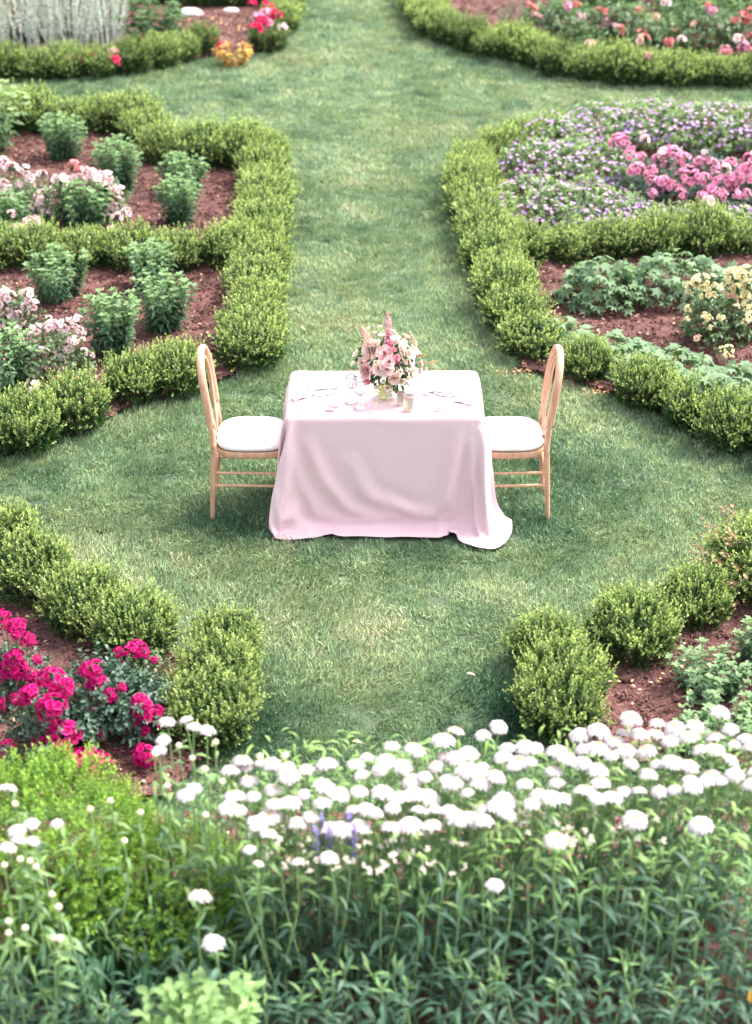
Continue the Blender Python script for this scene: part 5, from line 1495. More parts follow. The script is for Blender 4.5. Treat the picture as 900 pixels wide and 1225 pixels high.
-5,-5,0,0,2,-4,5,8,-11,-10,1,3,4,-1,1,2,-1,0,-1,0,0,0,0,1,0,0,-1,-1,1,-1,-3,-2,11,2,-16,1,9,7,-6,5,1,-17,0,15,11,0,-5,-13,-2,2,5,7,8,-11,-7,20,1,-3,-3,4,-3,2,-10,-9,-1,3,6,5,1,-3,-3,-3,-2,2,-1,2,1,7,-5,-14,2,0,3,0,2,1,1,0,0,0,0,0,0,
0,-1,1,-1,0,0,-1,-1,-1,-2,5,9,-5,-14,3,9,6,-5,4,4,-14,-11,8,14,9,-2,-6,-1,-8,-11,5,21,-3,24,-3,-3,-13,4,6,-14,-5,6,5,6,0,0,-7,1,-3,-2,7,-4,-2,-1,10,-3,-13,-3,3,0,4,2,-1,0,2,0,0,0,0,0,0,0,0,0,0,0,-2,-1,-1,-1,2,-1,8,4,-8,-11,2,10,5,-4,
1,7,-10,-15,1,10,14,5,-9,-7,1,-10,2,25,26,-7,-6,2,-1,-8,3,2,1,2,-4,-2,-4,2,-4,1,1,-4,6,1,6,-3,-10,-8,3,3,-3,6,0,-1,1,1,0,0,1,0,0,0,0,0,-1,0,0,-1,-2,2,-1,-1,-2,7,5,-1,-9,-7,2,10,5,-1,-2,8,-4,-16,-8,2,10,15,4,-4,-14,-14,15,15,-3,1,2,
-5,-3,2,4,-1,-4,-1,-1,0,-1,-2,-1,2,2,1,5,1,-8,-10,-2,4,0,-1,5,0,0,-1,1,1,0,0,0,0,0,-1,0,1,0,-1,-1,-1,3,-2,-1,-3,4,8,2,-4,-11,-3,2,11,4,0,-3,7,-2,-12,-7,-6,7,12,5,-2,-13,-13,16,-2,-4,3,-6,1,1,-2,1,-1,-2,2,-1,-4,3,-2,1,4,0,4,-4,-9,-5,
4,2,-4,0,5,1,-2,1,0,-1,1,-2,1,-1,1,0,0,-1,1,0,0,0,0,-1,0,-1,1,7,3,1,-3,-15,0,3,12,3,1,-9,3,7,-13,-7,-7,0,10,15,-10,-9,15,0,-2,-10,5,-2,0,2,-4,1,3,-3,-2,2,-4,5,1,1,3,-3,-7,-7,2,3,0,-2,0,5,-1,0,0,0,-1,0,1,-1,1,-1,0,0,0,0,0,1,-1,-1,1,
0,-1,0,5,5,1,-1,-3,-13,-2,3,12,4,7,-7,-9,13,-3,-7,-7,-3,1,17,-13,15,-3,1,0,-6,0,0,-9,4,0,2,-2,1,-1,2,1,4,3,-1,-7,-8,-1,3,2,-1,-2,1,4,0,-1,1,0,-2,0,0,-1,1,0,1,-1,1,-1,0,0,0,0,0,-1,1,-2,3,6,3,0,-1,-6,-12,0,5,10,3,7,-2,-11,4,7,-3,-6,-1,
4,14,14,-2,-4,3,-3,1,-10,6,-9,4,-4,7,-1,-2,6,1,4,1,-6,-6,-6,3,2,1,-3,-3,5,3,-1,0,0,1,-2,0,1,-1,0,1,-1,1,-1,0,1,0,0,-1,0,0,0,-2,2,5,3,2,0,-2,-9,-10,3,7,9,3,5,-2,-13,-5,18,4,-1,2,-3,13,0,-2,-10,6,-4,2,-8,4,-4,8,-7,2,6,-1,6,1,-4,-6,-7,
1,3,1,-1,-2,-2,5,3,-1,-1,1,0,-1,-2,1,1,-1,0,0,0,0,0,0,0,0,0,2,-3,1,-2,0,5,4,2,1,0,1,-15,-6,2,7,9,3,4,-1,-7,-16,11,14,3,-5,11,-3,0,-1,-7,1,4,0,-5,5,-5,3,2,0,6,1,-4,-4,-6,-2,3,0,0,0,-2,-3,7,-2,2,-1,1,1,-1,-1,0,0,0,0,1,-1,0,0,0,1,-1,0,
1,-2,2,-1,-2,3,5,3,1,0,-1,2,-18,-3,2,8,8,2,5,0,-5,-19,7,18,5,9,-4,1,-1,-2,-3,-6,11,2,-5,7,1,-1,2,-2,-2,0,-5,-6,3,0,0,0,-1,-2,0,1,5,0,-1,1,0,0,-3,1,1,-1,0,0,0,0,0,0,0,0,1,-3,1,1,-1,-1,3,4,2,2,1,0,0,-2,-18,1,2,8,6,1,-2,8,-3,-21,9,21,
9,-1,-6,2,0,0,-1,-4,14,-3,-4,7,-1,-1,-2,0,-2,-9,1,0,0,0,0,-2,1,-2,5,1,-1,-1,1,1,1,-2,-2,1,0,0,0,0,0,0,1,-1,1,0,-2,0,1,0,-1,0,4,2,3,1,0,0,1,-4,-19,4,3,5,10,0,-5,11,-11,-17,13,8,0,0,-5,1,0,9,3,-3,3,-4,-2,3,2,1,-2,-11,-4,2,-1,0,0,-1,-2,
2,-1,1,3,-1,-3,4,1,-1,-2,0,0,0,-1,2,-1,0,0,0,0,0,1,-2,1,0,0,0,-1,3,2,2,3,0,-1,0,4,-3,-19,2,4,0,12,3,3,-2,-18,-8,8,-1,-1,-1,0,7,3,5,-4,1,0,-2,1,2,-1,-10,-7,1,-1,0,0,2,-1,-2,-5,4,4,-1,0,-5,6,0,1,-1,-3,1,0,0,-1,1,0,0,0,0,1,-1,-1,0,1,0,
0,0,1,2,-1,3,4,0,-3,3,3,-3,-16,6,2,2,8,-2,5,-5,-25,6,1,-2,1,6,6,1,-3,2,1,2,-1,0,-2,-6,-8,-2,-1,0,0,0,1,-5,0,-1,3,1,0,-1,-1,4,0,1,-2,1,0,-2,0,0,0,0,1,-1,-1,2,1,0,-2,-1,0,2,-1,0,1,0,4,3,0,1,1,6,-2,-4,-10,11,1,1,-2,4,1,-10,6,-2,3,7,6,
-1,1,1,-1,0,0,-1,-3,-6,-4,-3,2,3,2,1,-3,-9,-2,-2,4,1,1,-1,-1,0,5,-5,4,-1,5,-7,1,0,-1,0,0,0,-1,0,0,2,12,-11,-2,2,0,-2,1,11,2,-10,1,4,4,-5,0,8,2,-7,-8,8,-2,3,3,0,2,6,0,9,5,1,1,-1,1,0,-1,-1,-1,-2,-5,-8,3,5,0,-4,-6,-4,0,1,2,7,-3,-4,0,-6,
3,2,2,-3,5,2,1,-1,-2,-1,-1,-1,-1,-1,-1,3,6,4,-4,-4,4,-6,2,0,2,7,0,-4,4,3,1,-4,1,4,0,-3,-6,-3,-2,3,5,4,2,16,3,0,1,-1,1,-1,0,0,-1,-2,-8,-6,2,5,-5,-4,-3,-1,0,-1,8,3,-9,5,8,-20,1,10,0,1,4,2,-14,10,6,1,0,1,0,-1,0,0,0,-3,-7,10,-10,-3,7,-1,
0,-13,8,14,-3,6,0,0,-3,2,1,1,-2,-4,-1,2,-1,2,-2,-341,2,1,11,7,6,6,3,11,11,14,14,16,17,4,9,-2,-19,-22,-24,-25,-21,-11,10,21,28,20,17,30,30,30,29,27,30,31,30,31,30,30,28,24,23,15,8,19,27,29,0,13,10,19,12,-11,-18,-20,-26,-26,-15,-10,6,
7,21,21,19,14,17,14,2,13,13,8,-12,17,3,-8,0,1,3,-1,-3,-1,-2,-5,-1,-1,7,-2,8,5,0,1,0,-2,-3,-3,-2,0,6,4,-10,-3,0,1,3,0,-1,0,0,0,0,1,-1,1,0,-4,8,-3,-3,9,-1,8,0,-1,-8,-7,-6,-1,8,11,1,-4,9,-2,-3,-4,3,-8,-1,10,-11,-2,5,-4,-5,16,3,-8,-1,-1,
8,-8,-2,0,-4,-4,0,4,1,5,6,2,1,1,-2,-3,-3,-3,0,-2,2,2,-3,0,0,0,0,0,1,-1,1,0,0,1,-1,1,1,-1,-5,-2,-5,16,1,3,-12,-5,0,0,1,-6,11,16,1,3,-4,1,-6,-2,4,-10,0,8,-9,-3,-1,-5,-3,13,8,-9,-1,-3,4,-5,-2,0,-4,-2,2,5,-1,9,3,1,0,-1,-2,-6,-1,0,-2,-2,
1,3,-1,0,0,1,0,0,0,0,0,1,1,-1,1,0,0,-2,-11,18,-4,-1,2,-11,1,-1,1,1,0,-3,13,15,-3,0,-9,9,-13,0,7,-11,2,11,-18,0,2,-8,-4,7,12,-7,0,5,-3,-3,4,-7,-7,-1,3,2,6,5,2,1,1,-3,-6,-1,-1,0,-1,0,0,0,1,0,0,0,0,0,0,0,0,1,1,3,-1,-3,-4,4,3,0,4,-10,-8,
-2,0,-1,4,23,0,-1,1,0,-2,0,-6,8,-13,2,11,-9,-1,10,-1,3,3,-7,-7,6,11,-5,-4,6,-9,3,6,-10,-4,0,3,3,8,2,2,1,-3,-4,-4,-1,0,0,1,0,0,-1,1,0,0,0,0,0,0,0,2,-1,3,1,-4,0,2,1,-6,3,-7,-4,-1,0,2,10,12,6,-3,1,-10,3,1,-11,3,8,-9,1,10,-3,3,-6,-4,4,
8,-1,-10,6,16,-10,0,-4,-3,6,4,-14,-1,1,3,7,5,2,0,0,-5,-4,-1,0,0,0,-1,1,0,0,-1,1,0,0,0,0,0,1,1,2,6,-13,3,5,-1,-3,0,-9,-1,0,0,3,8,2,8,3,-2,7,-18,1,7,-9,5,8,-10,-5,9,8,1,-4,-8,-2,11,1,-9,3,19,-4,0,-15,0,11,-2,-10,0,2,4,7,3,2,0,-5,-5,-1,
0,0,0,0,0,0,0,0,0,-1,1,0,0,1,0,1,0,-3,2,1,1,0,2,-6,-8,1,0,0,7,7,5,2,-7,-4,1,10,-10,5,5,-10,3,8,-2,-12,5,9,-2,-4,-9,-8,10,3,-12,5,5,7,-2,-8,-1,12,-7,-7,1,5,5,4,3,1,-3,-7,-2,1,0,1,-1,0,0,0,0,0,0,0,-1,1,-1,1,2,-1,2,-1,1,-1,2,0,-7,-7,2,
-1,3,8,9,2,-2,3,-4,-10,6,5,-10,5,7,-14,-5,10,9,-3,1,2,0,-1,-9,-7,3,-1,0,1,5,13,-8,-5,5,6,-10,-3,2,5,6,2,3,0,-8,-3,0,1,-1,0,0,0,0,0,0,0,0,0,0,0,0,0,2,2,-2,1,0,0,2,-10,-6,2,1,6,11,6,-2,0,-9,5,3,-11,8,4,-11,2,10,-2,-14,4,0,-13,0,1,2,4,
-2,-4,3,-3,5,-4,6,11,-11,-2,7,3,-12,2,5,4,4,2,3,-7,-5,0,1,0,-1,-1,1,-1,1,0,0,0,0,0,0,1,0,0,2,-1,2,0,-6,3,-12,6,-4,2,11,12,1,-6,-2,1,-15,7,9,-13,10,5,-17,-4,13,6,-9,-20,-8,-4,1,1,-1,3,6,0,-2,-5,0,-4,7,14,-14,-2,8,3,-10,3,5,3,2,1,-2,
-6,0,0,0,0,0,0,0,0,-1,1,0,0,0,0,0,1,0,1,0,2,0,-1,-3,-7,-1,-1,9,14,2,-2,-1,-11,7,5,-16,8,7,-17,6,10,-6,-13,2,-7,2,2,1,-2,3,-2,-8,-1,1,-5,1,6,-6,-2,5,11,-11,-4,8,1,-5,7,4,2,1,-1,-7,1,0,-1,0,0,0,0,0,0,0,-1,1,-1,1,-1,2,0,1,0,2,0,1,-7,-5,
-2,3,15,8,-2,-6,3,-1,-9,7,6,-15,5,7,-22,0,13,4,-11,-4,0,-16,9,9,0,5,-5,-16,-2,4,3,1,4,-6,-2,8,7,-13,-3,6,-1,3,7,3,2,0,-7,0,0,-1,-1,1,0,0,0,0,0,0,0,0,0,0,0,1,1,1,2,-4,5,-10,-3,-3,13,12,0,-1,-3,-10,11,-2,-10,16,-4,-18,5,10,-14,-4,-3,
5,-3,17,-15,-4,0,6,8,13,3,-10,-10,-5,2,1,3,2,-8,7,13,-14,-4,6,-4,10,4,1,2,-5,-3,0,0,1,-1,0,0,0,0,0,0,0,0,0,0,0,1,2,-1,2,0,0,-9,-2,5,14,7,1,-12,6,-1,-15,11,2,-9,4,-3,-16,7,11,-13,4,-8,16,11,-18,-1,1,-2,1,5,13,9,0,-6,-8,-1,-5,-1,0,0,
6,11,-11,-5,2,3,9,3,1,-4,-3,0,0,0,0,0,0,0,0,0,0,0,0,-1,1,0,0,1,3,0,2,-4,-9,2,12,12,-2,-2,-1,-11,9,0,-9,2,-15,1,8,-1,-5,9,14,-9,12,0,-8,-20,9,7,-1,-2,-8,-3,3,10,9,3,-5,-8,-8,5,2,-5,4,10,-9,-2,-4,11,6,2,-3,-5,1,1,-1,0,0,0,0,0,0,0,0,0,
0,0,0,1,1,3,-2,3,-6,-7,8,16,1,-7,-6,10,-6,-12,18,-4,-8,8,-11,1,2,3,-1,1,16,1,2,0,-12,4,5,5,-6,3,-6,-7,-4,1,6,9,7,-8,-7,-3,9,-6,1,10,-10,1,-1,11,3,-1,-5,0,0,0,0,0,0,0,0,0,0,0,0,0,-1,1,0,0,5,-2,3,-10,-1,16,9,-8,-4,1,-9,7,8,-15,11,4,-7,
-2,2,14,3,-2,-1,-12,13,2,2,17,-17,-6,2,0,-5,2,-1,-6,-3,-2,2,7,11,-3,-7,-5,9,-1,-3,7,-5,-2,4,10,-1,-6,2,-1,0,0,0,0,0,0,0,0,0,0,0,0,0,1,-2,5,0,0,-10,9,14,-3,-4,1,-6,2,1,-5,4,-6,-1,3,14,7,-1,2,1,-3,-3,2,2,-1,19,-4,-13,-15,-4,0,3,0,4,0,
-1,0,-3,-1,6,5,-3,-5,1,2,-1,2,0,2,6,5,-6,0,0,0,0,0,0,0,0,0,0,0,0,0,0,0,0,1,3,1,-3,-9,19,5,-10,5,-4,-2,4,-4,-1,-4,1,7,11,4,1,2,-8,-6,8,1,-3,0,-5,-7,23,1,-9,-11,-7,-9,5,8,-3,2,0,1,0,-6,-4,0,2,1,-2,6,-1,1,-2,10,6,-6,-1,0,1,0,0,0,0,0,0,
0,0,0,1,-2,1,0,1,3,2,-9,6,15,-8,6,-13,2,7,-5,5,-1,6,4,4,0,-1,-4,-10,-7,-3,0,20,-9,-9,-22,-8,5,15,12,-3,-7,-11,-4,-9,1,0,-2,1,0,3,0,-8,-5,0,6,-2,3,0,0,1,14,-1,-3,-1,3,-1,0,0,0,0,0,0,0,0,0,2,-3,1,2,2,1,-8,20,-5,-2,-10,9,3,1,3,-3,9,2,
-3,-4,-6,-9,-12,3,6,4,-5,-13,-5,1,-4,-6,0,4,13,12,-5,-6,2,-2,-7,-9,-5,-3,-1,0,2,4,-4,-6,-4,2,3,-1,4,-1,8,7,-3,0,1,0,0,0,0,0,0,0,0,0,0,0,2,-3,3,1,0,8,0,-4,-3,5,4,3,-1,-2,2,-5,-8,-6,-7,-6,-1,3,-2,0,0,-6,-2,2,8,16,-2,0,-1,5,8,5,-1,-1,
-1,8,-3,-5,-6,-4,-4,-4,-1,2,-1,-5,-6,-6,3,3,1,0,14,-2,1,2,1,-1,1,-1,0,0,0,0,0,0,0,0,1,3,1,0,1,3,-7,7,3,-6,-7,-7,-4,-5,-4,-2,0,-2,-1,1,4,3,-3,0,-1,-1,11,4,15,0,0,1,1,0,9,3,-2,3,2,6,1,2,-2,-1,-4,-5,-5,-4,-3,-3,-1,-10,-8,0,0,0,10,8,0,
1,0,0,0,1,-1,1,-1,0,0,0,1,1,2,1,4,0,-17,6,-10,-8,-2,-2,1,1,3,4,2,-2,0,5,1,-2,-4,3,-9,2,9,1,-10,0,3,0,-1,0,-6,3,15,3,-1,0,0,6,1,1,-2,-2,-1,-2,-1,-1,1,3,-3,-6,-8,-5,-3,1,2,1,0,1,0,0,0,0,0,0,1,-1,1,-1,1,0,-1,0,1,-6,-7,-2,0,-1,0,-1,0,-2,
-3,0,3,5,1,0,0,0,-4,-2,1,0,-1,5,-9,2,0,1,0,7,2,7,2,-3,0,1,-4,-5,-4,-2,1,2,5,5,6,1,-2,0,-2,-3,-9,-7,-2,0,0,0,0,0,0,0,0,0,0,0,1,-1,1,-1,0,0,-1,3,9,2,1,0,-1,-1,-2,-2,-2,-1,-3,-3,-4,-7,-1,-8,-4,2,16,11,0,-6,-16,6,3,0,-1,0,5,11,3,-3,1,-4,
-7,-10,-6,2,6,7,7,5,1,-3,-6,-10,0,2,-1,-1,0,-1,0,-1,1,-1,0,0,0,0,0,1,-1,0,0,0,0,0,0,0,0,-7,-3,-1,-1,-1,-1,0,-1,0,-1,1,0,1,7,-1,4,-1,-1,-6,-6,-1,-2,18,-19,7,-3,0,-1,10,2,-4,-1,-4,-14,-7,7,17,11,2,-2,-4,-8,-9,-8,-3,1,5,5,0,0,1,0,-1,0,
0,0,0,1,-1,1,-1,0,0,0,0,0,1,-1,1,-1,0,1,1,2,2,2,1,1,0,1,-1,-1,0,-1,-4,0,3,4,1,-1,-7,-15,-7,-1,2,6,0,-1,1,1,0,-10,-14,-8,7,15,12,0,-6,-7,-6,-8,-5,-1,3,7,9,2,-2,1,2,2,-1,0,0,0,1,-1,0,0,0,0,0,1,-1,1,-1,0,0,0,0,1,0,-2,-2,-1,0,1,2,3,1,4,
2,2,2,2,1,2,1,0,-5,-14,-4,-12,-3,20,5,1,1,-1,0,-4,-11,-1,14,11,0,-6,-9,-9,-6,-5,1,5,11,10,5,-3,-4,-3,-1,0,-2,0,0,1,-1,0,0,0,0,0,1,-1,0,0,0,0,0,0,0,0,1,0,0,0,-2,-2,-1,-2,-2,0,-1,1,0,1,0,2,0,1,1,5,7,-7,-7,-5,4,10,-2,-1,-1,-1,-4,-3,12,
8,-6,-5,-5,-7,-8,-2,9,12,10,2,-3,-5,-6,-3,-1,0,0,0,0,0,-1,0,0,1,-1,1,-1,0,0,0,0,0,1,-1,1,-1,0,1,1,0,0,0,0,-1,-1,0,-2,-1,-2,0,-1,0,-1,0,-1,1,1,8,2,2,0,6,12,-3,-5,1,-1,-3,2,8,-6,-2,-3,-8,-7,5,20,9,0,-5,-6,-6,-4,0,0,1,1,0,0,-1,0,0,1,-1,
0,0,0,0,0,1,-1,1,-1,0,0,0,0,0,0,1,0,0,0,0,0,0,0,0,0,-1,-1,-1,-1,0,-1,1,-1,0,1,10,-2,-1,2,-7,0,7,1,1,-5,0,13,-5,-6,-10,-6,11,21,3,-5,-8,-5,-3,0,1,1,1,0,0,0,0,-1,0,0,0,0,0,0,0,1,-1,0,0,0,0,0,1,-1,1,-1,1,1,0,0,0,0,0,0,-1,0,0,0,0,-1,0,
-1,0,-1,0,-1,-2,7,0,1,1,-5,5,0,0,-1,-2,14,-7,-10,-9,-1,16,17,-2,-10,-8,-1,2,1,1,0,0,0,1,0,0,-1,-1,0,0,0,1,-1,1,-1,0,0,0,0,0,1,-1,0,0,0,1,0,0,1,0,0,0,0,0,0,0,-1,1,-1,1,-1,0,0,-1,-1,0,1,0,5,-1,0,-2,1,0,0,1,-2,12,-19,-8,4,18,12,-4,-9,
-6,1,0,-2,2,2,0,0,0,-1,0,0,-1,1,-1,1,-1,0,0,0,0,0,1,-1,1,-1,0,0,0,0,0,0,0,2,-1,0,0,1,0,0,0,0,0,0,0,-1,1,-1,0,-1,1,-1,-1,1,4,0,-1,0,0,0,0,1,-3,5,-19,8,19,8,-6,-10,-6,0,-1,-2,0,0,5,2,-1,0,0,0,0,0,-1,1,-1,0,0,0,0,1,-1,0,0,0,0,0,1,-1,1,
-1,0,1,1,0,0,0,-1,0,1,0,0,0,0,0,0,0,0,-1,1,-1,0,-1,-3,6,1,0,2,1,0,0,0,-4,-2,-2,15,8,-8,-10,-6,-1,-2,-1,2,4,3,1,0,0,0,0,0,0,0,-1,0,0,1,-1,1,-1,0,0,0,0,0,1,-1,0,0,0,0,0,0,1,0,0,0,1,0,-1,1,0,0,0,0,0,0,0,0,0,-1,0,-1,0,2,1,0,2,0,0,0,-2,
1,-7,6,8,-3,-11,-6,0,-1,3,6,7,3,-1,-4,-2,1,0,0,0,0,-1,0,0,0,0,0,0,0,0,1,-1,1,-1,0,0,0,0,0,1,-1,0,1,0,0,1,-1,0,1,-1,0,1,-1,1,0,-1,1,0,0,0,-1,0,-1,2,2,0,-2,0,0,0,-1,4,-7,10,3,-8,-11,-3,4,9,8,4,-1,-3,-3,-4,0,0,1,0,0,0,0,-1,0,0,0,0,0,1,
-1,0,0,0,0,0,1,-1,1,-1,0,0,1,0,0,0,0,0,0,-1,1,0,0,0,0,0,1,-1,1,-1,1,1,-2,-1,1,2,0,-2,0,0,0,0,1,0,10,-5,-11,-2,7,10,4,-1,-4,-4,-3,-1,0,0,1,0,0,0,1,-1,-1,0,1,-1,1,-1,0,0,0,0,0,1,-1,0,0,0,0,0,0,0,1,-1,1,-1,0,1,0,-1,1,-1,1,-1,1,-1,1,0,
1,0,0,0,-2,1,2,1,-3,0,0,0,-1,5,-1,2,-1,-11,4,13,5,-4,-5,-4,-1,-1,1,1,1,1,-1,0,0,0,-1,0,0,0,0,0,0,0,1,-1,1,-1,0,0,0,0,0,1,-1,1,0,0,1,-1,0,0,-1,1,0,-1,0,0,0,0,1,-1,0,0,0,1,2,0,-2,3,-1,-3,0,-1,0,1,5,-2,3,-9,-2,14,5,-7,-6,-2,1,1,2,0,0,
0,0,0,0,0,0,0,-1,0,0,0,0,1,-1,0,0,0,0,0,1,-1,1,-1,0,0,0,0,1,0,0,0,0,0,0,0,0,0,-1,1,-1,0,1,0,0,0,0,0,2,-1,1,1,-3,-1,1,0,1,8,-8,5,-12,7,5,1,-2,-4,1,0,1,0,0,0,1,-1,0,0,0,-1,1,0,0,-1,1,-1,0,0,0,0,0,1,-1,0,0,0,0,0,0,0,1,1,0,0,0,1,0,-1,0,
0,0,0,-1,1,-1,0,0,0,0,0,0,0,2,1,-1,-1,1,0,0,1,5,-10,3,-4,7,-4,1,-1,1,1,1,-1,0,0,0,-1,1,0,0,0,-1,0,0,0,0,0,0,0,1,-1,1,-1,0,0,0,0,0,1,-1,1,-1,0,1,-1,0,1,-1,0,0,1,0,0,1,0,-1,1,-1,0,0,0,0,1,0,1,0,0,3,0,0,0,2,-2,-3,-1,-1,-3,13,-2,-9,3,0,
0,0,0,0,0,0,-1,1,0,-1,0,1,-1,0,0,0,1,-1,0,0,0,0,0,1,-1,1,-1,0,0,0,0,1,0,1,0,-1,0,0,0,-1,0,1,-1,1,0,0,0,0,0,1,0,-1,1,1,0,1,5,0,0,0,0,-8,11,-7,-11,9,13,-14,-1,3,0,0,0,0,0,0,0,0,-1,0,1,0,0,0,-1,1,-1,0,0,0,0,0,1,-1,0,0,0,0,0,1,-1,1,-1,
2,-1,0,0,1,0,0,0,0,-1,0,0,0,0,0,0,0,0,0,1,1,1,1,-2,-1,0,0,0,0,-4,14,-19,-2,27,-10,-9,4,0,0,0,0,0,0,0,0,0,0,0,0,0,0,-1,0,0,0,0,1,-1,1,-1,0,0,0,0,0,1,-1,0,0,0,1,0,0,0,0,0,0,0,0,0,0,1,-1,0,0,1,-1,1,-1,1,0,1,3,1,-2,-1,0,0,-1,1,2,0,-13,
22,2,-17,3,2,-1,0,0,0,0,0,0,1,0,0,0,0,0,0,-1,1,-1,1,-1,0,0,0,0,0,1,-1,1,-1,0,0,0,0,0,0,1,1,0,0,-1,0,0,0,1,0,-1,0,1,-1,0,1,-1,1,0,1,2,7,1,-6,-2,0,0,1,-1,-1,-1,4,9,-9,-3,3,0,0,1,0,0,-1,0,0,-1,1,0,0,-1,1,1,-2,0,0,0,0,0,0,0,1,-1,0,0,0,
0,0,1,-1,1,-1,1,0,-1,1,0,0,0,0,1,-1,0,0,0,-1,1,0,0,0,0,1,2,6,-1,-15,3,-2,0,0,0,0,1,-4,2,10,-8,-1,1,1,1,-1,0,0,1,0,-1,0,-1,0,1,0,0,0,0,-1,0,0,1,-1,1,-1,0,0,0,0,0,1,-1,0,0,0,0,0,2,1,-1,0,0,-1,0,-1,0,0,0,0,1,-1,0,0,1,2,2,5,6,-15,-9,0,
-1,-1,0,0,0,2,-7,5,5,-4,1,0,0,0,0,0,0,0,0,1,-1,0,0,-1,1,0,0,-1,0,1,-1,0,0,0,0,0,1,-1,1,-1,0,0,0,0,0,1,0,0,0,0,0,-1,1,0,-1,0,0,0,0,0,2,1,1,4,-1,4,6,-14,-8,-2,-1,-2,1,0,-1,0,3,-1,-5,3,-1,4,2,0,0,-1,0,0,0,0,-1,0,-1,0,0,0,0,0,-1,0,0,0,
0,0,0,1,-1,0,0,0,0,0,1,-1,1,-1,0,0,1,-1,0,0,0,-1,-1,1,0,1,1,2,2,1,3,3,4,-2,-5,-7,4,-3,-9,-4,-3,0,-1,0,-1,5,3,3,-18,-3,5,4,3,3,2,1,1,0,-1,1,0,0,-3,-1,0,0,1,-1,0,-1,1,-1,1,-1,0,0,0,0,0,1,-1,0,0,0,0,0,0,1,-1,-1,-1,0,1,1,2,2,2,2,3,1,3,
0,1,-1,3,-2,-10,-20,-3,5,3,0,-4,0,-1,-1,-11,8,14,-11,-14,-6,2,3,2,4,3,3,3,3,2,3,1,2,-2,-3,0,0,-1,0,0,0,0,0,0,0,1,-1,1,-1,0,0,0,0,0,1,-1,1,-1,-2,0,2,2,3,4,2,2,2,1,0,0,-2,-2,-5,-9,-7,-2,-5,5,4,-3,0,9,-1,-3,-2,-9,1,-4,13,-6,-1,-11,-7,
-2,-1,0,0,1,1,3,3,2,4,5,5,2,-2,0,0,-1,0,0,0,0,1,-1,0,0,0,0,0,1,-1,1,-1,0,0,0,1,1,4,4,4,1,0,0,-2,-2,-3,-4,-4,-5,-5,-4,-5,8,2,2,4,-2,0,1,16,-2,-5,-3,0,7,-6,-8,8,4,4,-1,-6,-5,-5,-3,-3,-3,-3,-3,0,0,3,4,6,5,-1,-1,1,0,-1,1,-1,0,0,0,0,0,1,
-1,0,0,0,0,0,1,0,2,8,2,-1,-4,-4,-4,-5,-2,-4,-2,-3,-2,-1,-1,2,5,-2,-1,-1,2,9,11,-14,5,1,1,-2,2,2,3,-13,7,5,6,2,2,1,-1,-1,-3,-2,-3,-3,-4,-4,-6,-3,-1,3,5,0,0,0,0,0,0,0,1,-1,1,-1,0,0,0,0,0,1,-1,0,2,-2,-4,-5,-6,1,0,0,0,-2,0,1,1,2,2,4,2,
2,-1,1,9,6,-4,1,0,0,2,-4,2,3,-9,14,10,-3,3,5,1,1,0,1,-1,1,-1,0,0,-2,-1,-3,-4,-5,-7,-5,2,1,-1,0,-1,1,-1,0,0,0,0,0,1,-1,1,-1,0,0,0,2,-2,-8,4,-1,0,1,1,1,3,2,2,3,3,2,3,3,2,2,0,-5,-2,9,3,-11,-6,-1,9,-9,0,-4,7,3,-2,-1,-3,0,1,3,2,2,1,2,1,
1,-2,-4,-4,-1,1,0,7,-6,6,-4,0,0,0,0,0,0,0,1,-1,0,0,0,0,0,1,1,0,-2,0,-1,6,5,3,0,3,3,2,2,2,0,3,0,-1,0,-2,-3,3,-5,4,3,2,4,-6,-9,4,-10,10,0,2,5,-3,-5,-3,-4,-4,-2,-3,-1,0,-2,-2,2,9,12,9,6,-2,-1,-13,-13,14,2,1,0,1,0,1,-1,0,1,-1,1,0,0,0,0,
-2,3,1,-1,10,7,2,3,4,2,0,1,-1,0,0,-3,-2,0,-2,0,1,0,4,1,-1,3,-13,-1,-6,3,4,2,-6,2,5,9,6,1,-2,-6,-10,-3,-4,0,4,10,11,1,-3,-6,-6,5,7,15,-16,-4,0,0,0,0,0,-1,1,0,-1,1,0,-1,1,-1,-1,0,-7,4,10,-13,-2,0,3,4,2,3,3,4,2,3,2,1,0,1,-1,-3,4,9,0,0,
2,-18,-1,1,1,5,1,4,0,-3,-8,-1,-2,-3,0,7,13,15,9,3,-7,-13,-12,-8,-2,8,12,7,0,17,-16,-9,0,-1,0,0,0,0,0,0,0,-1,1,0,0,-2,-1,-9,5,12,0,-20,7,-6,-10,-2,2,1,0,2,1,3,4,4,4,6,9,0,-8,-4,-7,6,-7,-5,4,-3,-3,-3,-3,-1,0,2,-2,2,13,14,10,-1,-10,-12,
-10,-7,-1,6,9,12,4,0,-18,14,-6,2,-1,0,0,0,0,0,0,-1,1,0,0,0,-1,0,1,0,-10,-1,2,16,11,-28,3,13,0,-13,-10,-5,-4,-1,0,1,1,0,0,0,-1,0,-2,5,7,-23,4,2,1,-2,-2,0,0,0,4,8,12,2,-5,-9,-10,-4,-1,0,4,9,9,9,1,0,-5,7,-8,2,-3,-3,0,0,0,0,0,0,0,0,-1,
1,0,0,0,0,-1,-6,-1,-1,-1,17,10,-19,-14,10,16,6,-6,-10,-9,-8,-6,-3,-1,2,0,0,-1,2,7,-6,-20,2,1,-1,-1,-1,1,4,13,7,1,-10,-11,-6,-1,0,-1,2,7,11,9,7,-3,-2,3,-3,3,-14,5,-1,-1,-1,0,0,0,0,0,0,0,0,0,0,0,0,1,-6,5,-11,3,-2,-2,18,12,-13,-23,1,13,
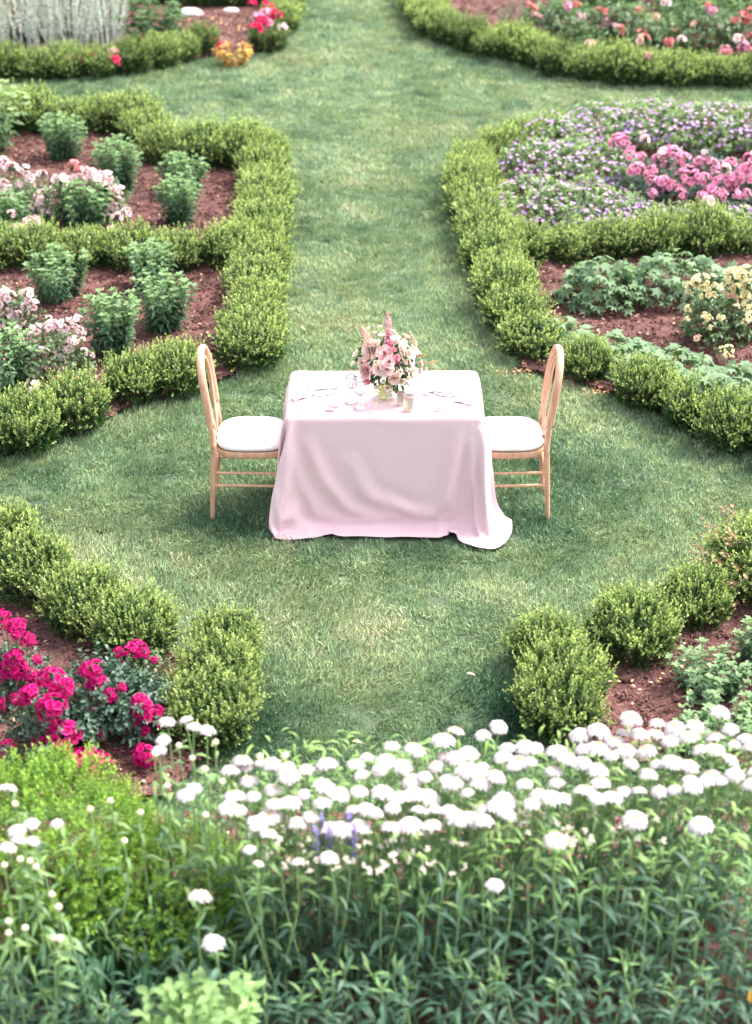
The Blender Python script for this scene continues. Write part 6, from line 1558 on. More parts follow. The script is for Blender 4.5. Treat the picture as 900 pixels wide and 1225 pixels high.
19,9,-2,-5,-7,-12,-14,-9,-1,3,4,1,-5,11,-16,1,-1,-2,-1,4,11,12,-5,-9,-10,-6,-1,1,1,1,6,10,12,6,1,-7,2,5,-11,10,-19,5,-1,3,-3,0,0,0,0,0,0,0,0,0,0,0,0,0,0,-2,5,-11,1,-3,0,-1,15,16,-7,-23,-9,0,14,18,11,2,-1,-2,-11,-16,-12,-6,-1,6,-5,-16,
2,-2,-1,7,11,4,-8,-10,-7,-3,1,1,3,5,11,10,8,1,-4,-6,4,1,-8,13,-13,-9,6,0,-1,0,-1,0,0,0,0,0,0,0,0,0,-1,1,0,0,0,3,-6,-3,2,-7,0,0,14,15,-3,-20,-12,-2,3,12,14,11,4,2,-1,-4,-11,-8,-9,-14,-11,0,6,1,6,0,-5,-13,-5,-2,2,3,8,9,11,4,1,2,-5,-3,
2,3,-6,9,-4,-18,1,7,-1,-2,-1,0,0,0,0,0,0,0,0,0,0,0,0,0,0,-1,3,-2,-9,9,-8,-2,-1,0,14,14,0,-17,-17,-1,-2,6,14,17,6,2,0,0,-4,-6,-4,-9,4,-3,10,-1,-5,-11,-5,-1,4,7,10,9,7,-1,0,1,-8,-2,4,6,-9,8,3,-17,-9,5,5,-1,-1,1,-2,1,-1,0,0,0,0,0,0,0,
0,0,0,-1,0,3,4,-14,2,12,-15,0,-1,-1,13,14,2,-13,-20,-2,-1,-1,7,21,14,2,0,-3,-5,-4,-8,0,6,-2,-1,-5,-2,2,2,10,8,6,1,-2,1,-1,-3,-1,0,4,-6,4,5,-12,-13,-1,8,2,-2,0,0,-1,0,0,0,0,0,0,0,0,0,0,0,0,-1,-1,3,3,-8,-6,10,2,-12,1,1,-2,10,15,4,-9,
-21,-7,1,-1,-1,14,18,8,3,-9,3,-7,2,1,1,-3,1,4,0,10,5,2,0,-1,-1,0,-2,-2,2,4,-7,-1,11,-7,-14,-7,2,7,2,-2,0,1,-1,-1,0,0,0,0,0,0,0,0,0,0,0,-1,1,1,3,-5,-9,4,10,-5,-10,3,1,-2,8,14,6,-6,-19,-12,0,1,-2,7,21,10,3,-5,-2,4,1,-6,2,4,-5,14,2,1,
2,-4,0,1,-4,-1,3,2,-2,-2,9,-2,-13,-12,-2,4,7,0,-2,1,1,-2,0,0,0,0,0,0,0,0,0,0,0,0,0,-1,1,4,-4,-8,-2,9,6,-10,-6,3,-1,-1,8,12,9,-3,-18,-17,0,3,0,1,15,22,1,2,0,-1,10,-2,-2,7,-4,6,-1,-4,3,-1,-3,-1,2,4,-1,-6,9,3,-11,-13,-5,0,5,5,-1,0,0,1,
-1,-1,0,-1,1,0,0,0,0,0,0,0,0,0,0,0,4,-1,-9,-6,5,9,5,-13,-3,5,-5,0,6,5,9,7,-10,-19,-7,-1,-2,3,15,23,5,-2,2,1,4,4,0,4,-2,-1,0,-2,-3,-1,1,4,-2,-6,9,4,-4,-15,-8,-2,1,6,5,-2,-1,0,2,-1,-1,0,0,0,-1,1,-1,1,0,0,0,0,-1,1,-1,5,-1,-6,-8,2,7,7,
-1,-12,0,5,-7,2,8,-1,8,12,-9,-14,-10,0,2,0,14,7,0,1,-1,-1,6,5,-2,0,-2,-1,-2,1,-3,5,2,-4,1,6,0,-12,-12,-3,-1,3,6,1,0,0,0,2,-3,0,0,0,0,0,0,0,0,0,0,0,0,0,0,-1,4,2,-6,-8,-2,4,7,6,-5,-11,6,0,-9,6,8,-3,11,8,-5,-7,-14,-1,3,1,8,1,1,2,-3,-6,
7,6,-3,-1,-3,-2,-1,7,1,-3,-1,7,3,-9,-15,-5,-1,0,4,5,1,0,-1,1,1,-1,-1,0,0,0,0,0,0,0,-1,1,-1,1,0,0,-1,4,1,-2,-9,-4,2,5,6,3,-7,-9,10,-2,-9,10,7,-11,-1,17,1,2,-16,-1,-3,12,0,0,-1,5,-2,-5,0,3,-5,0,1,4,4,-2,-3,5,5,-5,-15,-10,0,-1,1,5,4,0,
1,-3,2,2,-2,-1,0,0,0,0,0,0,0,0,0,0,0,0,1,-1,3,2,-2,-6,-8,0,3,6,5,0,-7,-3,9,-6,-4,5,-6,5,1,15,-2,1,-12,-1,13,1,-1,-2,0,4,-4,-2,-3,6,-7,5,3,2,2,1,2,1,-13,-16,-2,0,1,1,5,5,-1,-2,-1,2,2,-1,-1,-1,0,0,0,0,0,0,0,0,0,0,0,0,1,0,4,-2,-4,-8,-2,
2,4,7,1,-1,-10,4,9,-9,2,10,2,-2,-7,10,3,-5,-10,13,0,0,1,-2,-4,5,-2,-5,1,10,-5,3,0,3,0,1,-6,-21,-1,0,0,-1,3,8,2,-4,0,0,1,2,-2,1,-2,1,-1,0,0,0,0,0,0,0,0,0,1,0,0,3,0,-1,-10,-5,1,3,4,10,-5,-1,-8,9,1,-5,7,1,5,2,-5,6,-1,-4,13,0,0,-1,0,0,
-10,-1,5,-2,4,5,1,0,-5,3,2,-21,-3,0,0,0,1,6,12,-7,-1,-5,2,2,1,-1,0,-1,0,0,0,0,0,0,0,0,0,-1,1,1,0,0,4,0,-1,-5,-10,-1,2,4,2,11,-2,1,-14,12,1,-4,-1,-6,7,7,2,3,-3,13,0,-2,-1,-3,-8,-3,0,1,5,4,5,-1,-5,4,6,-17,-9,0,0,0,-2,5,18,-7,-7,1,1,3,
0,-1,1,0,-1,-1,0,0,0,0,-1,1,-1,1,0,1,-1,0,1,3,0,0,-1,-13,-3,1,4,2,0,4,6,8,-14,6,-3,6,0,-8,-3,3,9,-1,13,-2,-1,-3,-9,-4,3,2,3,3,0,-4,0,8,5,-14,-12,0,1,-1,0,1,14,11,-14,-1,2,-1,1,1,-7,5,1,-2,0,0,0,-1,1,0,0,0,0,0,1,0,0,-1,4,1,5,-5,-11,
-7,-1,1,2,0,6,3,8,8,-13,8,0,3,-1,-6,-6,4,8,11,-1,-3,-9,-2,2,2,3,2,1,-1,5,1,-1,-12,-15,1,-3,-2,2,5,18,12,-7,-12,2,2,1,-1,3,-12,9,0,-1,-1,-1,1,0,0,0,0,0,0,0,0,2,-7,1,9,3,1,-3,0,-8,-2,-12,8,13,3,-6,-1,7,3,-10,4,0,2,3,-6,-5,2,12,-5,-9,
-2,2,3,3,0,1,2,3,-1,0,-15,-20,5,2,0,9,12,13,10,-8,-23,3,7,-4,-4,8,-2,2,-7,0,5,-2,0,-1,0,0,0,0,0,0,0,1,2,-8,-6,8,14,-3,3,0,-15,-1,2,-4,-1,8,7,-4,1,7,-2,-3,0,-3,-1,1,-9,3,15,-15,0,1,1,1,0,2,1,1,1,-1,-19,-17,4,13,-5,29,9,6,1,-12,-25,-6,
7,-5,-1,18,3,-13,3,3,2,2,-2,-1,-1,1,0,0,0,0,0,0,1,-9,1,-3,0,25,6,0,0,-16,-4,8,-4,1,-1,0,0,-3,1,8,2,-5,1,2,-1,-4,-15,180,5,5,-5,-5,-4,-1,2,-9,-9,-6,-5,-6,-7,-9,-9,-9,-14,-12,-12,-11,-9,-8,-9,-8,-9,-5,0,1,0,-1,0,0,0,0,0,0,0,1,2,3,2,-1,
1,3,3,6,20,-8,-20,-9,4,1,-9,2,-1,1,4,7,3,-1,-3,-2,4,-6,1,0,0,4,4,-3,-1,6,6,10,3,-1,-3,0,5,1,-1,1,1,1,1,0,0,2,-1,0,-1,0,0,0,0,0,-1,-2,-2,-3,2,2,2,0,0,-1,1,1,1,0,0,0,0,0,-3,2,-3,-13,-5,18,0,-6,-2,8,1,2,-1,-1,1,1,-1,0,-1,-6,9,-3,1,2,-3,
-8,-21,-7,11,1,6,8,4,0,-5,6,2,0,0,1,0,1,1,0,1,0,0,0,-1,0,0,0,0,-1,-1,0,1,-1,-1,-1,1,1,2,0,0,0,-1,0,1,0,0,-2,-4,3,-10,11,-3,4,1,-1,1,-3,1,-1,-1,-2,3,1,-3,2,3,-3,3,-2,1,-5,-21,-5,-11,6,8,4,5,8,4,-2,-1,4,0,1,0,1,1,0,0,2,1,-1,0,0,-1,0,
0,0,0,-1,-1,2,0,-1,0,0,1,0,0,0,0,0,0,0,0,0,0,-3,-8,10,-2,-1,4,-1,1,0,-1,-2,2,-1,-1,-10,8,0,3,-1,1,0,3,-4,-24,-4,3,-12,-2,8,7,8,4,7,3,-4,3,2,-1,2,2,0,1,1,0,1,0,0,-1,0,1,0,0,-1,0,0,-1,1,0,0,0,0,0,0,0,0,0,0,-1,1,0,-1,0,0,-7,6,0,1,0,-2,
-3,1,1,-1,4,-5,3,-10,13,-4,3,0,0,-3,-26,-2,0,-4,-10,-2,-2,6,7,8,5,8,3,-2,4,0,-1,1,2,1,1,0,1,1,-1,0,-1,0,0,0,0,-1,1,0,-1,1,0,1,-1,0,0,0,0,0,-1,1,0,-1,1,-1,0,-2,-2,4,0,-1,0,1,0,-2,1,-2,2,-2,5,-5,4,-3,3,-6,-23,-3,1,0,1,-6,1,-2,-5,3,9,
8,5,8,0,0,2,1,0,2,1,1,1,0,1,1,-1,0,-1,0,0,-1,1,0,0,0,0,0,0,0,0,0,0,0,0,0,0,0,-1,-1,1,1,-1,-1,2,-1,-1,1,1,0,-1,-2,0,-1,5,-4,1,1,2,-6,-22,-6,0,0,3,1,-9,3,2,1,-6,0,8,5,9,7,1,2,1,0,1,2,0,1,1,1,0,0,-1,0,0,0,0,0,0,0,0,0,0,0,0,0,0,0,0,0,0,
0,0,-1,1,0,-1,1,0,0,-1,1,0,0,-1,1,0,-3,1,-4,8,-3,-1,0,-28,-2,2,0,0,-4,4,-17,3,3,4,3,-5,-3,10,4,13,6,1,1,0,0,2,2,1,1,1,0,0,0,-1,0,0,0,0,0,0,0,0,1,-1,0,0,0,0,0,0,0,-1,1,0,0,0,0,0,-1,0,-1,1,1,0,0,-1,0,-1,0,3,-5,4,-6,-27,1,0,-2,0,3,3,1,
-11,-2,0,2,4,3,0,-1,1,5,15,4,2,2,-1,0,3,2,1,0,1,0,-1,0,0,1,-1,0,-1,0,1,0,0,0,0,0,0,0,0,0,-1,1,0,0,0,0,0,0,0,-1,0,1,0,0,-1,-1,-1,3,-2,2,0,-7,-20,-6,1,0,2,-1,-2,5,-2,-15,2,1,1,0,1,2,3,1,-3,5,15,5,4,1,0,1,2,2,1,1,0,0,-1,0,0,0,0,0,0,0,
1,-1,0,0,0,0,0,0,0,0,0,0,0,0,0,-1,-1,2,-3,2,0,1,0,-2,0,1,1,0,-4,3,-26,-6,3,-3,0,-2,8,1,-1,-1,-12,-1,-1,-1,2,1,-1,0,3,3,-2,7,12,7,4,1,1,1,2,2,2,0,0,0,-2,1,1,-1,0,0,0,0,0,0,0,0,0,0,0,0,0,-1,1,0,0,0,0,0,-1,1,0,0,0,-2,0,1,1,-3,2,-5,-30,
3,0,-2,4,0,1,-6,6,0,5,-13,1,0,-2,-1,3,0,0,4,3,0,-1,6,10,8,2,0,2,3,3,1,1,1,-1,-1,0,0,0,0,0,1,-1,0,0,0,0,0,0,0,0,0,0,0,0,0,0,0,0,-1,0,1,0,-2,0,-1,0,1,1,-8,-20,-3,-3,2,1,-2,-1,6,4,-4,-1,-2,-10,-2,-1,-1,-1,2,6,-4,-4,0,4,4,2,6,10,9,0,1,
2,2,3,2,0,0,-1,0,0,0,0,0,0,0,0,0,0,0,0,0,0,0,0,0,0,0,0,0,-1,1,-1,1,-1,1,-2,-3,0,3,-2,1,-26,-5,2,-2,-1,3,-2,2,0,-4,3,-1,1,-9,-2,2,1,-2,-5,-1,7,2,-2,-4,0,2,-1,7,13,13,-1,0,3,3,3,1,0,0,-2,1,0,0,0,0,0,0,0,0,0,0,0,0,0,0,0,0,0,0,-1,1,-1,
0,1,0,-2,-2,-1,4,-1,-4,-29,2,1,0,1,-1,-5,4,3,-5,5,-7,-4,17,-6,-5,0,1,1,1,-4,-2,1,4,3,-5,0,1,2,4,10,14,1,-1,4,3,3,0,-1,0,0,-1,0,1,0,0,0,0,-1,0,1,0,-1,1,0,0,0,0,-1,1,0,0,0,0,-1,-3,-1,3,-1,-7,-20,-3,1,1,-5,2,2,2,-2,-1,2,0,-2,1,10,-5,-2,
-12,1,0,4,3,1,0,-1,0,3,-1,0,-4,0,6,11,14,4,-2,4,4,2,0,-1,0,0,0,0,0,-1,0,0,1,0,-1,0,1,0,0,0,0,0,0,0,-1,0,0,0,-2,-2,2,-1,-2,-23,-6,3,0,0,0,2,2,0,0,-2,-2,1,3,3,-14,-3,-4,-7,-7,3,-3,2,3,2,3,3,0,-1,2,0,-2,-3,5,11,13,5,1,2,5,1,-2,0,0,0,0,
0,0,0,0,0,-1,0,1,-1,0,1,0,-1,1,0,-1,0,0,1,-2,-3,1,-1,0,-26,0,2,-3,1,-1,3,1,-3,0,2,0,0,-4,11,1,-8,-8,-3,-3,-2,-2,1,-1,0,1,1,1,3,3,0,2,1,-1,-5,0,11,16,6,3,3,3,-1,0,0,0,0,-1,1,0,-1,0,1,0,-1,1,0,0,0,0,-1,1,0,0,0,-1,-3,-1,1,-4,-21,0,1,-1,
2,-1,1,0,-3,0,-1,-2,0,2,9,0,1,-7,-3,-1,-7,-2,0,0,-1,-2,-1,-1,0,0,2,3,4,1,1,0,-2,-2,9,15,8,4,4,1,-2,1,0,0,0,0,-1,1,0,0,0,0,-1,0,1,0,0,0,0,0,0,-2,-1,-3,1,-3,-18,-4,2,-1,2,0,1,-1,1,-2,0,1,0,2,3,0,-5,0,-3,-3,-4,8,-9,-3,0,0,-1,-5,1,-2,0,
-1,0,1,5,4,2,0,-1,-3,6,16,10,5,4,-1,-1,0,1,0,-1,1,0,0,0,0,0,0,0,0,0,0,0,0,-1,0,-1,-4,1,1,-23,-2,2,-1,1,1,0,-1,1,-1,1,0,1,1,0,-1,3,-6,-7,6,1,-7,1,4,-8,-4,-1,0,3,-2,0,-1,-1,-1,-1,-1,2,4,3,1,-1,-1,3,16,13,6,2,-1,-1,1,0,0,0,0,0,0,0,0,0,
-1,-1,1,1,0,0,0,-3,-2,-1,-3,-21,2,1,0,1,1,0,-1,1,0,0,0,0,2,1,-1,-2,-12,-2,5,8,1,-1,-8,2,5,-2,-6,-4,1,0,0,1,0,0,-1,-2,-1,0,2,4,2,-1,-1,1,15,15,6,0,1,0,-1,1,0,0,0,0,0,0,0,0,-1,0,0,0,0,0,-2,-6,-1,-16,-2,1,2,0,1,0,-1,0,-1,-1,-1,2,1,-2,
-2,-3,-4,-3,2,18,-4,0,0,-2,-8,3,1,-1,0,1,-2,-1,-1,1,0,0,1,-2,-1,0,0,1,4,0,-2,-1,14,20,3,0,1,0,0,0,0,0,0,0,0,0,0,0,-1,-1,2,-1,-1,-8,5,-21,0,2,0,-1,0,-2,-2,-2,-1,-1,0,2,-2,-2,-2,0,1,0,1,13,-4,-5,0,0,0,-6,0,3,1,2,-3,-2,2,0,-1,0,-1,0,1,
-1,0,-1,1,0,2,3,1,-1,10,14,4,-1,1,-1,0,0,-1,0,-1,0,-1,0,0,-2,-1,1,3,1,-6,-21,4,-1,-3,-1,-2,-2,-1,0,0,0,0,0,-1,-1,1,1,0,2,3,5,-2,-14,6,0,0,0,-2,0,1,4,-4,-1,1,0,0,1,-1,1,-1,0,1,-1,1,-1,0,0,1,2,3,5,5,-3,-2,-1,0,-1,-1,0,-1,0,-1,0,-1,-1,
0,0,1,0,1,1,-1,-3,-2,-1,-1,0,-1,0,0,-1,0,0,-1,-1,0,0,-1,0,2,2,-2,-1,12,-6,1,-1,0,0,-1,-3,-1,2,1,1,0,0,0,0,0,1,-1,0,0,0,1,-1,1,-1,1,1,0,-1,0,1,0,0,0,1,0,0,0,0,0,0,0,0,0,-2,0,0,3,1,-1,0,0,-1,0,0,0,-1,0,0,-1,0,-1,1,-1,0,-2,-1,2,0,-5,6,
20,4,-2,2,1,-8,-6,1,4,1,2,0,1,-1,1,0,-1,1,-1,1,0,-1,1,-1,1,0,0,0,1,0,1,0,-1,0,-1,0,0,0,0,0,0,0,0,0,-1,0,0,2,0,0,0,0,1,-1,0,0,0,1,-1,1,-1,1,-2,0,0,0,-4,-6,0,-3,-5,11,-2,13,3,2,-18,-3,2,0,2,0,1,-1,1,-1,0,1,-1,1,-1,0,1,-1,1,0,-1,1,-1,
1,0,1,-1,1,0,0,0,-1,0,0,-1,0,0,0,0,0,0,1,0,1,0,0,0,0,0,1,-1,1,-1,1,-1,1,-1,0,0,-1,1,0,-1,0,-3,0,11,-3,0,-7,1,5,2,1,1,-1,1,-1,1,-1,1,0,-1,1,-1,1,0,-1,1,-1,0,1,-1,0,1,1,-1,1,0,0,0,-1,1,-1,0,0,0,-1,0,0,1,-1,2,0,0,0,0,0,-1,1,0,0,0,0,0,
0,0,0,1,-1,1,-1,0,2,-3,1,-2,-2,4,-14,2,-1,4,4,0,0,0,0,1,-1,1,-1,0,1,-1,1,-1,0,1,-1,1,-1,0,1,0,0,0,1,0,0,0,-1,0,0,0,0,0,-1,1,-1,0,0,1,0,1,-1,1,-1,1,0,-1,0,0,0,0,0,0,0,0,0,0,0,0,0,-2,1,2,9,-25,8,-4,3,-8,-3,3,1,-1,1,-1,0,0,0,1,-1,0,0,
0,1,-1,0,0,0,1,-1,0,0,1,1,0,0,-1,0,0,1,-1,0,-1,1,0,-1,1,0,-1,0,1,1,0,0,0,-1,1,0,0,0,-1,1,-1,1,-1,1,-1,1,-1,1,-1,0,1,-2,-8,14,-8,15,-10,9,-7,0,0,0,0,1,-1,1,-1,0,1,-1,1,-1,0,1,-1,1,-1,0,1,-1,1,0,0,0,0,1,-1,1,-1,0,0,0,0,0,0,0,-1,1,0,0,
0,1,-1,1,0,0,0,-1,1,0,0,0,-1,1,-1,1,-1,1,-1,1,0,-3,1,0,-6,13,-24,7,-4,6,2,-1,1,-1,0,0,0,1,-1,0,0,0,1,-1,0,0,0,1,-1,0,1,-1,1,0,0,0,0,0,0,0,0,0,0,0,0,0,0,0,0,0,0,1,0,0,0,0,-1,1,0,0,0,-1,1,0,0,0,-1,1,-1,1,-1,0,1,0,-1,-1,-12,16,-1,0,-3,
-1,0,0,1,-1,1,-1,0,1,-1,1,-1,0,1,-1,1,-1,0,1,-1,0,0,1,-1,1,0,-1,1,-1,1,0,0,0,0,0,0,0,1,-1,0,0,1,-1,1,-1,1,0,-1,1,-1,1,0,-1,1,-1,1,0,0,0,-1,1,0,-1,-1,2,-1,-5,4,0,-2,2,0,1,-1,0,0,0,1,-1,0,0,0,1,-1,0,0,0,1,-1,0,0,0,0,0,1,-1,0,1,0,0,-1,
1,0,1,-1,0,1,-1,0,1,0,-1,1,0,0,0,-1,1,0,0,0,-1,1,0,0,0,-1,1,-1,1,0,0,-1,1,-1,-1,1,0,-3,1,2,0,0,-1,1,-1,1,-1,0,1,-1,1,-1,0,1,-1,1,-1,0,1,-1,1,-1,1,0,-1,0,0,0,0,1,0,0,0,0,0,1,-1,1,0,0,-1,1,0,0,-1,1,0,0,0,-1,1,0,0,0,-1,1,0,0,0,0,0,-1,
1,-1,0,0,0,0,0,0,0,0,-1,0,0,0,0,1,-1,0,0,0,1,-1,0,0,0,1,-1,0,0,0,1,-1,1,0,0,-1,0,0,0,1,-1,1,0,0,0,1,0,0,-1,1,-1,0,1,0,0,0,-1,1,0,0,0,-1,1,0,0,0,-1,1,-1,1,0,0,0,0,-1,0,0,0,0,0,0,-1,1,-1,1,-1,0,0,0,1,-1,0,0,0,1,-1,0,0,0,1,-1,0,0,0,0,
0,1,-1,0,0,0,1,0,0,1,0,0,0,0,0,0,-1,1,0,0,-1,1,0,0,0,-1,1,0,0,0,-1,1,0,0,0,0,0,-1,0,0,1,-1,0,0,0,0,0,0,-1,0,0,1,-1,1,-1,0,1,-1,1,-1,0,1,-1,1,-1,0,0,0,0,1,0,-2,0,2,0,0,0,0,0,0,0,0,0,0,0,2,-1,-1,1,-1,1,0,0,0,-1,1,0,0,0,-1,1,0,0,0,0,0,
-1,1,0,0,0,-1,1,0,0,0,0,-1,0,0,1,-1,0,0,0,1,-1,0,0,0,1,-1,0,0,0,1,-1,1,-1,0,0,1,-1,1,-1,0,0,0,1,0,0,1,0,0,0,0,0,0,0,0,0,-1,1,-1,1,0,0,0,-1,1,0,0,0,-1,1,-1,1,0,0,0,0,-1,0,0,0,0,0,0,0,-1,0,0,1,-1,1,-1,0,1,-1,1,-1,0,0,0,1,-1,0,0,0,1,-1,
1,-1,1,-1,0,0,0,1,-1,1,0,0,0,1,0,0,-1,1,-1,0,1,0,0,0,-1,1,-1,1,0,0,0,-1,1,0,0,0,0,0,-1,1,-1,0,0,0,0,0,0,0,0,-1,1,-1,0,0,0,1,-1,0,0,0,1,-1,1,-1,0,0,0,1,-1,0,0,0,1,-1,0,0,0,1,0,0,0,0,0,1,-1,1,0,0,-1,1,0,0,0,-1,1,0,0,0,-1,1,-1,1,0,0,0,
-1,1,-1,1,0,0,0,0,0,-1,0,0,0,0,0,0,-1,1,-1,1,-1,0,0,0,1,-1,0,0,0,1,-1,1,-1,0,0,0,1,0,-1,0,0,1,0,0,-1,1,0,1,-1,0,1,-1,0,1,0,-1,0,1,0,0,0,0,-1,1,0,0,0,-1,1,-1,1,0,0,0,0,0,-1,1,0,-1,0,0,0,0,0,0,-1,0,0,0,0,1,-1,1,-1,0,1,-1,1,-1,0,0,0,1,
-1,1,-1,0,1,0,0,0,-1,1,-1,1,0,0,0,0,0,0,0,1,-1,0,0,1,-1,1,0,-1,1,0,0,0,-1,1,0,0,0,0,0,-1,1,-1,1,0,0,0,-1,0,0,0,0,0,0,-1,1,-1,1,-1,0,1,-1,1,-1,0,0,0,1,-1,1,-1,0,0,0,1,-1,0,2,-1,0,0,0,0,0,0,0,0,0,0,0,0,0,0,0,0,0,1,-1,1,0,0,0,-1,1,0,0,
0,-1,1,-1,1,0,0,0,0,0,0,1,-1,-1,0,0,0,0,0,-1,0,1,-1,1,-1,0,0,0,1,-1,1,-1,0,0,0,1,-1,1,-1,0,0,1,0,0,0,1,-1,1,-1,0,0,0,0,0,0,0,-1,1,0,0,1,0,0,0,0,-1,1,0,0,0,-1,1,0,0,0,0,0,-1,1,-1,1,0,0,4,-4,0,0,0,0,-1,1,-1,0,0,0,1,-1,1,-1,0,0,0,1,-1,
1,-1,0,0,0,1,-1,1,0,0,1,0,-1,0,0,1,-1,0,-1,1,0,-1,1,0,-1,1,1,-1,1,0,-1,1,0,0,0,-1,1,0,0,0,0,0,-1,1,0,0,0,0,0,2,-3,6,0,0,0,0,0,-1,1,-1,1,-1,0,0,0,1,-1,1,-1,0,0,0,1,-1,1,-1,0,0,0,1,0,1,0,0,0,-1,0,0,0,0,0,-1,1,-1,0,0,0,1,1,-1,1,0,0,0,
-1,1,0,0,0,0,0,-1,1,0,0,0,0,0,0,1,7,4,-20,0,0,0,0,1,-1,-1,1,-1,1,-1,1,-1,0,0,0,1,-1,1,-1,0,0,0,1,-1,1,-1,1,1,-1,0,1,0,0,-1,1,-1,0,0,0,-1,0,0,1,0,0,0,1,0,0,-1,1,0,0,0,0,0,-1,1,0,0,0,0,0,-1,1,0,4,6,-15,4,0,0,0,0,1,0,-1,-1,0,0,1,-1,1,
-1,1,-1,0,1,-1,1,-1,1,-1,0,0,0,1,0,0,1,0,0,0,0,0,-1,0,0,-1,0,0,0,1,-1,0,0,1,1,-1,1,0,0,0,-1,1,-1,1,0,0,0,-1,1,-1,1,1,0,1,7,-13,-2,5,0,0,0,0,2,-1,-1,0,0,-1,0,0,0,1,-1,1,-1,0,0,0,1,-1,1,-1,1,-1,0,0,2,1,-1,-1,0,0,0,0,0,0,0,0,0,0,-1,0,
0,0,1,1,0,0,0,-1,1,0,0,0,0,0,-1,1,0,0,0,1,-1,2,5,-8,-3,0,3,0,0,2,1,0,-2,2,-3,0,0,-1,1,-1,0,1,-1,1,-1,1,-1,0,1,-1,1,-1,1,-1,1,0,1,0,0,0,0,0,-1,0,0,-1,0,0,0,0,0,-1,2,1,0,0,-1,1,0,0,0,0,0,-1,1,0,0,1,-1,1,0,1,-1,-5,-1,0,1,6,0,3,0,2,1,0,
-3,0,-2,0,-1,0,0,-1,0,1,-1,1,-1,1,-1,0,1,-1,1,-1,1,0,1,-1,1,0,0,0,-1,1,-1,0,0,0,-1,0,0,0,1,-1,1,1,0,0,0,0,0,0,0,0,1,-1,1,0,0,1,0,0,0,-1,-1,-1,4,-2,-5,0,8,3,5,0,-5,-9,0,1,-2,0,-1,0,0,0,-1,1,-1,1,-1,1,0,-1,1,-1,1,-1,0,2,0,0,0,-1,0,0,
0,0,0,0,-1,1,-1,0,0,0,0,2,0,0,0,0,0,0,1,-1,1,0,0,0,0,0,-1,0,-1,0,1,1,-1,-2,4,5,11,-20,1,6,6,-9,8,-4,0,2,-1,0,1,0,-1,0,0,0,0,0,0,-1,1,-1,1,-1,0,1,0,0,1,-1,1,-1,1,-1,0,-1,1,0,-1,1,0,-1,0,1,1,0,0,1,-1,1,0,0,0,0,-1,1,-1,-1,0,0,0,0,1,-1,
-1,-2,3,4,-9,-12,20,-6,-16,0,10,-2,2,1,0,2,0,0,0,1,0,0,0,0,0,0,0,0,0,-1,1,0,0,-1,1,0,1,-1,1,-1,0,0,0,0,0,0,0,-1,1,0,0,0,1,1,-1,1,0,-1,-1,1,-1,0,0,0,1,-1,1,0,-1,-1,0,0,1,2,9,4,7,-10,-1,4,-8,4,3,-1,0,1,0,0,0,0,0,0,0,1,-1,1,-1,1,0,0,1,
-1,-1,1,-1,0,1,0,0,0,0,0,0,0,0,0,0,0,0,0,0,0,0,-1,-1,2,0,0,0,0,0,0,1,-1,1,-1,0,0,-1,1,-1,0,0,1,-3,-13,10,24,-10,-13,-9,5,4,-3,3,-1,-1,0,0,0,0,0,1,-1,0,0,0,1,-1,0,0,0,0,1,2,-2,0,0,-1,1,-1,1,0,0,0,0,0,0,0,1,-1,0,0,0,-5,4,0,0,0,1,0,0,
0,0,0,0,0,1,-1,1,0,1,1,2,0,-1,-1,-16,-12,13,10,-8,-9,7,-4,0,1,0,1,0,0,0,0,-1,1,-1,1,-1,0,0,-1,0,-1,0,-4,4,6,-2,-1,1,-1,1,-1,1,0,0,0,0,1,-1,0,1,0,2,-2,1,-2,-1,0,1,1,0,0,0,0,1,0,0,1,1,1,1,1,1,-1,2,-1,-2,-5,0,-15,2,22,-9,-6,3,1,0,1,-1,
1,0,0,0,0,-1,1,-2,1,-2,-1,0,0,0,0,-3,-9,17,-2,-3,0,1,0,1,0,0,1,0,1,0,2,0,-1,1,-4,1,-6,5,2,2,0,0,1,0,1,1,-1,1,1,0,1,0,-1,0,-1,-1,-1,5,3,-9,0,8,-11,-8,18,-11,5,1,0,-2,0,-1,0,0,-2,1,0,-2,0,-2,1,0,1,0,1,0,-5,-13,-1,15,1,-1,-1,-1,-1,-1,
0,-1,-1,-1,-1,-2,-1,1,-3,-3,-2,19,-3,2,0,2,1,1,1,0,0,1,0,0,0,-1,-1,0,-1,0,6,4,0,0,-2,6,-16,8,2,-2,6,-5,0,0,1,1,-1,-2,0,1,-2,-2,0,0,2,0,2,0,1,-2,-6,-9,5,-16,0,1,0,0,0,-1,0,0,0,0,0,0,0,0,-1,-1,1,3,8,11,-2,1,1,1,0,1,1,-1,0,0,0,-1,1,0,
0,1,0,-3,-2,-2,3,3,-22,25,14,-2,-9,-6,5,-2,-3,-1,-1,0,0,-2,-1,0,2,1,2,0,1,0,-1,-1,-6,-15,7,0,-6,-7,-1,0,0,0,1,-1,0,0,0,0,0,0,0,1,0,0,2,0,11,10,-1,-2,1,3,0,0,1,0,0,0,0,0,1,1,-1,0,0,-1,0,0,7,-2,2,-13,1,7,11,-6,-1,2,0,-2,-3,-1,1,2,1,1,
1,0,0,0,-2,0,-8,-13,3,2,-9,-2,0,-1,0,0,0,0,1,-1,0,0,0,0,0,0,0,0,1,0,4,-1,13,9,-1,-2,-1,2,1,1,1,-1,0,1,0,0,0,2,4,0,-1,-2,3,-6,0,-7,9,4,-2,-3,3,1,-7,-6,0,4,2,2,0,1,0,1,0,-2,-2,0,-7,-13,-2,5,-5,-3,-1,-1,0,0,0,0,0,0,0,0,0,0,0,0,0,0,1,1,
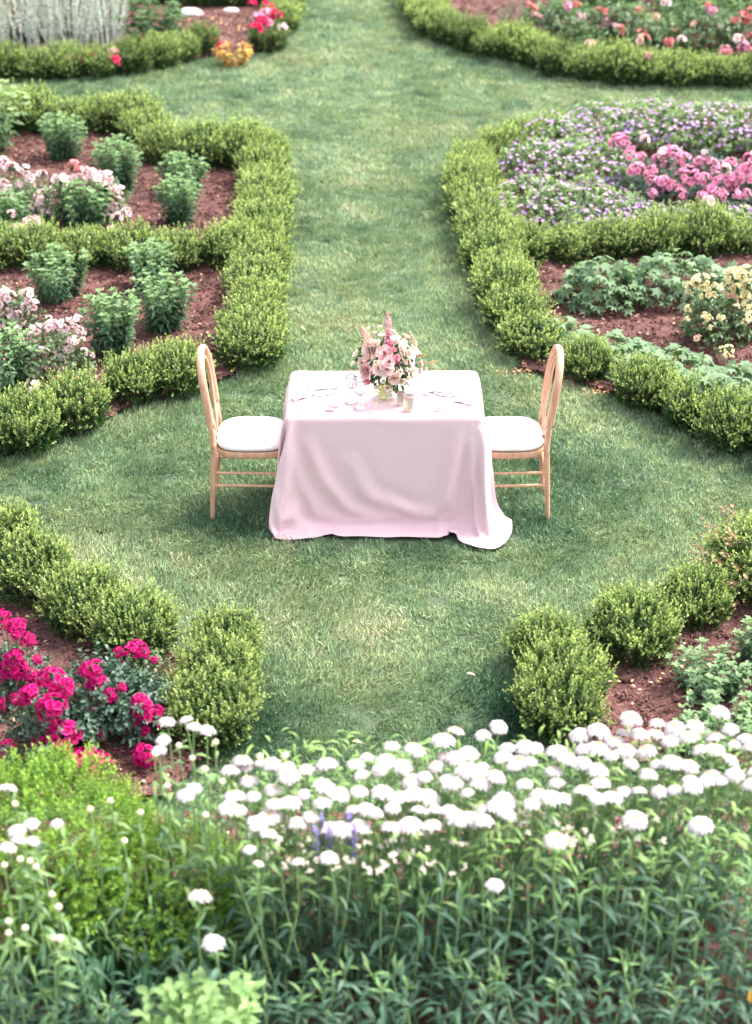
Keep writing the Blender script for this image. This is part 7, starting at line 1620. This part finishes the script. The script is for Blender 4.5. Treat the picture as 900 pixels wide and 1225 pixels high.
-1,2,-1,1,17,7,-1,-3,-1,1,1,3,2,1,-2,0,0,1,3,-2,-1,-2,-2,-4,16,0,12,-5,-10,17,-4,-10,-13,4,6,2,1,1,0,1,0,0,-2,-2,-1,1,-6,-17,-2,6,-2,-4,-1,0,-1,0,1,-1,0,0,0,1,0,-1,0,0,0,1,-1,1,-1,1,0,3,-3,-1,18,8,1,-3,0,0,-1,0,3,4,0,0,-1,-4,0,0,2,
0,3,-11,5,-12,1,22,-8,-13,-8,8,4,2,0,0,1,1,-1,-1,-2,-2,0,2,-9,-17,0,5,0,-5,0,-2,1,-2,1,0,0,0,0,0,0,0,1,0,-1,1,-1,0,0,0,0,0,2,1,-3,2,17,8,1,-3,-1,0,0,-2,1,2,2,0,1,1,0,-1,0,-1,2,-3,3,-2,1,-12,-2,10,6,0,0,2,1,-1,-2,-2,-2,0,-1,3,-11,-16,
-1,5,2,-3,-2,-2,0,1,-1,0,0,1,0,-1,0,0,0,0,0,1,-1,0,0,0,0,-1,1,2,1,0,-2,2,18,7,0,-2,-2,1,1,-3,0,0,3,0,1,2,4,-1,-5,7,-2,2,5,-26,2,15,4,1,2,1,-1,-1,-2,-3,0,1,1,3,-13,-18,-1,6,2,-2,-4,0,0,-1,0,0,0,1,-1,0,1,0,-1,0,0,0,0,0,0,0,0,1,-1,1,0,
1,0,-1,-1,1,19,7,1,-1,-3,1,2,-2,-2,-1,4,3,1,-2,2,7,-13,0,5,0,-5,1,2,3,-2,0,-2,-2,-3,-1,2,0,2,0,-13,-18,3,4,1,-1,-4,0,0,0,-1,0,0,0,0,0,0,0,0,1,0,0,0,-1,0,0,0,0,0,0,0,0,2,0,0,-1,-1,2,18,7,1,0,-4,0,2,1,-1,-4,-3,3,5,6,-5,5,4,-9,-5,9,10,
-7,0,1,-3,-2,0,0,1,1,1,-3,-15,-14,3,3,2,0,-4,-2,1,0,-1,0,0,0,0,0,1,0,-1,0,0,0,0,0,1,0,-1,0,0,0,0,-1,1,2,1,-1,-1,0,-1,4,17,6,1,0,-3,-1,1,1,1,-3,-4,3,5,5,-8,-3,-3,11,7,-21,9,-2,0,0,0,-1,4,1,-1,-1,-18,-12,1,2,2,2,-3,-2,0,0,0,-1,0,-1,0,
1,0,0,0,0,0,0,0,0,0,0,-1,1,0,0,0,0,0,0,1,2,-1,0,-2,0,-1,4,21,3,1,1,-1,-3,0,2,2,-1,-7,-4,11,1,-1,4,5,6,-9,-13,6,1,-2,2,3,-2,1,-4,-20,-7,0,2,2,2,-1,-3,-1,1,0,0,0,-1,0,0,0,0,0,0,0,0,0,0,0,0,0,0,0,0,0,0,0,0,-1,1,2,1,-1,0,-2,0,0,1,20,6,
0,1,3,-4,-4,0,2,0,-3,-4,12,0,6,-8,0,2,-1,1,-2,3,0,-1,2,-8,-18,-7,0,2,2,2,0,-2,-1,0,0,1,-1,-1,0,0,0,0,0,0,-1,1,0,0,0,0,0,-1,1,0,0,0,0,0,0,0,0,1,1,0,0,-1,-1,0,-1,5,18,6,0,1,3,-1,-5,-4,2,2,-6,8,0,0,-13,1,21,-2,-9,4,-2,1,2,-8,-19,-8,1,
2,3,1,1,-1,-4,-1,2,1,-1,0,-1,0,0,0,-1,1,0,0,0,0,0,0,0,0,0,0,0,0,0,0,0,0,0,-1,2,2,0,-1,0,-1,-2,1,0,4,22,1,0,1,6,1,-4,-7,-1,10,7,2,-2,-1,-11,13,15,-6,-10,3,0,-8,-23,-5,3,1,2,1,2,-1,-3,-1,1,0,0,0,-1,0,1,-1,0,1,-1,0,0,0,0,0,0,0,-1,1,0,
0,0,0,0,0,0,0,0,0,2,0,0,0,-1,0,-1,-1,0,0,24,5,0,0,5,4,-1,-6,-3,-9,-2,-1,14,-2,-16,3,11,0,-6,-10,-19,-5,3,0,3,2,1,0,-2,-3,0,0,1,0,0,0,0,-1,0,0,0,0,0,0,0,0,0,0,0,0,0,0,0,0,0,0,0,0,0,0,0,1,1,0,0,0,-1,-1,0,0,-1,4,19,8,-4,0,6,5,1,-9,-2,
4,-10,3,14,-1,-14,0,8,-8,-23,-6,6,-2,3,1,1,3,-3,-4,-1,0,1,0,1,-1,-1,0,0,1,-2,1,1,-1,0,0,0,0,0,0,0,0,0,0,0,0,0,0,0,0,-1,0,2,2,0,-1,0,-1,-1,0,-1,1,-2,5,23,11,-1,-8,6,2,3,-8,-4,6,-10,3,3,13,-10,-11,-15,-5,2,2,1,0,1,4,-2,-5,-2,0,1,0,0,
0,0,0,-1,0,0,0,0,0,0,0,0,0,0,0,-1,1,0,0,0,0,0,0,0,0,0,0,0,0,2,0,0,-1,1,0,-1,-1,0,0,-3,3,24,12,3,-10,8,-8,12,1,-2,4,-5,7,-7,1,-24,0,1,-4,2,3,3,5,-3,-9,-3,0,1,0,2,0,-1,2,-2,-1,0,0,1,-1,0,0,0,0,0,0,0,0,0,0,0,0,0,0,0,0,0,0,0,-1,2,1,0,0,
1,-2,0,1,3,-5,0,1,0,2,16,13,5,-1,-2,-13,-1,4,2,0,1,-10,-16,4,-7,3,0,0,4,5,-2,-11,-5,0,1,0,1,0,0,3,-3,-1,-1,1,-1,1,-1,0,0,0,0,0,0,0,0,0,0,0,0,0,0,0,0,0,0,0,0,-1,2,1,0,0,0,0,-1,3,4,-7,1,-1,-3,5,22,3,-3,9,-9,5,-4,2,4,-18,-2,-4,-7,7,1,
9,9,-1,-10,-12,-7,-1,1,0,2,0,0,0,2,-5,0,0,0,0,0,1,-1,1,-1,0,1,-1,0,0,0,0,0,0,0,0,0,1,-1,0,0,1,-1,2,2,-1,0,1,-1,-1,-1,11,2,-12,-3,4,0,2,25,-1,2,4,-4,7,-3,-12,3,-6,0,7,-3,4,4,-7,-5,-7,-4,1,8,5,3,-3,-7,-5,3,-5,-1,-2,0,0,0,1,1,-2,0,1,2,
-3,0,0,0,0,0,0,0,0,0,1,9,-9,1,-1,0,-1,-1,11,2,-5,-2,1,1,-6,-1,16,3,-15,-6,4,-1,3,23,1,1,2,0,-7,-4,0,3,4,1,1,-2,-4,4,-6,-5,-1,12,8,-6,-14,-8,0,10,-5,-8,8,-9,-3,1,2,-2,0,2,-2,-1,2,2,-2,-1,0,-1,0,0,0,0,2,4,1,-1,-2,7,-11,1,1,-1,6,0,11,
-6,-1,2,5,-12,12,-1,1,-15,-6,-1,6,18,8,-3,2,-4,6,-4,6,-3,0,0,0,-2,-6,-7,14,7,0,-22,-2,9,6,-1,-13,-5,3,-1,7,-6,-3,-3,-1,-1,0,2,3,-3,1,4,2,2,2,1,1,1,1,-1,-4,-9,29,-18,-6,8,1,-6,-8,0,11,-5,21,-7,9,-21,13,-8,7,0,15,-3,-13,-11,-4,17,
]
NX, NY = 86, 71
q = np.cumsum(np.cumsum(np.array(CLOTH).reshape(3, NX, NY), 2), 1) / 1000.0          # second differences in millimetres
V = q.transpose(1, 2, 0).reshape(-1, 3)
i, j = np.meshgrid(np.arange(NX - 1), np.arange(NY - 1), indexing='ij')
F = np.stack([i * NY + j, (i + 1) * NY + j, (i + 1) * NY + j + 1, i * NY + j + 1], -1).reshape(-1, 4)
g = Geo().add(V, F)
cl = link('tablecloth', g.mesh('tablecloth', M_CLOTH), None, (TXC, TYC, .016))
sb = cl.modifiers.new('smooth', 'SUBSURF'); sb.levels = 1; sb.render_levels = 1
so = cl.modifiers.new('cloth', 'SOLIDIFY'); so.thickness = .0012; so.offset = -1
tag(cl, 'dusty pink linen tablecloth draped to the grass and pooling at its right front corner', 'tablecloth')
CLOTH_LOW = (V[V[:, 2] < .07] + np.array([TXC, TYC, 0]))[:, :2]
TOP = float(V[(np.abs(V[:, 0]) < .3) & (np.abs(V[:, 1]) < .2), 2].max()) + .016 + .0015


# ---------------------------------------------------------------- chairs
def make_chair(label, x, y, rz):
    """Bentwood chair facing +x, origin on the ground under the seat's middle."""
    r = thing('chair', label, 'chair', (x, y, 0), rz, 'oval-backed wooden chairs at the table')
    def part(name, g, m=M_WOOD): return link(name, g.mesh(name, m), r)
    xb = -.195                                                # back of the seat
    lean = lambda z: xb - .012 - .085 * max(0, z - .46) ** 1.35 * 1.6 - .02 * max(0, .46 - z) / .46 * 1.6
    for s in (-1, 1):
        z = np.array([0, .12, .24, .36, .46, .54, .62])
        hw = np.array([.172, .170, .168, .166, .165, .160, .163])
        g = Geo(); tube(g, spline([(lean(a), s * w, a) for a, w in zip(z, hw)], 3), np.interp(np.linspace(0, 1, 19), [0, .5, .75, 1], [.0125, .017, .019, .016]), 8)
        part('leg', g)
        g = Geo(); tube(g, spline([(.185, s * .18, 0), (.188, s * .18, .22), (.185, s * .178, .44)], 4), np.linspace(.011, .017, 9), 8)
        part('leg', g)
    # oval back frame, flat bentwood
    ctl = [(-.160, .60), (-.164, .70), (-.164, .80), (-.145, .895), (-.085, .965), (0, .988), (.085, .965), (.145, .895), (.164, .80), (.164, .70), (.160, .60)]
    c = spline([(lean(b), a, b) for a, b in ctl], 5)
    g = Geo(); tube(g, c, .0180, 8, flat=1.25, ref=(1, 0, .25)); part('back_frame', g)
    # inner loop and splats
    ctl = [(-.030, .47), (-.055, .56), (-.095, .68), (-.115, .79), (-.085, .89), (0, .945), (.085, .89), (.115, .79), (.095, .68), (.055, .56), (.030, .47)]
    c = spline([(lean(b) + .004, a, b) for a, b in ctl], 5)
    g = Geo(); tube(g, c, .0125, 6, flat=.6, ref=(1, 0, .25)); part('inner_loop', g)
    for s in (-1, 1):
        c = spline([(lean(b), s * a, b) for a, b in ((.163, .60), (.11, .55), (.06, .50), (.035, .47))], 4)
        g = Geo(); tube(g, c, .014, 6, flat=.7, ref=(1, 0, .25)); part('splat', g)
    # seat frame: a rounded square ring
    def ring(hx, hy, n=48, p=3.4):
        a = np.arange(n) / n * 6.2832
        k = (np.abs(np.cos(a)) ** p + np.abs(np.sin(a)) ** p) ** (-1 / p)
        return np.stack([hx * k * np.cos(a), hy * k * np.sin(a)], -1)
    g = Geo()
    R = ring(.205, .190)
    prof = [(1.0, .455), (1.015, .449), (1.015, .422), (1.0, .414), (.90, .414), (.90, .453)]
    V = np.concatenate([np.c_[R * s, np.full(48, z)] for s, z in prof])
    i, j = np.meshgrid(np.arange(5), np.arange(48), indexing='ij')
    g.add(V, np.stack([i * 48 + j, i * 48 + (j + 1) % 48, (i + 1) * 48 + (j + 1) % 48, (i + 1) * 48 + j], -1).reshape(-1, 4))
    part('seat_frame', g)
    g = Geo()
    prof = [(.0, .527), (.3, .525), (.55, .519), (.75, .509), (.88, .497), (.96, .482), (.99, .470), (.965, .459), (.90, .455)]
    V = np.concatenate([np.c_[R * max(s, .001), np.full(48, z)] for s, z in prof])
    i, j = np.meshgrid(np.arange(len(prof) - 1), np.arange(48), indexing='ij')
    g.add(V, np.stack([(i + 1) * 48 + j, (i + 1) * 48 + (j + 1) % 48, i * 48 + (j + 1) % 48, i * 48 + j], -1).reshape(-1, 4))
    part('seat_cushion', g, M_CUSHION)
    for s in (-1, 1):
        for z in (.235, .315):
            g = Geo(); tube(g, [(lean(z), s * .167, z), (.187, s * .18, z)], .0085, 8, cap=False); part('stretcher', g)
    for xx, z in ((lean(.28), .28), (.187, .28)):
        g = Geo(); tube(g, [(xx, -.17, z), (xx, .17, z)], .0085, 8, cap=False); part('stretcher', g)
    return r


make_chair('oval-backed wooden chair with a white cushion, left of the table', -.692, 7.925, 0)
make_chair('oval-backed wooden chair with a white cushion, right of the table', .738, 7.925, math.pi)


# ---------------------------------------------------------------- what stands on the cloth
def on_table(px, py):
    q = P(px, py, TOP)
    return q


def plate(side, px, py):
    g = Geo(); lathe(g, [(.004, .004), (.085, .004), (.10, .008), (.135, .013), (.150, .018), (.152, .020), (.150, .021), (.132, .017), (.10, .012), (.085, .008), (.004, .008)], 56)
    o = link('charger_plate', g.mesh('charger_plate', M_GLASS, False), None, on_table(px, py) + np.array([0, 0, .001]))
    tag(o, 'clear glass charger plate at the %s place setting' % side, 'plate')
    g = Geo(); lathe(g, [(.004, .0), (.065, .0), (.085, .006), (.102, .012), (.104, .014), (.100, .014), (.082, .009), (.06, .004), (.004, .004)], 48)
    o = link('dinner_plate', g.mesh('dinner_plate', M_NAPKIN, False), None, on_table(px, py) + np.array([0, 0, .007]))
    tag(o, 'white dinner plate on the %s glass charger' % side, 'plate')


def napkin(side, px, py, rz, s=1.0, lift=.020, what='napkin'):
    g = Geo()
    n, m = 22, 14
    u, v = np.meshgrid(np.linspace(-1, 1, n), np.linspace(-1, 1, m), indexing='ij')
    x = .085 * u * (1 - .25 * np.abs(v) ** 2 * (u > 0)); y = .05 * v * (1 - .28 * np.cos(u * 1.5))
    z = .010 * np.cos(v * 1.5) + .006 * np.sin(u * 5 + v * 3) + .008 * np.exp(-(u * 4) ** 2) + .004 * np.sin(v * 9 + u * 2)
    V = np.stack([x, y, z + .008], -1).reshape(-1, 3) * s
    i, j = np.meshgrid(np.arange(n - 1), np.arange(m - 1), indexing='ij')
    g.add(V, np.stack([i * m + j, (i + 1) * m + j, (i + 1) * m + j + 1, i * m + j + 1], -1).reshape(-1, 4))
    o = link('napkin', g.mesh('napkin', M_NAPKIN), None, on_table(px, py) + np.array([0, 0, lift]), (0, 0, rz))
    so = o.modifiers.new('t', 'SOLIDIFY'); so.thickness = .010 * s; so.offset = -1
    sb = o.modifiers.new('s', 'SUBSURF'); sb.render_levels = 1
    tag(o, side, 'napkin')


plate('left', 384, 467)
plate('right', 537, 468)
napkin('white napkin folded on the left dinner plate', 389, 466, .15, 1.05)
napkin('white napkin folded on the right dinner plate', 529, 470, -.2, 1.05)
napkin('small white folded cloth beside the left charger, at the table edge', 361, 475, .5, .70, .004)
napkin('small white folded cloth beside the right charger, at the table edge', 556, 481, -.5, .70, .004)


def cutlery(kind, label, px, py, L, rz):
    g = Geo()
    h = .0045
    c = spline([(-L / 2, 0, h), (-L * .1, 0, h + .001), (L * .22, 0, h + .003)], 5)
    tube(g, c, np.linspace(.0052, .0034, len(c)), 6, flat=.6)
    if kind == 'fork':
        for s in (-1.5, -.5, .5, 1.5):
            tube(g, [(L * .22, s * .001, h + .003), (L * .30, s * .0048, h + .001), (L * .5, s * .0048, h + .004)], [.002, .0016, .0009], 5)
    elif kind == 'knife':
        V = [(L * .20, -.004, h), (L * .20, .004, h), (L * .48, .009, h), (L * .5, 0, h), (L * .48, -.007, h)]
        V = [(a, b, c + d) for d in (-.0009, .0012) for a, b, c in V]
        g.add(V, [np.array([(4, 3, 2, 1, 0), (5, 6, 7, 8, 9)]), np.array([(k, (k + 1) % 5, (k + 1) % 5 + 5, k + 5) for k in range(5)])])
    else:
        a = np.arange(12) / 12 * 6.283
        V = [(L * .36, 0, h - .002)] + [(L * .36 + L * .14 * math.cos(q), .017 * math.sin(q), h + .003) for q in a]
        g.add(V, [np.array([(0, 1 + k, 1 + (k + 1) % 12) for k in range(12)])])
    o = link(kind, g.mesh(kind, M_GOLD), None, on_table(px, py) + np.array([0, 0, .002]), (0, 0, rz))
    tag(o, label, kind)


for kind, lab, px, py, L, d in (
        ('knife', 'rose gold knife at the front of the left setting, nearer the plate', 380, 487.5, .22, 0),
        ('spoon', 'rose gold spoon at the front of the left setting, at the table edge', 379, 491, .20, 0),
        ('fork', 'rose gold fork at the back of the left setting, furthest back', 368, 452.5, .14, 0),
        ('fork', 'short rose gold fork at the back of the left setting, nearer the plate', 370, 456.5, .12, 0),
        ('fork', 'rose gold fork at the front of the right setting, nearer the plate', 543, 490, .21, math.pi),
        ('fork', 'short rose gold fork at the front of the right setting, at the table edge', 540, 493.5, .20, math.pi),
        ('knife', 'rose gold knife at the back of the right setting, furthest back', 551, 456.5, .15, math.pi),
        ('spoon', 'rose gold spoon at the back of the right setting, nearer the plate', 553, 460, .12, math.pi)):
    cutlery(kind, lab, px, py, L, d + rng.normal(0, .02))


def wine_glass(label, px, py, h=.17, r=.034):
    g = Geo()
    lathe(g, [(.0005, .004), (.020, .002), (.031, .0008), (.032, .002), (.020, .004), (.005, .010), (.0035, .03), (.0035, h * .45), (.012, h * .49), (r * .85, h * .60), (r, h * .74), (r * .92, h * .90), (r * .80, h), (r * .77, h), (r * .89, h * .90), (r * .96, h * .74), (r * .80, h * .61), (.010, h * .505), (.0005, h * .50)], 28)
    o = link('wine_glass', g.mesh('wine_glass', M_GLASS), None, on_table(px, py))
    tag(o, label, 'glass')


wine_glass('clear wine glass left of the flowers, nearest the front edge', 431, 488, .15)
wine_glass('clear wine glass left of the flowers, a little further back', 420, 481, .16)
wine_glass('clear wine glass right of the flowers, behind the votive', 497, 474, .16)
for lab, px, py, r, h in (('blush glass votive with a candle, right of the flowers at the front', 489, 490, .030, .085), ('smaller blush glass votive behind the front one, right of the flowers', 480, 483, .024, .07)):
    t = thing('votive_holder', lab, 'candle holder', on_table(px, py))
    g = Geo(); lathe(g, [(.0005, .001), (r * .95, .001), (r, .006), (r, h), (r * .93, h), (r * .93, .008), (.0005, .008)], 28); link('glass', g.mesh('glass', M_AMBER), t)
    g = Geo(); lathe(g, [(.0005, h * .5), (r * .6, h * .5), (r * .62, h * .48), (r * .62, .009), (.0005, .009)], 20); link('candle', g.mesh('candle', M_CANDLE), t)
    g = Geo(); lathe(g, [(r * 1.01, h - .004), (r * 1.03, h - .002), (r * 1.01, h + .0005), (r * .93, h + .0005)], 28); link('rim', g.mesh('rim', M_GOLD), t)

# ---------------------------------------------------------------- the bouquet
bx, by = P(463, 474, TOP)[:2]
t = thing('flower_arrangement', 'round blush and cream rose arrangement with pink astilbe in the middle of the table', 'flower arrangement', (bx, by, TOP))
g = Geo(); lathe(g, [(.0005, .0), (.045, .0), (.048, .005), (.020, .02), (.018, .03), (.045, .045), (.062, .07), (.062, .09), (.058, .09), (.04, .06), (.0005, .05)], 28)
link('vase', g.mesh('vase', M_VASE), t, None, None, (.85, .85, .75))


def bq(px, py, r, depth=0.0):
    """local point on the bouquet's face seen at a pixel; the ball is about 0.17 m in radius"""
    c = np.array([bx, by, TOP + .178])
    # ray through the pixel against the ball, so each flower sits on its surface
    o = np.array([0, 0, CAMH]); d = unit(P(px, py, 0) - o)
    R = .172 - depth
    oc = o - c
    b = d @ oc
    disc = b * b - (oc @ oc - R * R)
    s = -b - math.sqrt(disc) if disc > 0 else -b
    q = o + d * s
    return q - np.array([bx, by, TOP]), unit(q - c)


M_ROSE = petal_mat('rose_petal', .5)
CREAM, BLUSH, ROSE, PINK = ((.90, .66, .48), (.94, .86, .76)), ((.88, .48, .42), (.94, .78, .72)), ((.86, .38, .40), (.93, .68, .67)), ((.78, .16, .28), (.88, .42, .50))
full = ((7, .8, 1.5, 1.0), (6, .45, 1.1, .86), (6, .25, .75, .7), (5, .1, .4, .54), (4, -.05, .1, .38), (3, -.2, -.1, .26))
for nm, px, py, r, col in (
        ('rose', 443, 419, 12, BLUSH), ('rose', 460, 423, 9, ROSE), ('rose', 437, 444, 10, ROSE), ('rose', 453, 441, 8, BLUSH), ('rose', 463, 441, 9, BLUSH),
        ('rose', 478, 409, 11, CREAM), ('rose', 488, 425, 10, CREAM), ('rose', 497, 420, 9, BLUSH), ('rose', 491, 434, 8, CREAM), ('rose', 472, 453, 8, BLUSH), ('rose', 494, 446, 8, CREAM),
        ('rose', 482, 418, 8, CREAM), ('rose', 440, 429, 8, BLUSH), ('rose', 449, 411, 7, CREAM), ('rose', 466, 433, 7, ROSE), ('rose', 503, 434, 6, BLUSH), ('rose', 481, 456, 6, CREAM), ('rose', 479, 445, 5, CREAM),
        ('rose', 441, 456, 6, PINK), ('rose', 475, 428, 6, PINK), ('rose', 471, 419, 5, PINK),
        ('rose', 464, 464, 6, CREAM), ('rose', 457, 402, 6, CREAM), ('rose', 486, 403, 6, CREAM), ('rose', 469, 397, 6, CREAM), ('rose', 494, 408, 6, BLUSH), ('rose', 432, 432, 6, BLUSH), ('rose', 503, 443, 6, CREAM)):
    p, n = bq(px, py, r, .012 if r > 7 else .0)
    V, F, C = rosette(r / 213.0 * 1.2, col[0], col[1], full if r > 6 else full[1:])
    g = Geo().add(orient(V, unit(n + rng.normal(0, .12, 3)), p), F, C)
    link('rose', g.mesh('rose', M_ROSE), t)
for px, py, r in ((425, 425, 4), (428, 421, 3.5), (424, 435, 4.5), (441, 394, 3.5), (449, 399, 3.5), (450, 434, 3.5), (459, 455, 3.5), (452, 462, 4), (486, 442, 3.5), (455, 392, 4), (474, 400, 3), (509, 441, 3.5), (488, 452, 4), (467, 471, 4)):
    p, n = bq(px, py, r, -.012)
    V, F, C = rosette(r / 213.0 * 1.3, (.80, .74, .55), (.87, .82, .70), ((5, .3, .8, 1), (4, .1, .4, .8), (3, 0, .1, .6)))
    link('bud', Geo().add(orient(V, n, p), F, C).mesh('bud', M_PETAL), t)


def plume(px, py, px2, py2, w, c0, c1, zoff=.05):
    """astilbe plume from one pixel (foot) to another (tip), leaning in the bouquet's plane"""
    k = lambda a, b: np.array([(a - 463) / 213.0, -.06 + (440 - b) / 213.0 * .12, .200 + (436 - b) / 190.0])
    a, b = k(px, py), k(px2, py2)
    g = Geo()
    n = 420
    tt = rng.random(n)
    ax = a + (b - a) * tt[:, None]
    an = rng.random(n) * 6.28
    rad = w * (1 - tt) ** .8 * np.sqrt(rng.random(n))
    u = unit(b - a); s = unit(np.cross(u, [0, 1, 0])); v = np.cross(s, u)
    B = ax + (s * np.cos(an)[:, None] + v * np.sin(an)[:, None]) * rad[:, None]
    f = rng.random((n, 1))
    leaves(g, B, rng.normal(0, 1, (n, 3)) + u, rng.normal(0, 1, (n, 3)), .010, .007, np.array(c0) * (1 - f) + np.array(c1) * f, 'quad')
    tube(g, [a, b], [.002, .001], 4, (.4, .3, .2), cap=False)
    link('astilbe', g.mesh('astilbe', M_PETAL), t)


plume(467, 412, 463, 378, .042, (.70, .22, .34), (.84, .56, .60))
plume(471, 428, 463, 398, .030, (.60, .06, .22), (.78, .28, .42))
plume(476, 434, 466, 412, .026, (.60, .06, .22), (.78, .28, .42))
plume(446, 414, 434, 393, .040, (.78, .42, .38), (.86, .64, .56))
plume(496, 412, 489, 398, .012, (.70, .55, .42), (.80, .70, .58))
# greenery, copper sprays, trailing sprig
g = Geo()
n = 280
D = unit(rng.normal(0, 1, (n, 3)))
B = np.array([0, 0, .200]) + D * rng.uniform(.06, .150, (n, 1)) * np.array([1.05, 1, .95])
leaves(g, B, D + rng.normal(0, .3, (n, 3)), rng.normal(0, 1, (n, 3)), rng.uniform(.03, .055, n), .022, np.array([(.035, .09, .03), (.07, .14, .04), (.03, .07, .04)])[rng.integers(3, size=n)], 'oval', .2)
link('foliage', g.mesh('foliage', M_ROSELEAF), t)
g = Geo()
for px, py, l in ((507, 432, .09), (510, 440, .08), (504, 448, .09), (426, 447, .07), (430, 455, .07), (425, 440, .05), (500, 424, .07), (500, 452, .06), (512, 430, .08)):
    p, n = bq(px, py, 3)
    p = p * .9
    g = Geo()
    sprigs(g, np.array([p]), np.array([n + np.array([np.sign(px - 463) * .5, 0, .15])]), l, 14, .016, .005, (.45, .20, .09), (.66, .40, .24), 'quad', .7, .8, .1)
    link('copper_spray', g.mesh('copper_spray', M_PETAL), t)
g = Geo()
for k in range(9):
    x = rng.uniform(-.055, -.005)
    c = spline([(x, -.12, .15), (x - .005, -.165, .11), (x - .01 + rng.normal(0, .012), -.175, .04 + rng.uniform(0, .05))], 4)
    tube(g, c, .0012, 3, (.5, .5, .22), cap=False)
    for q in range(10):
        b = c[rng.integers(2, len(c))]
        leaves(g, b[None], rng.normal(0, 1, (1, 3)) + np.array([[0, -.3, -.8]]), rng.normal(0, 1, (1, 3)), .017, .009, np.array((.60, .58, .28)) * rng.uniform(.8, 1.2), 'quad')
link('trailing_sprig', g.mesh('trailing_sprig', M_LEAF), t)
g = Geo()
for px, py in ((416, 461), (419, 466), (424, 452), (421, 458)):
    k = np.array([(px - 463) / 213.0, -.08, .235 + (436 - py) / 190.0])
    sprigs(g, np.array([[-.14, -.07, .17]]), np.array([k - np.array([-.14, -.07, .17])]), .09, 10, .02, .006, (.30, .17, .20), (.45, .30, .30), 'quad', .8, .8, .1)
link('plum_sprig', g.mesh('plum_sprig', M_LEAF), t)

make_grass()
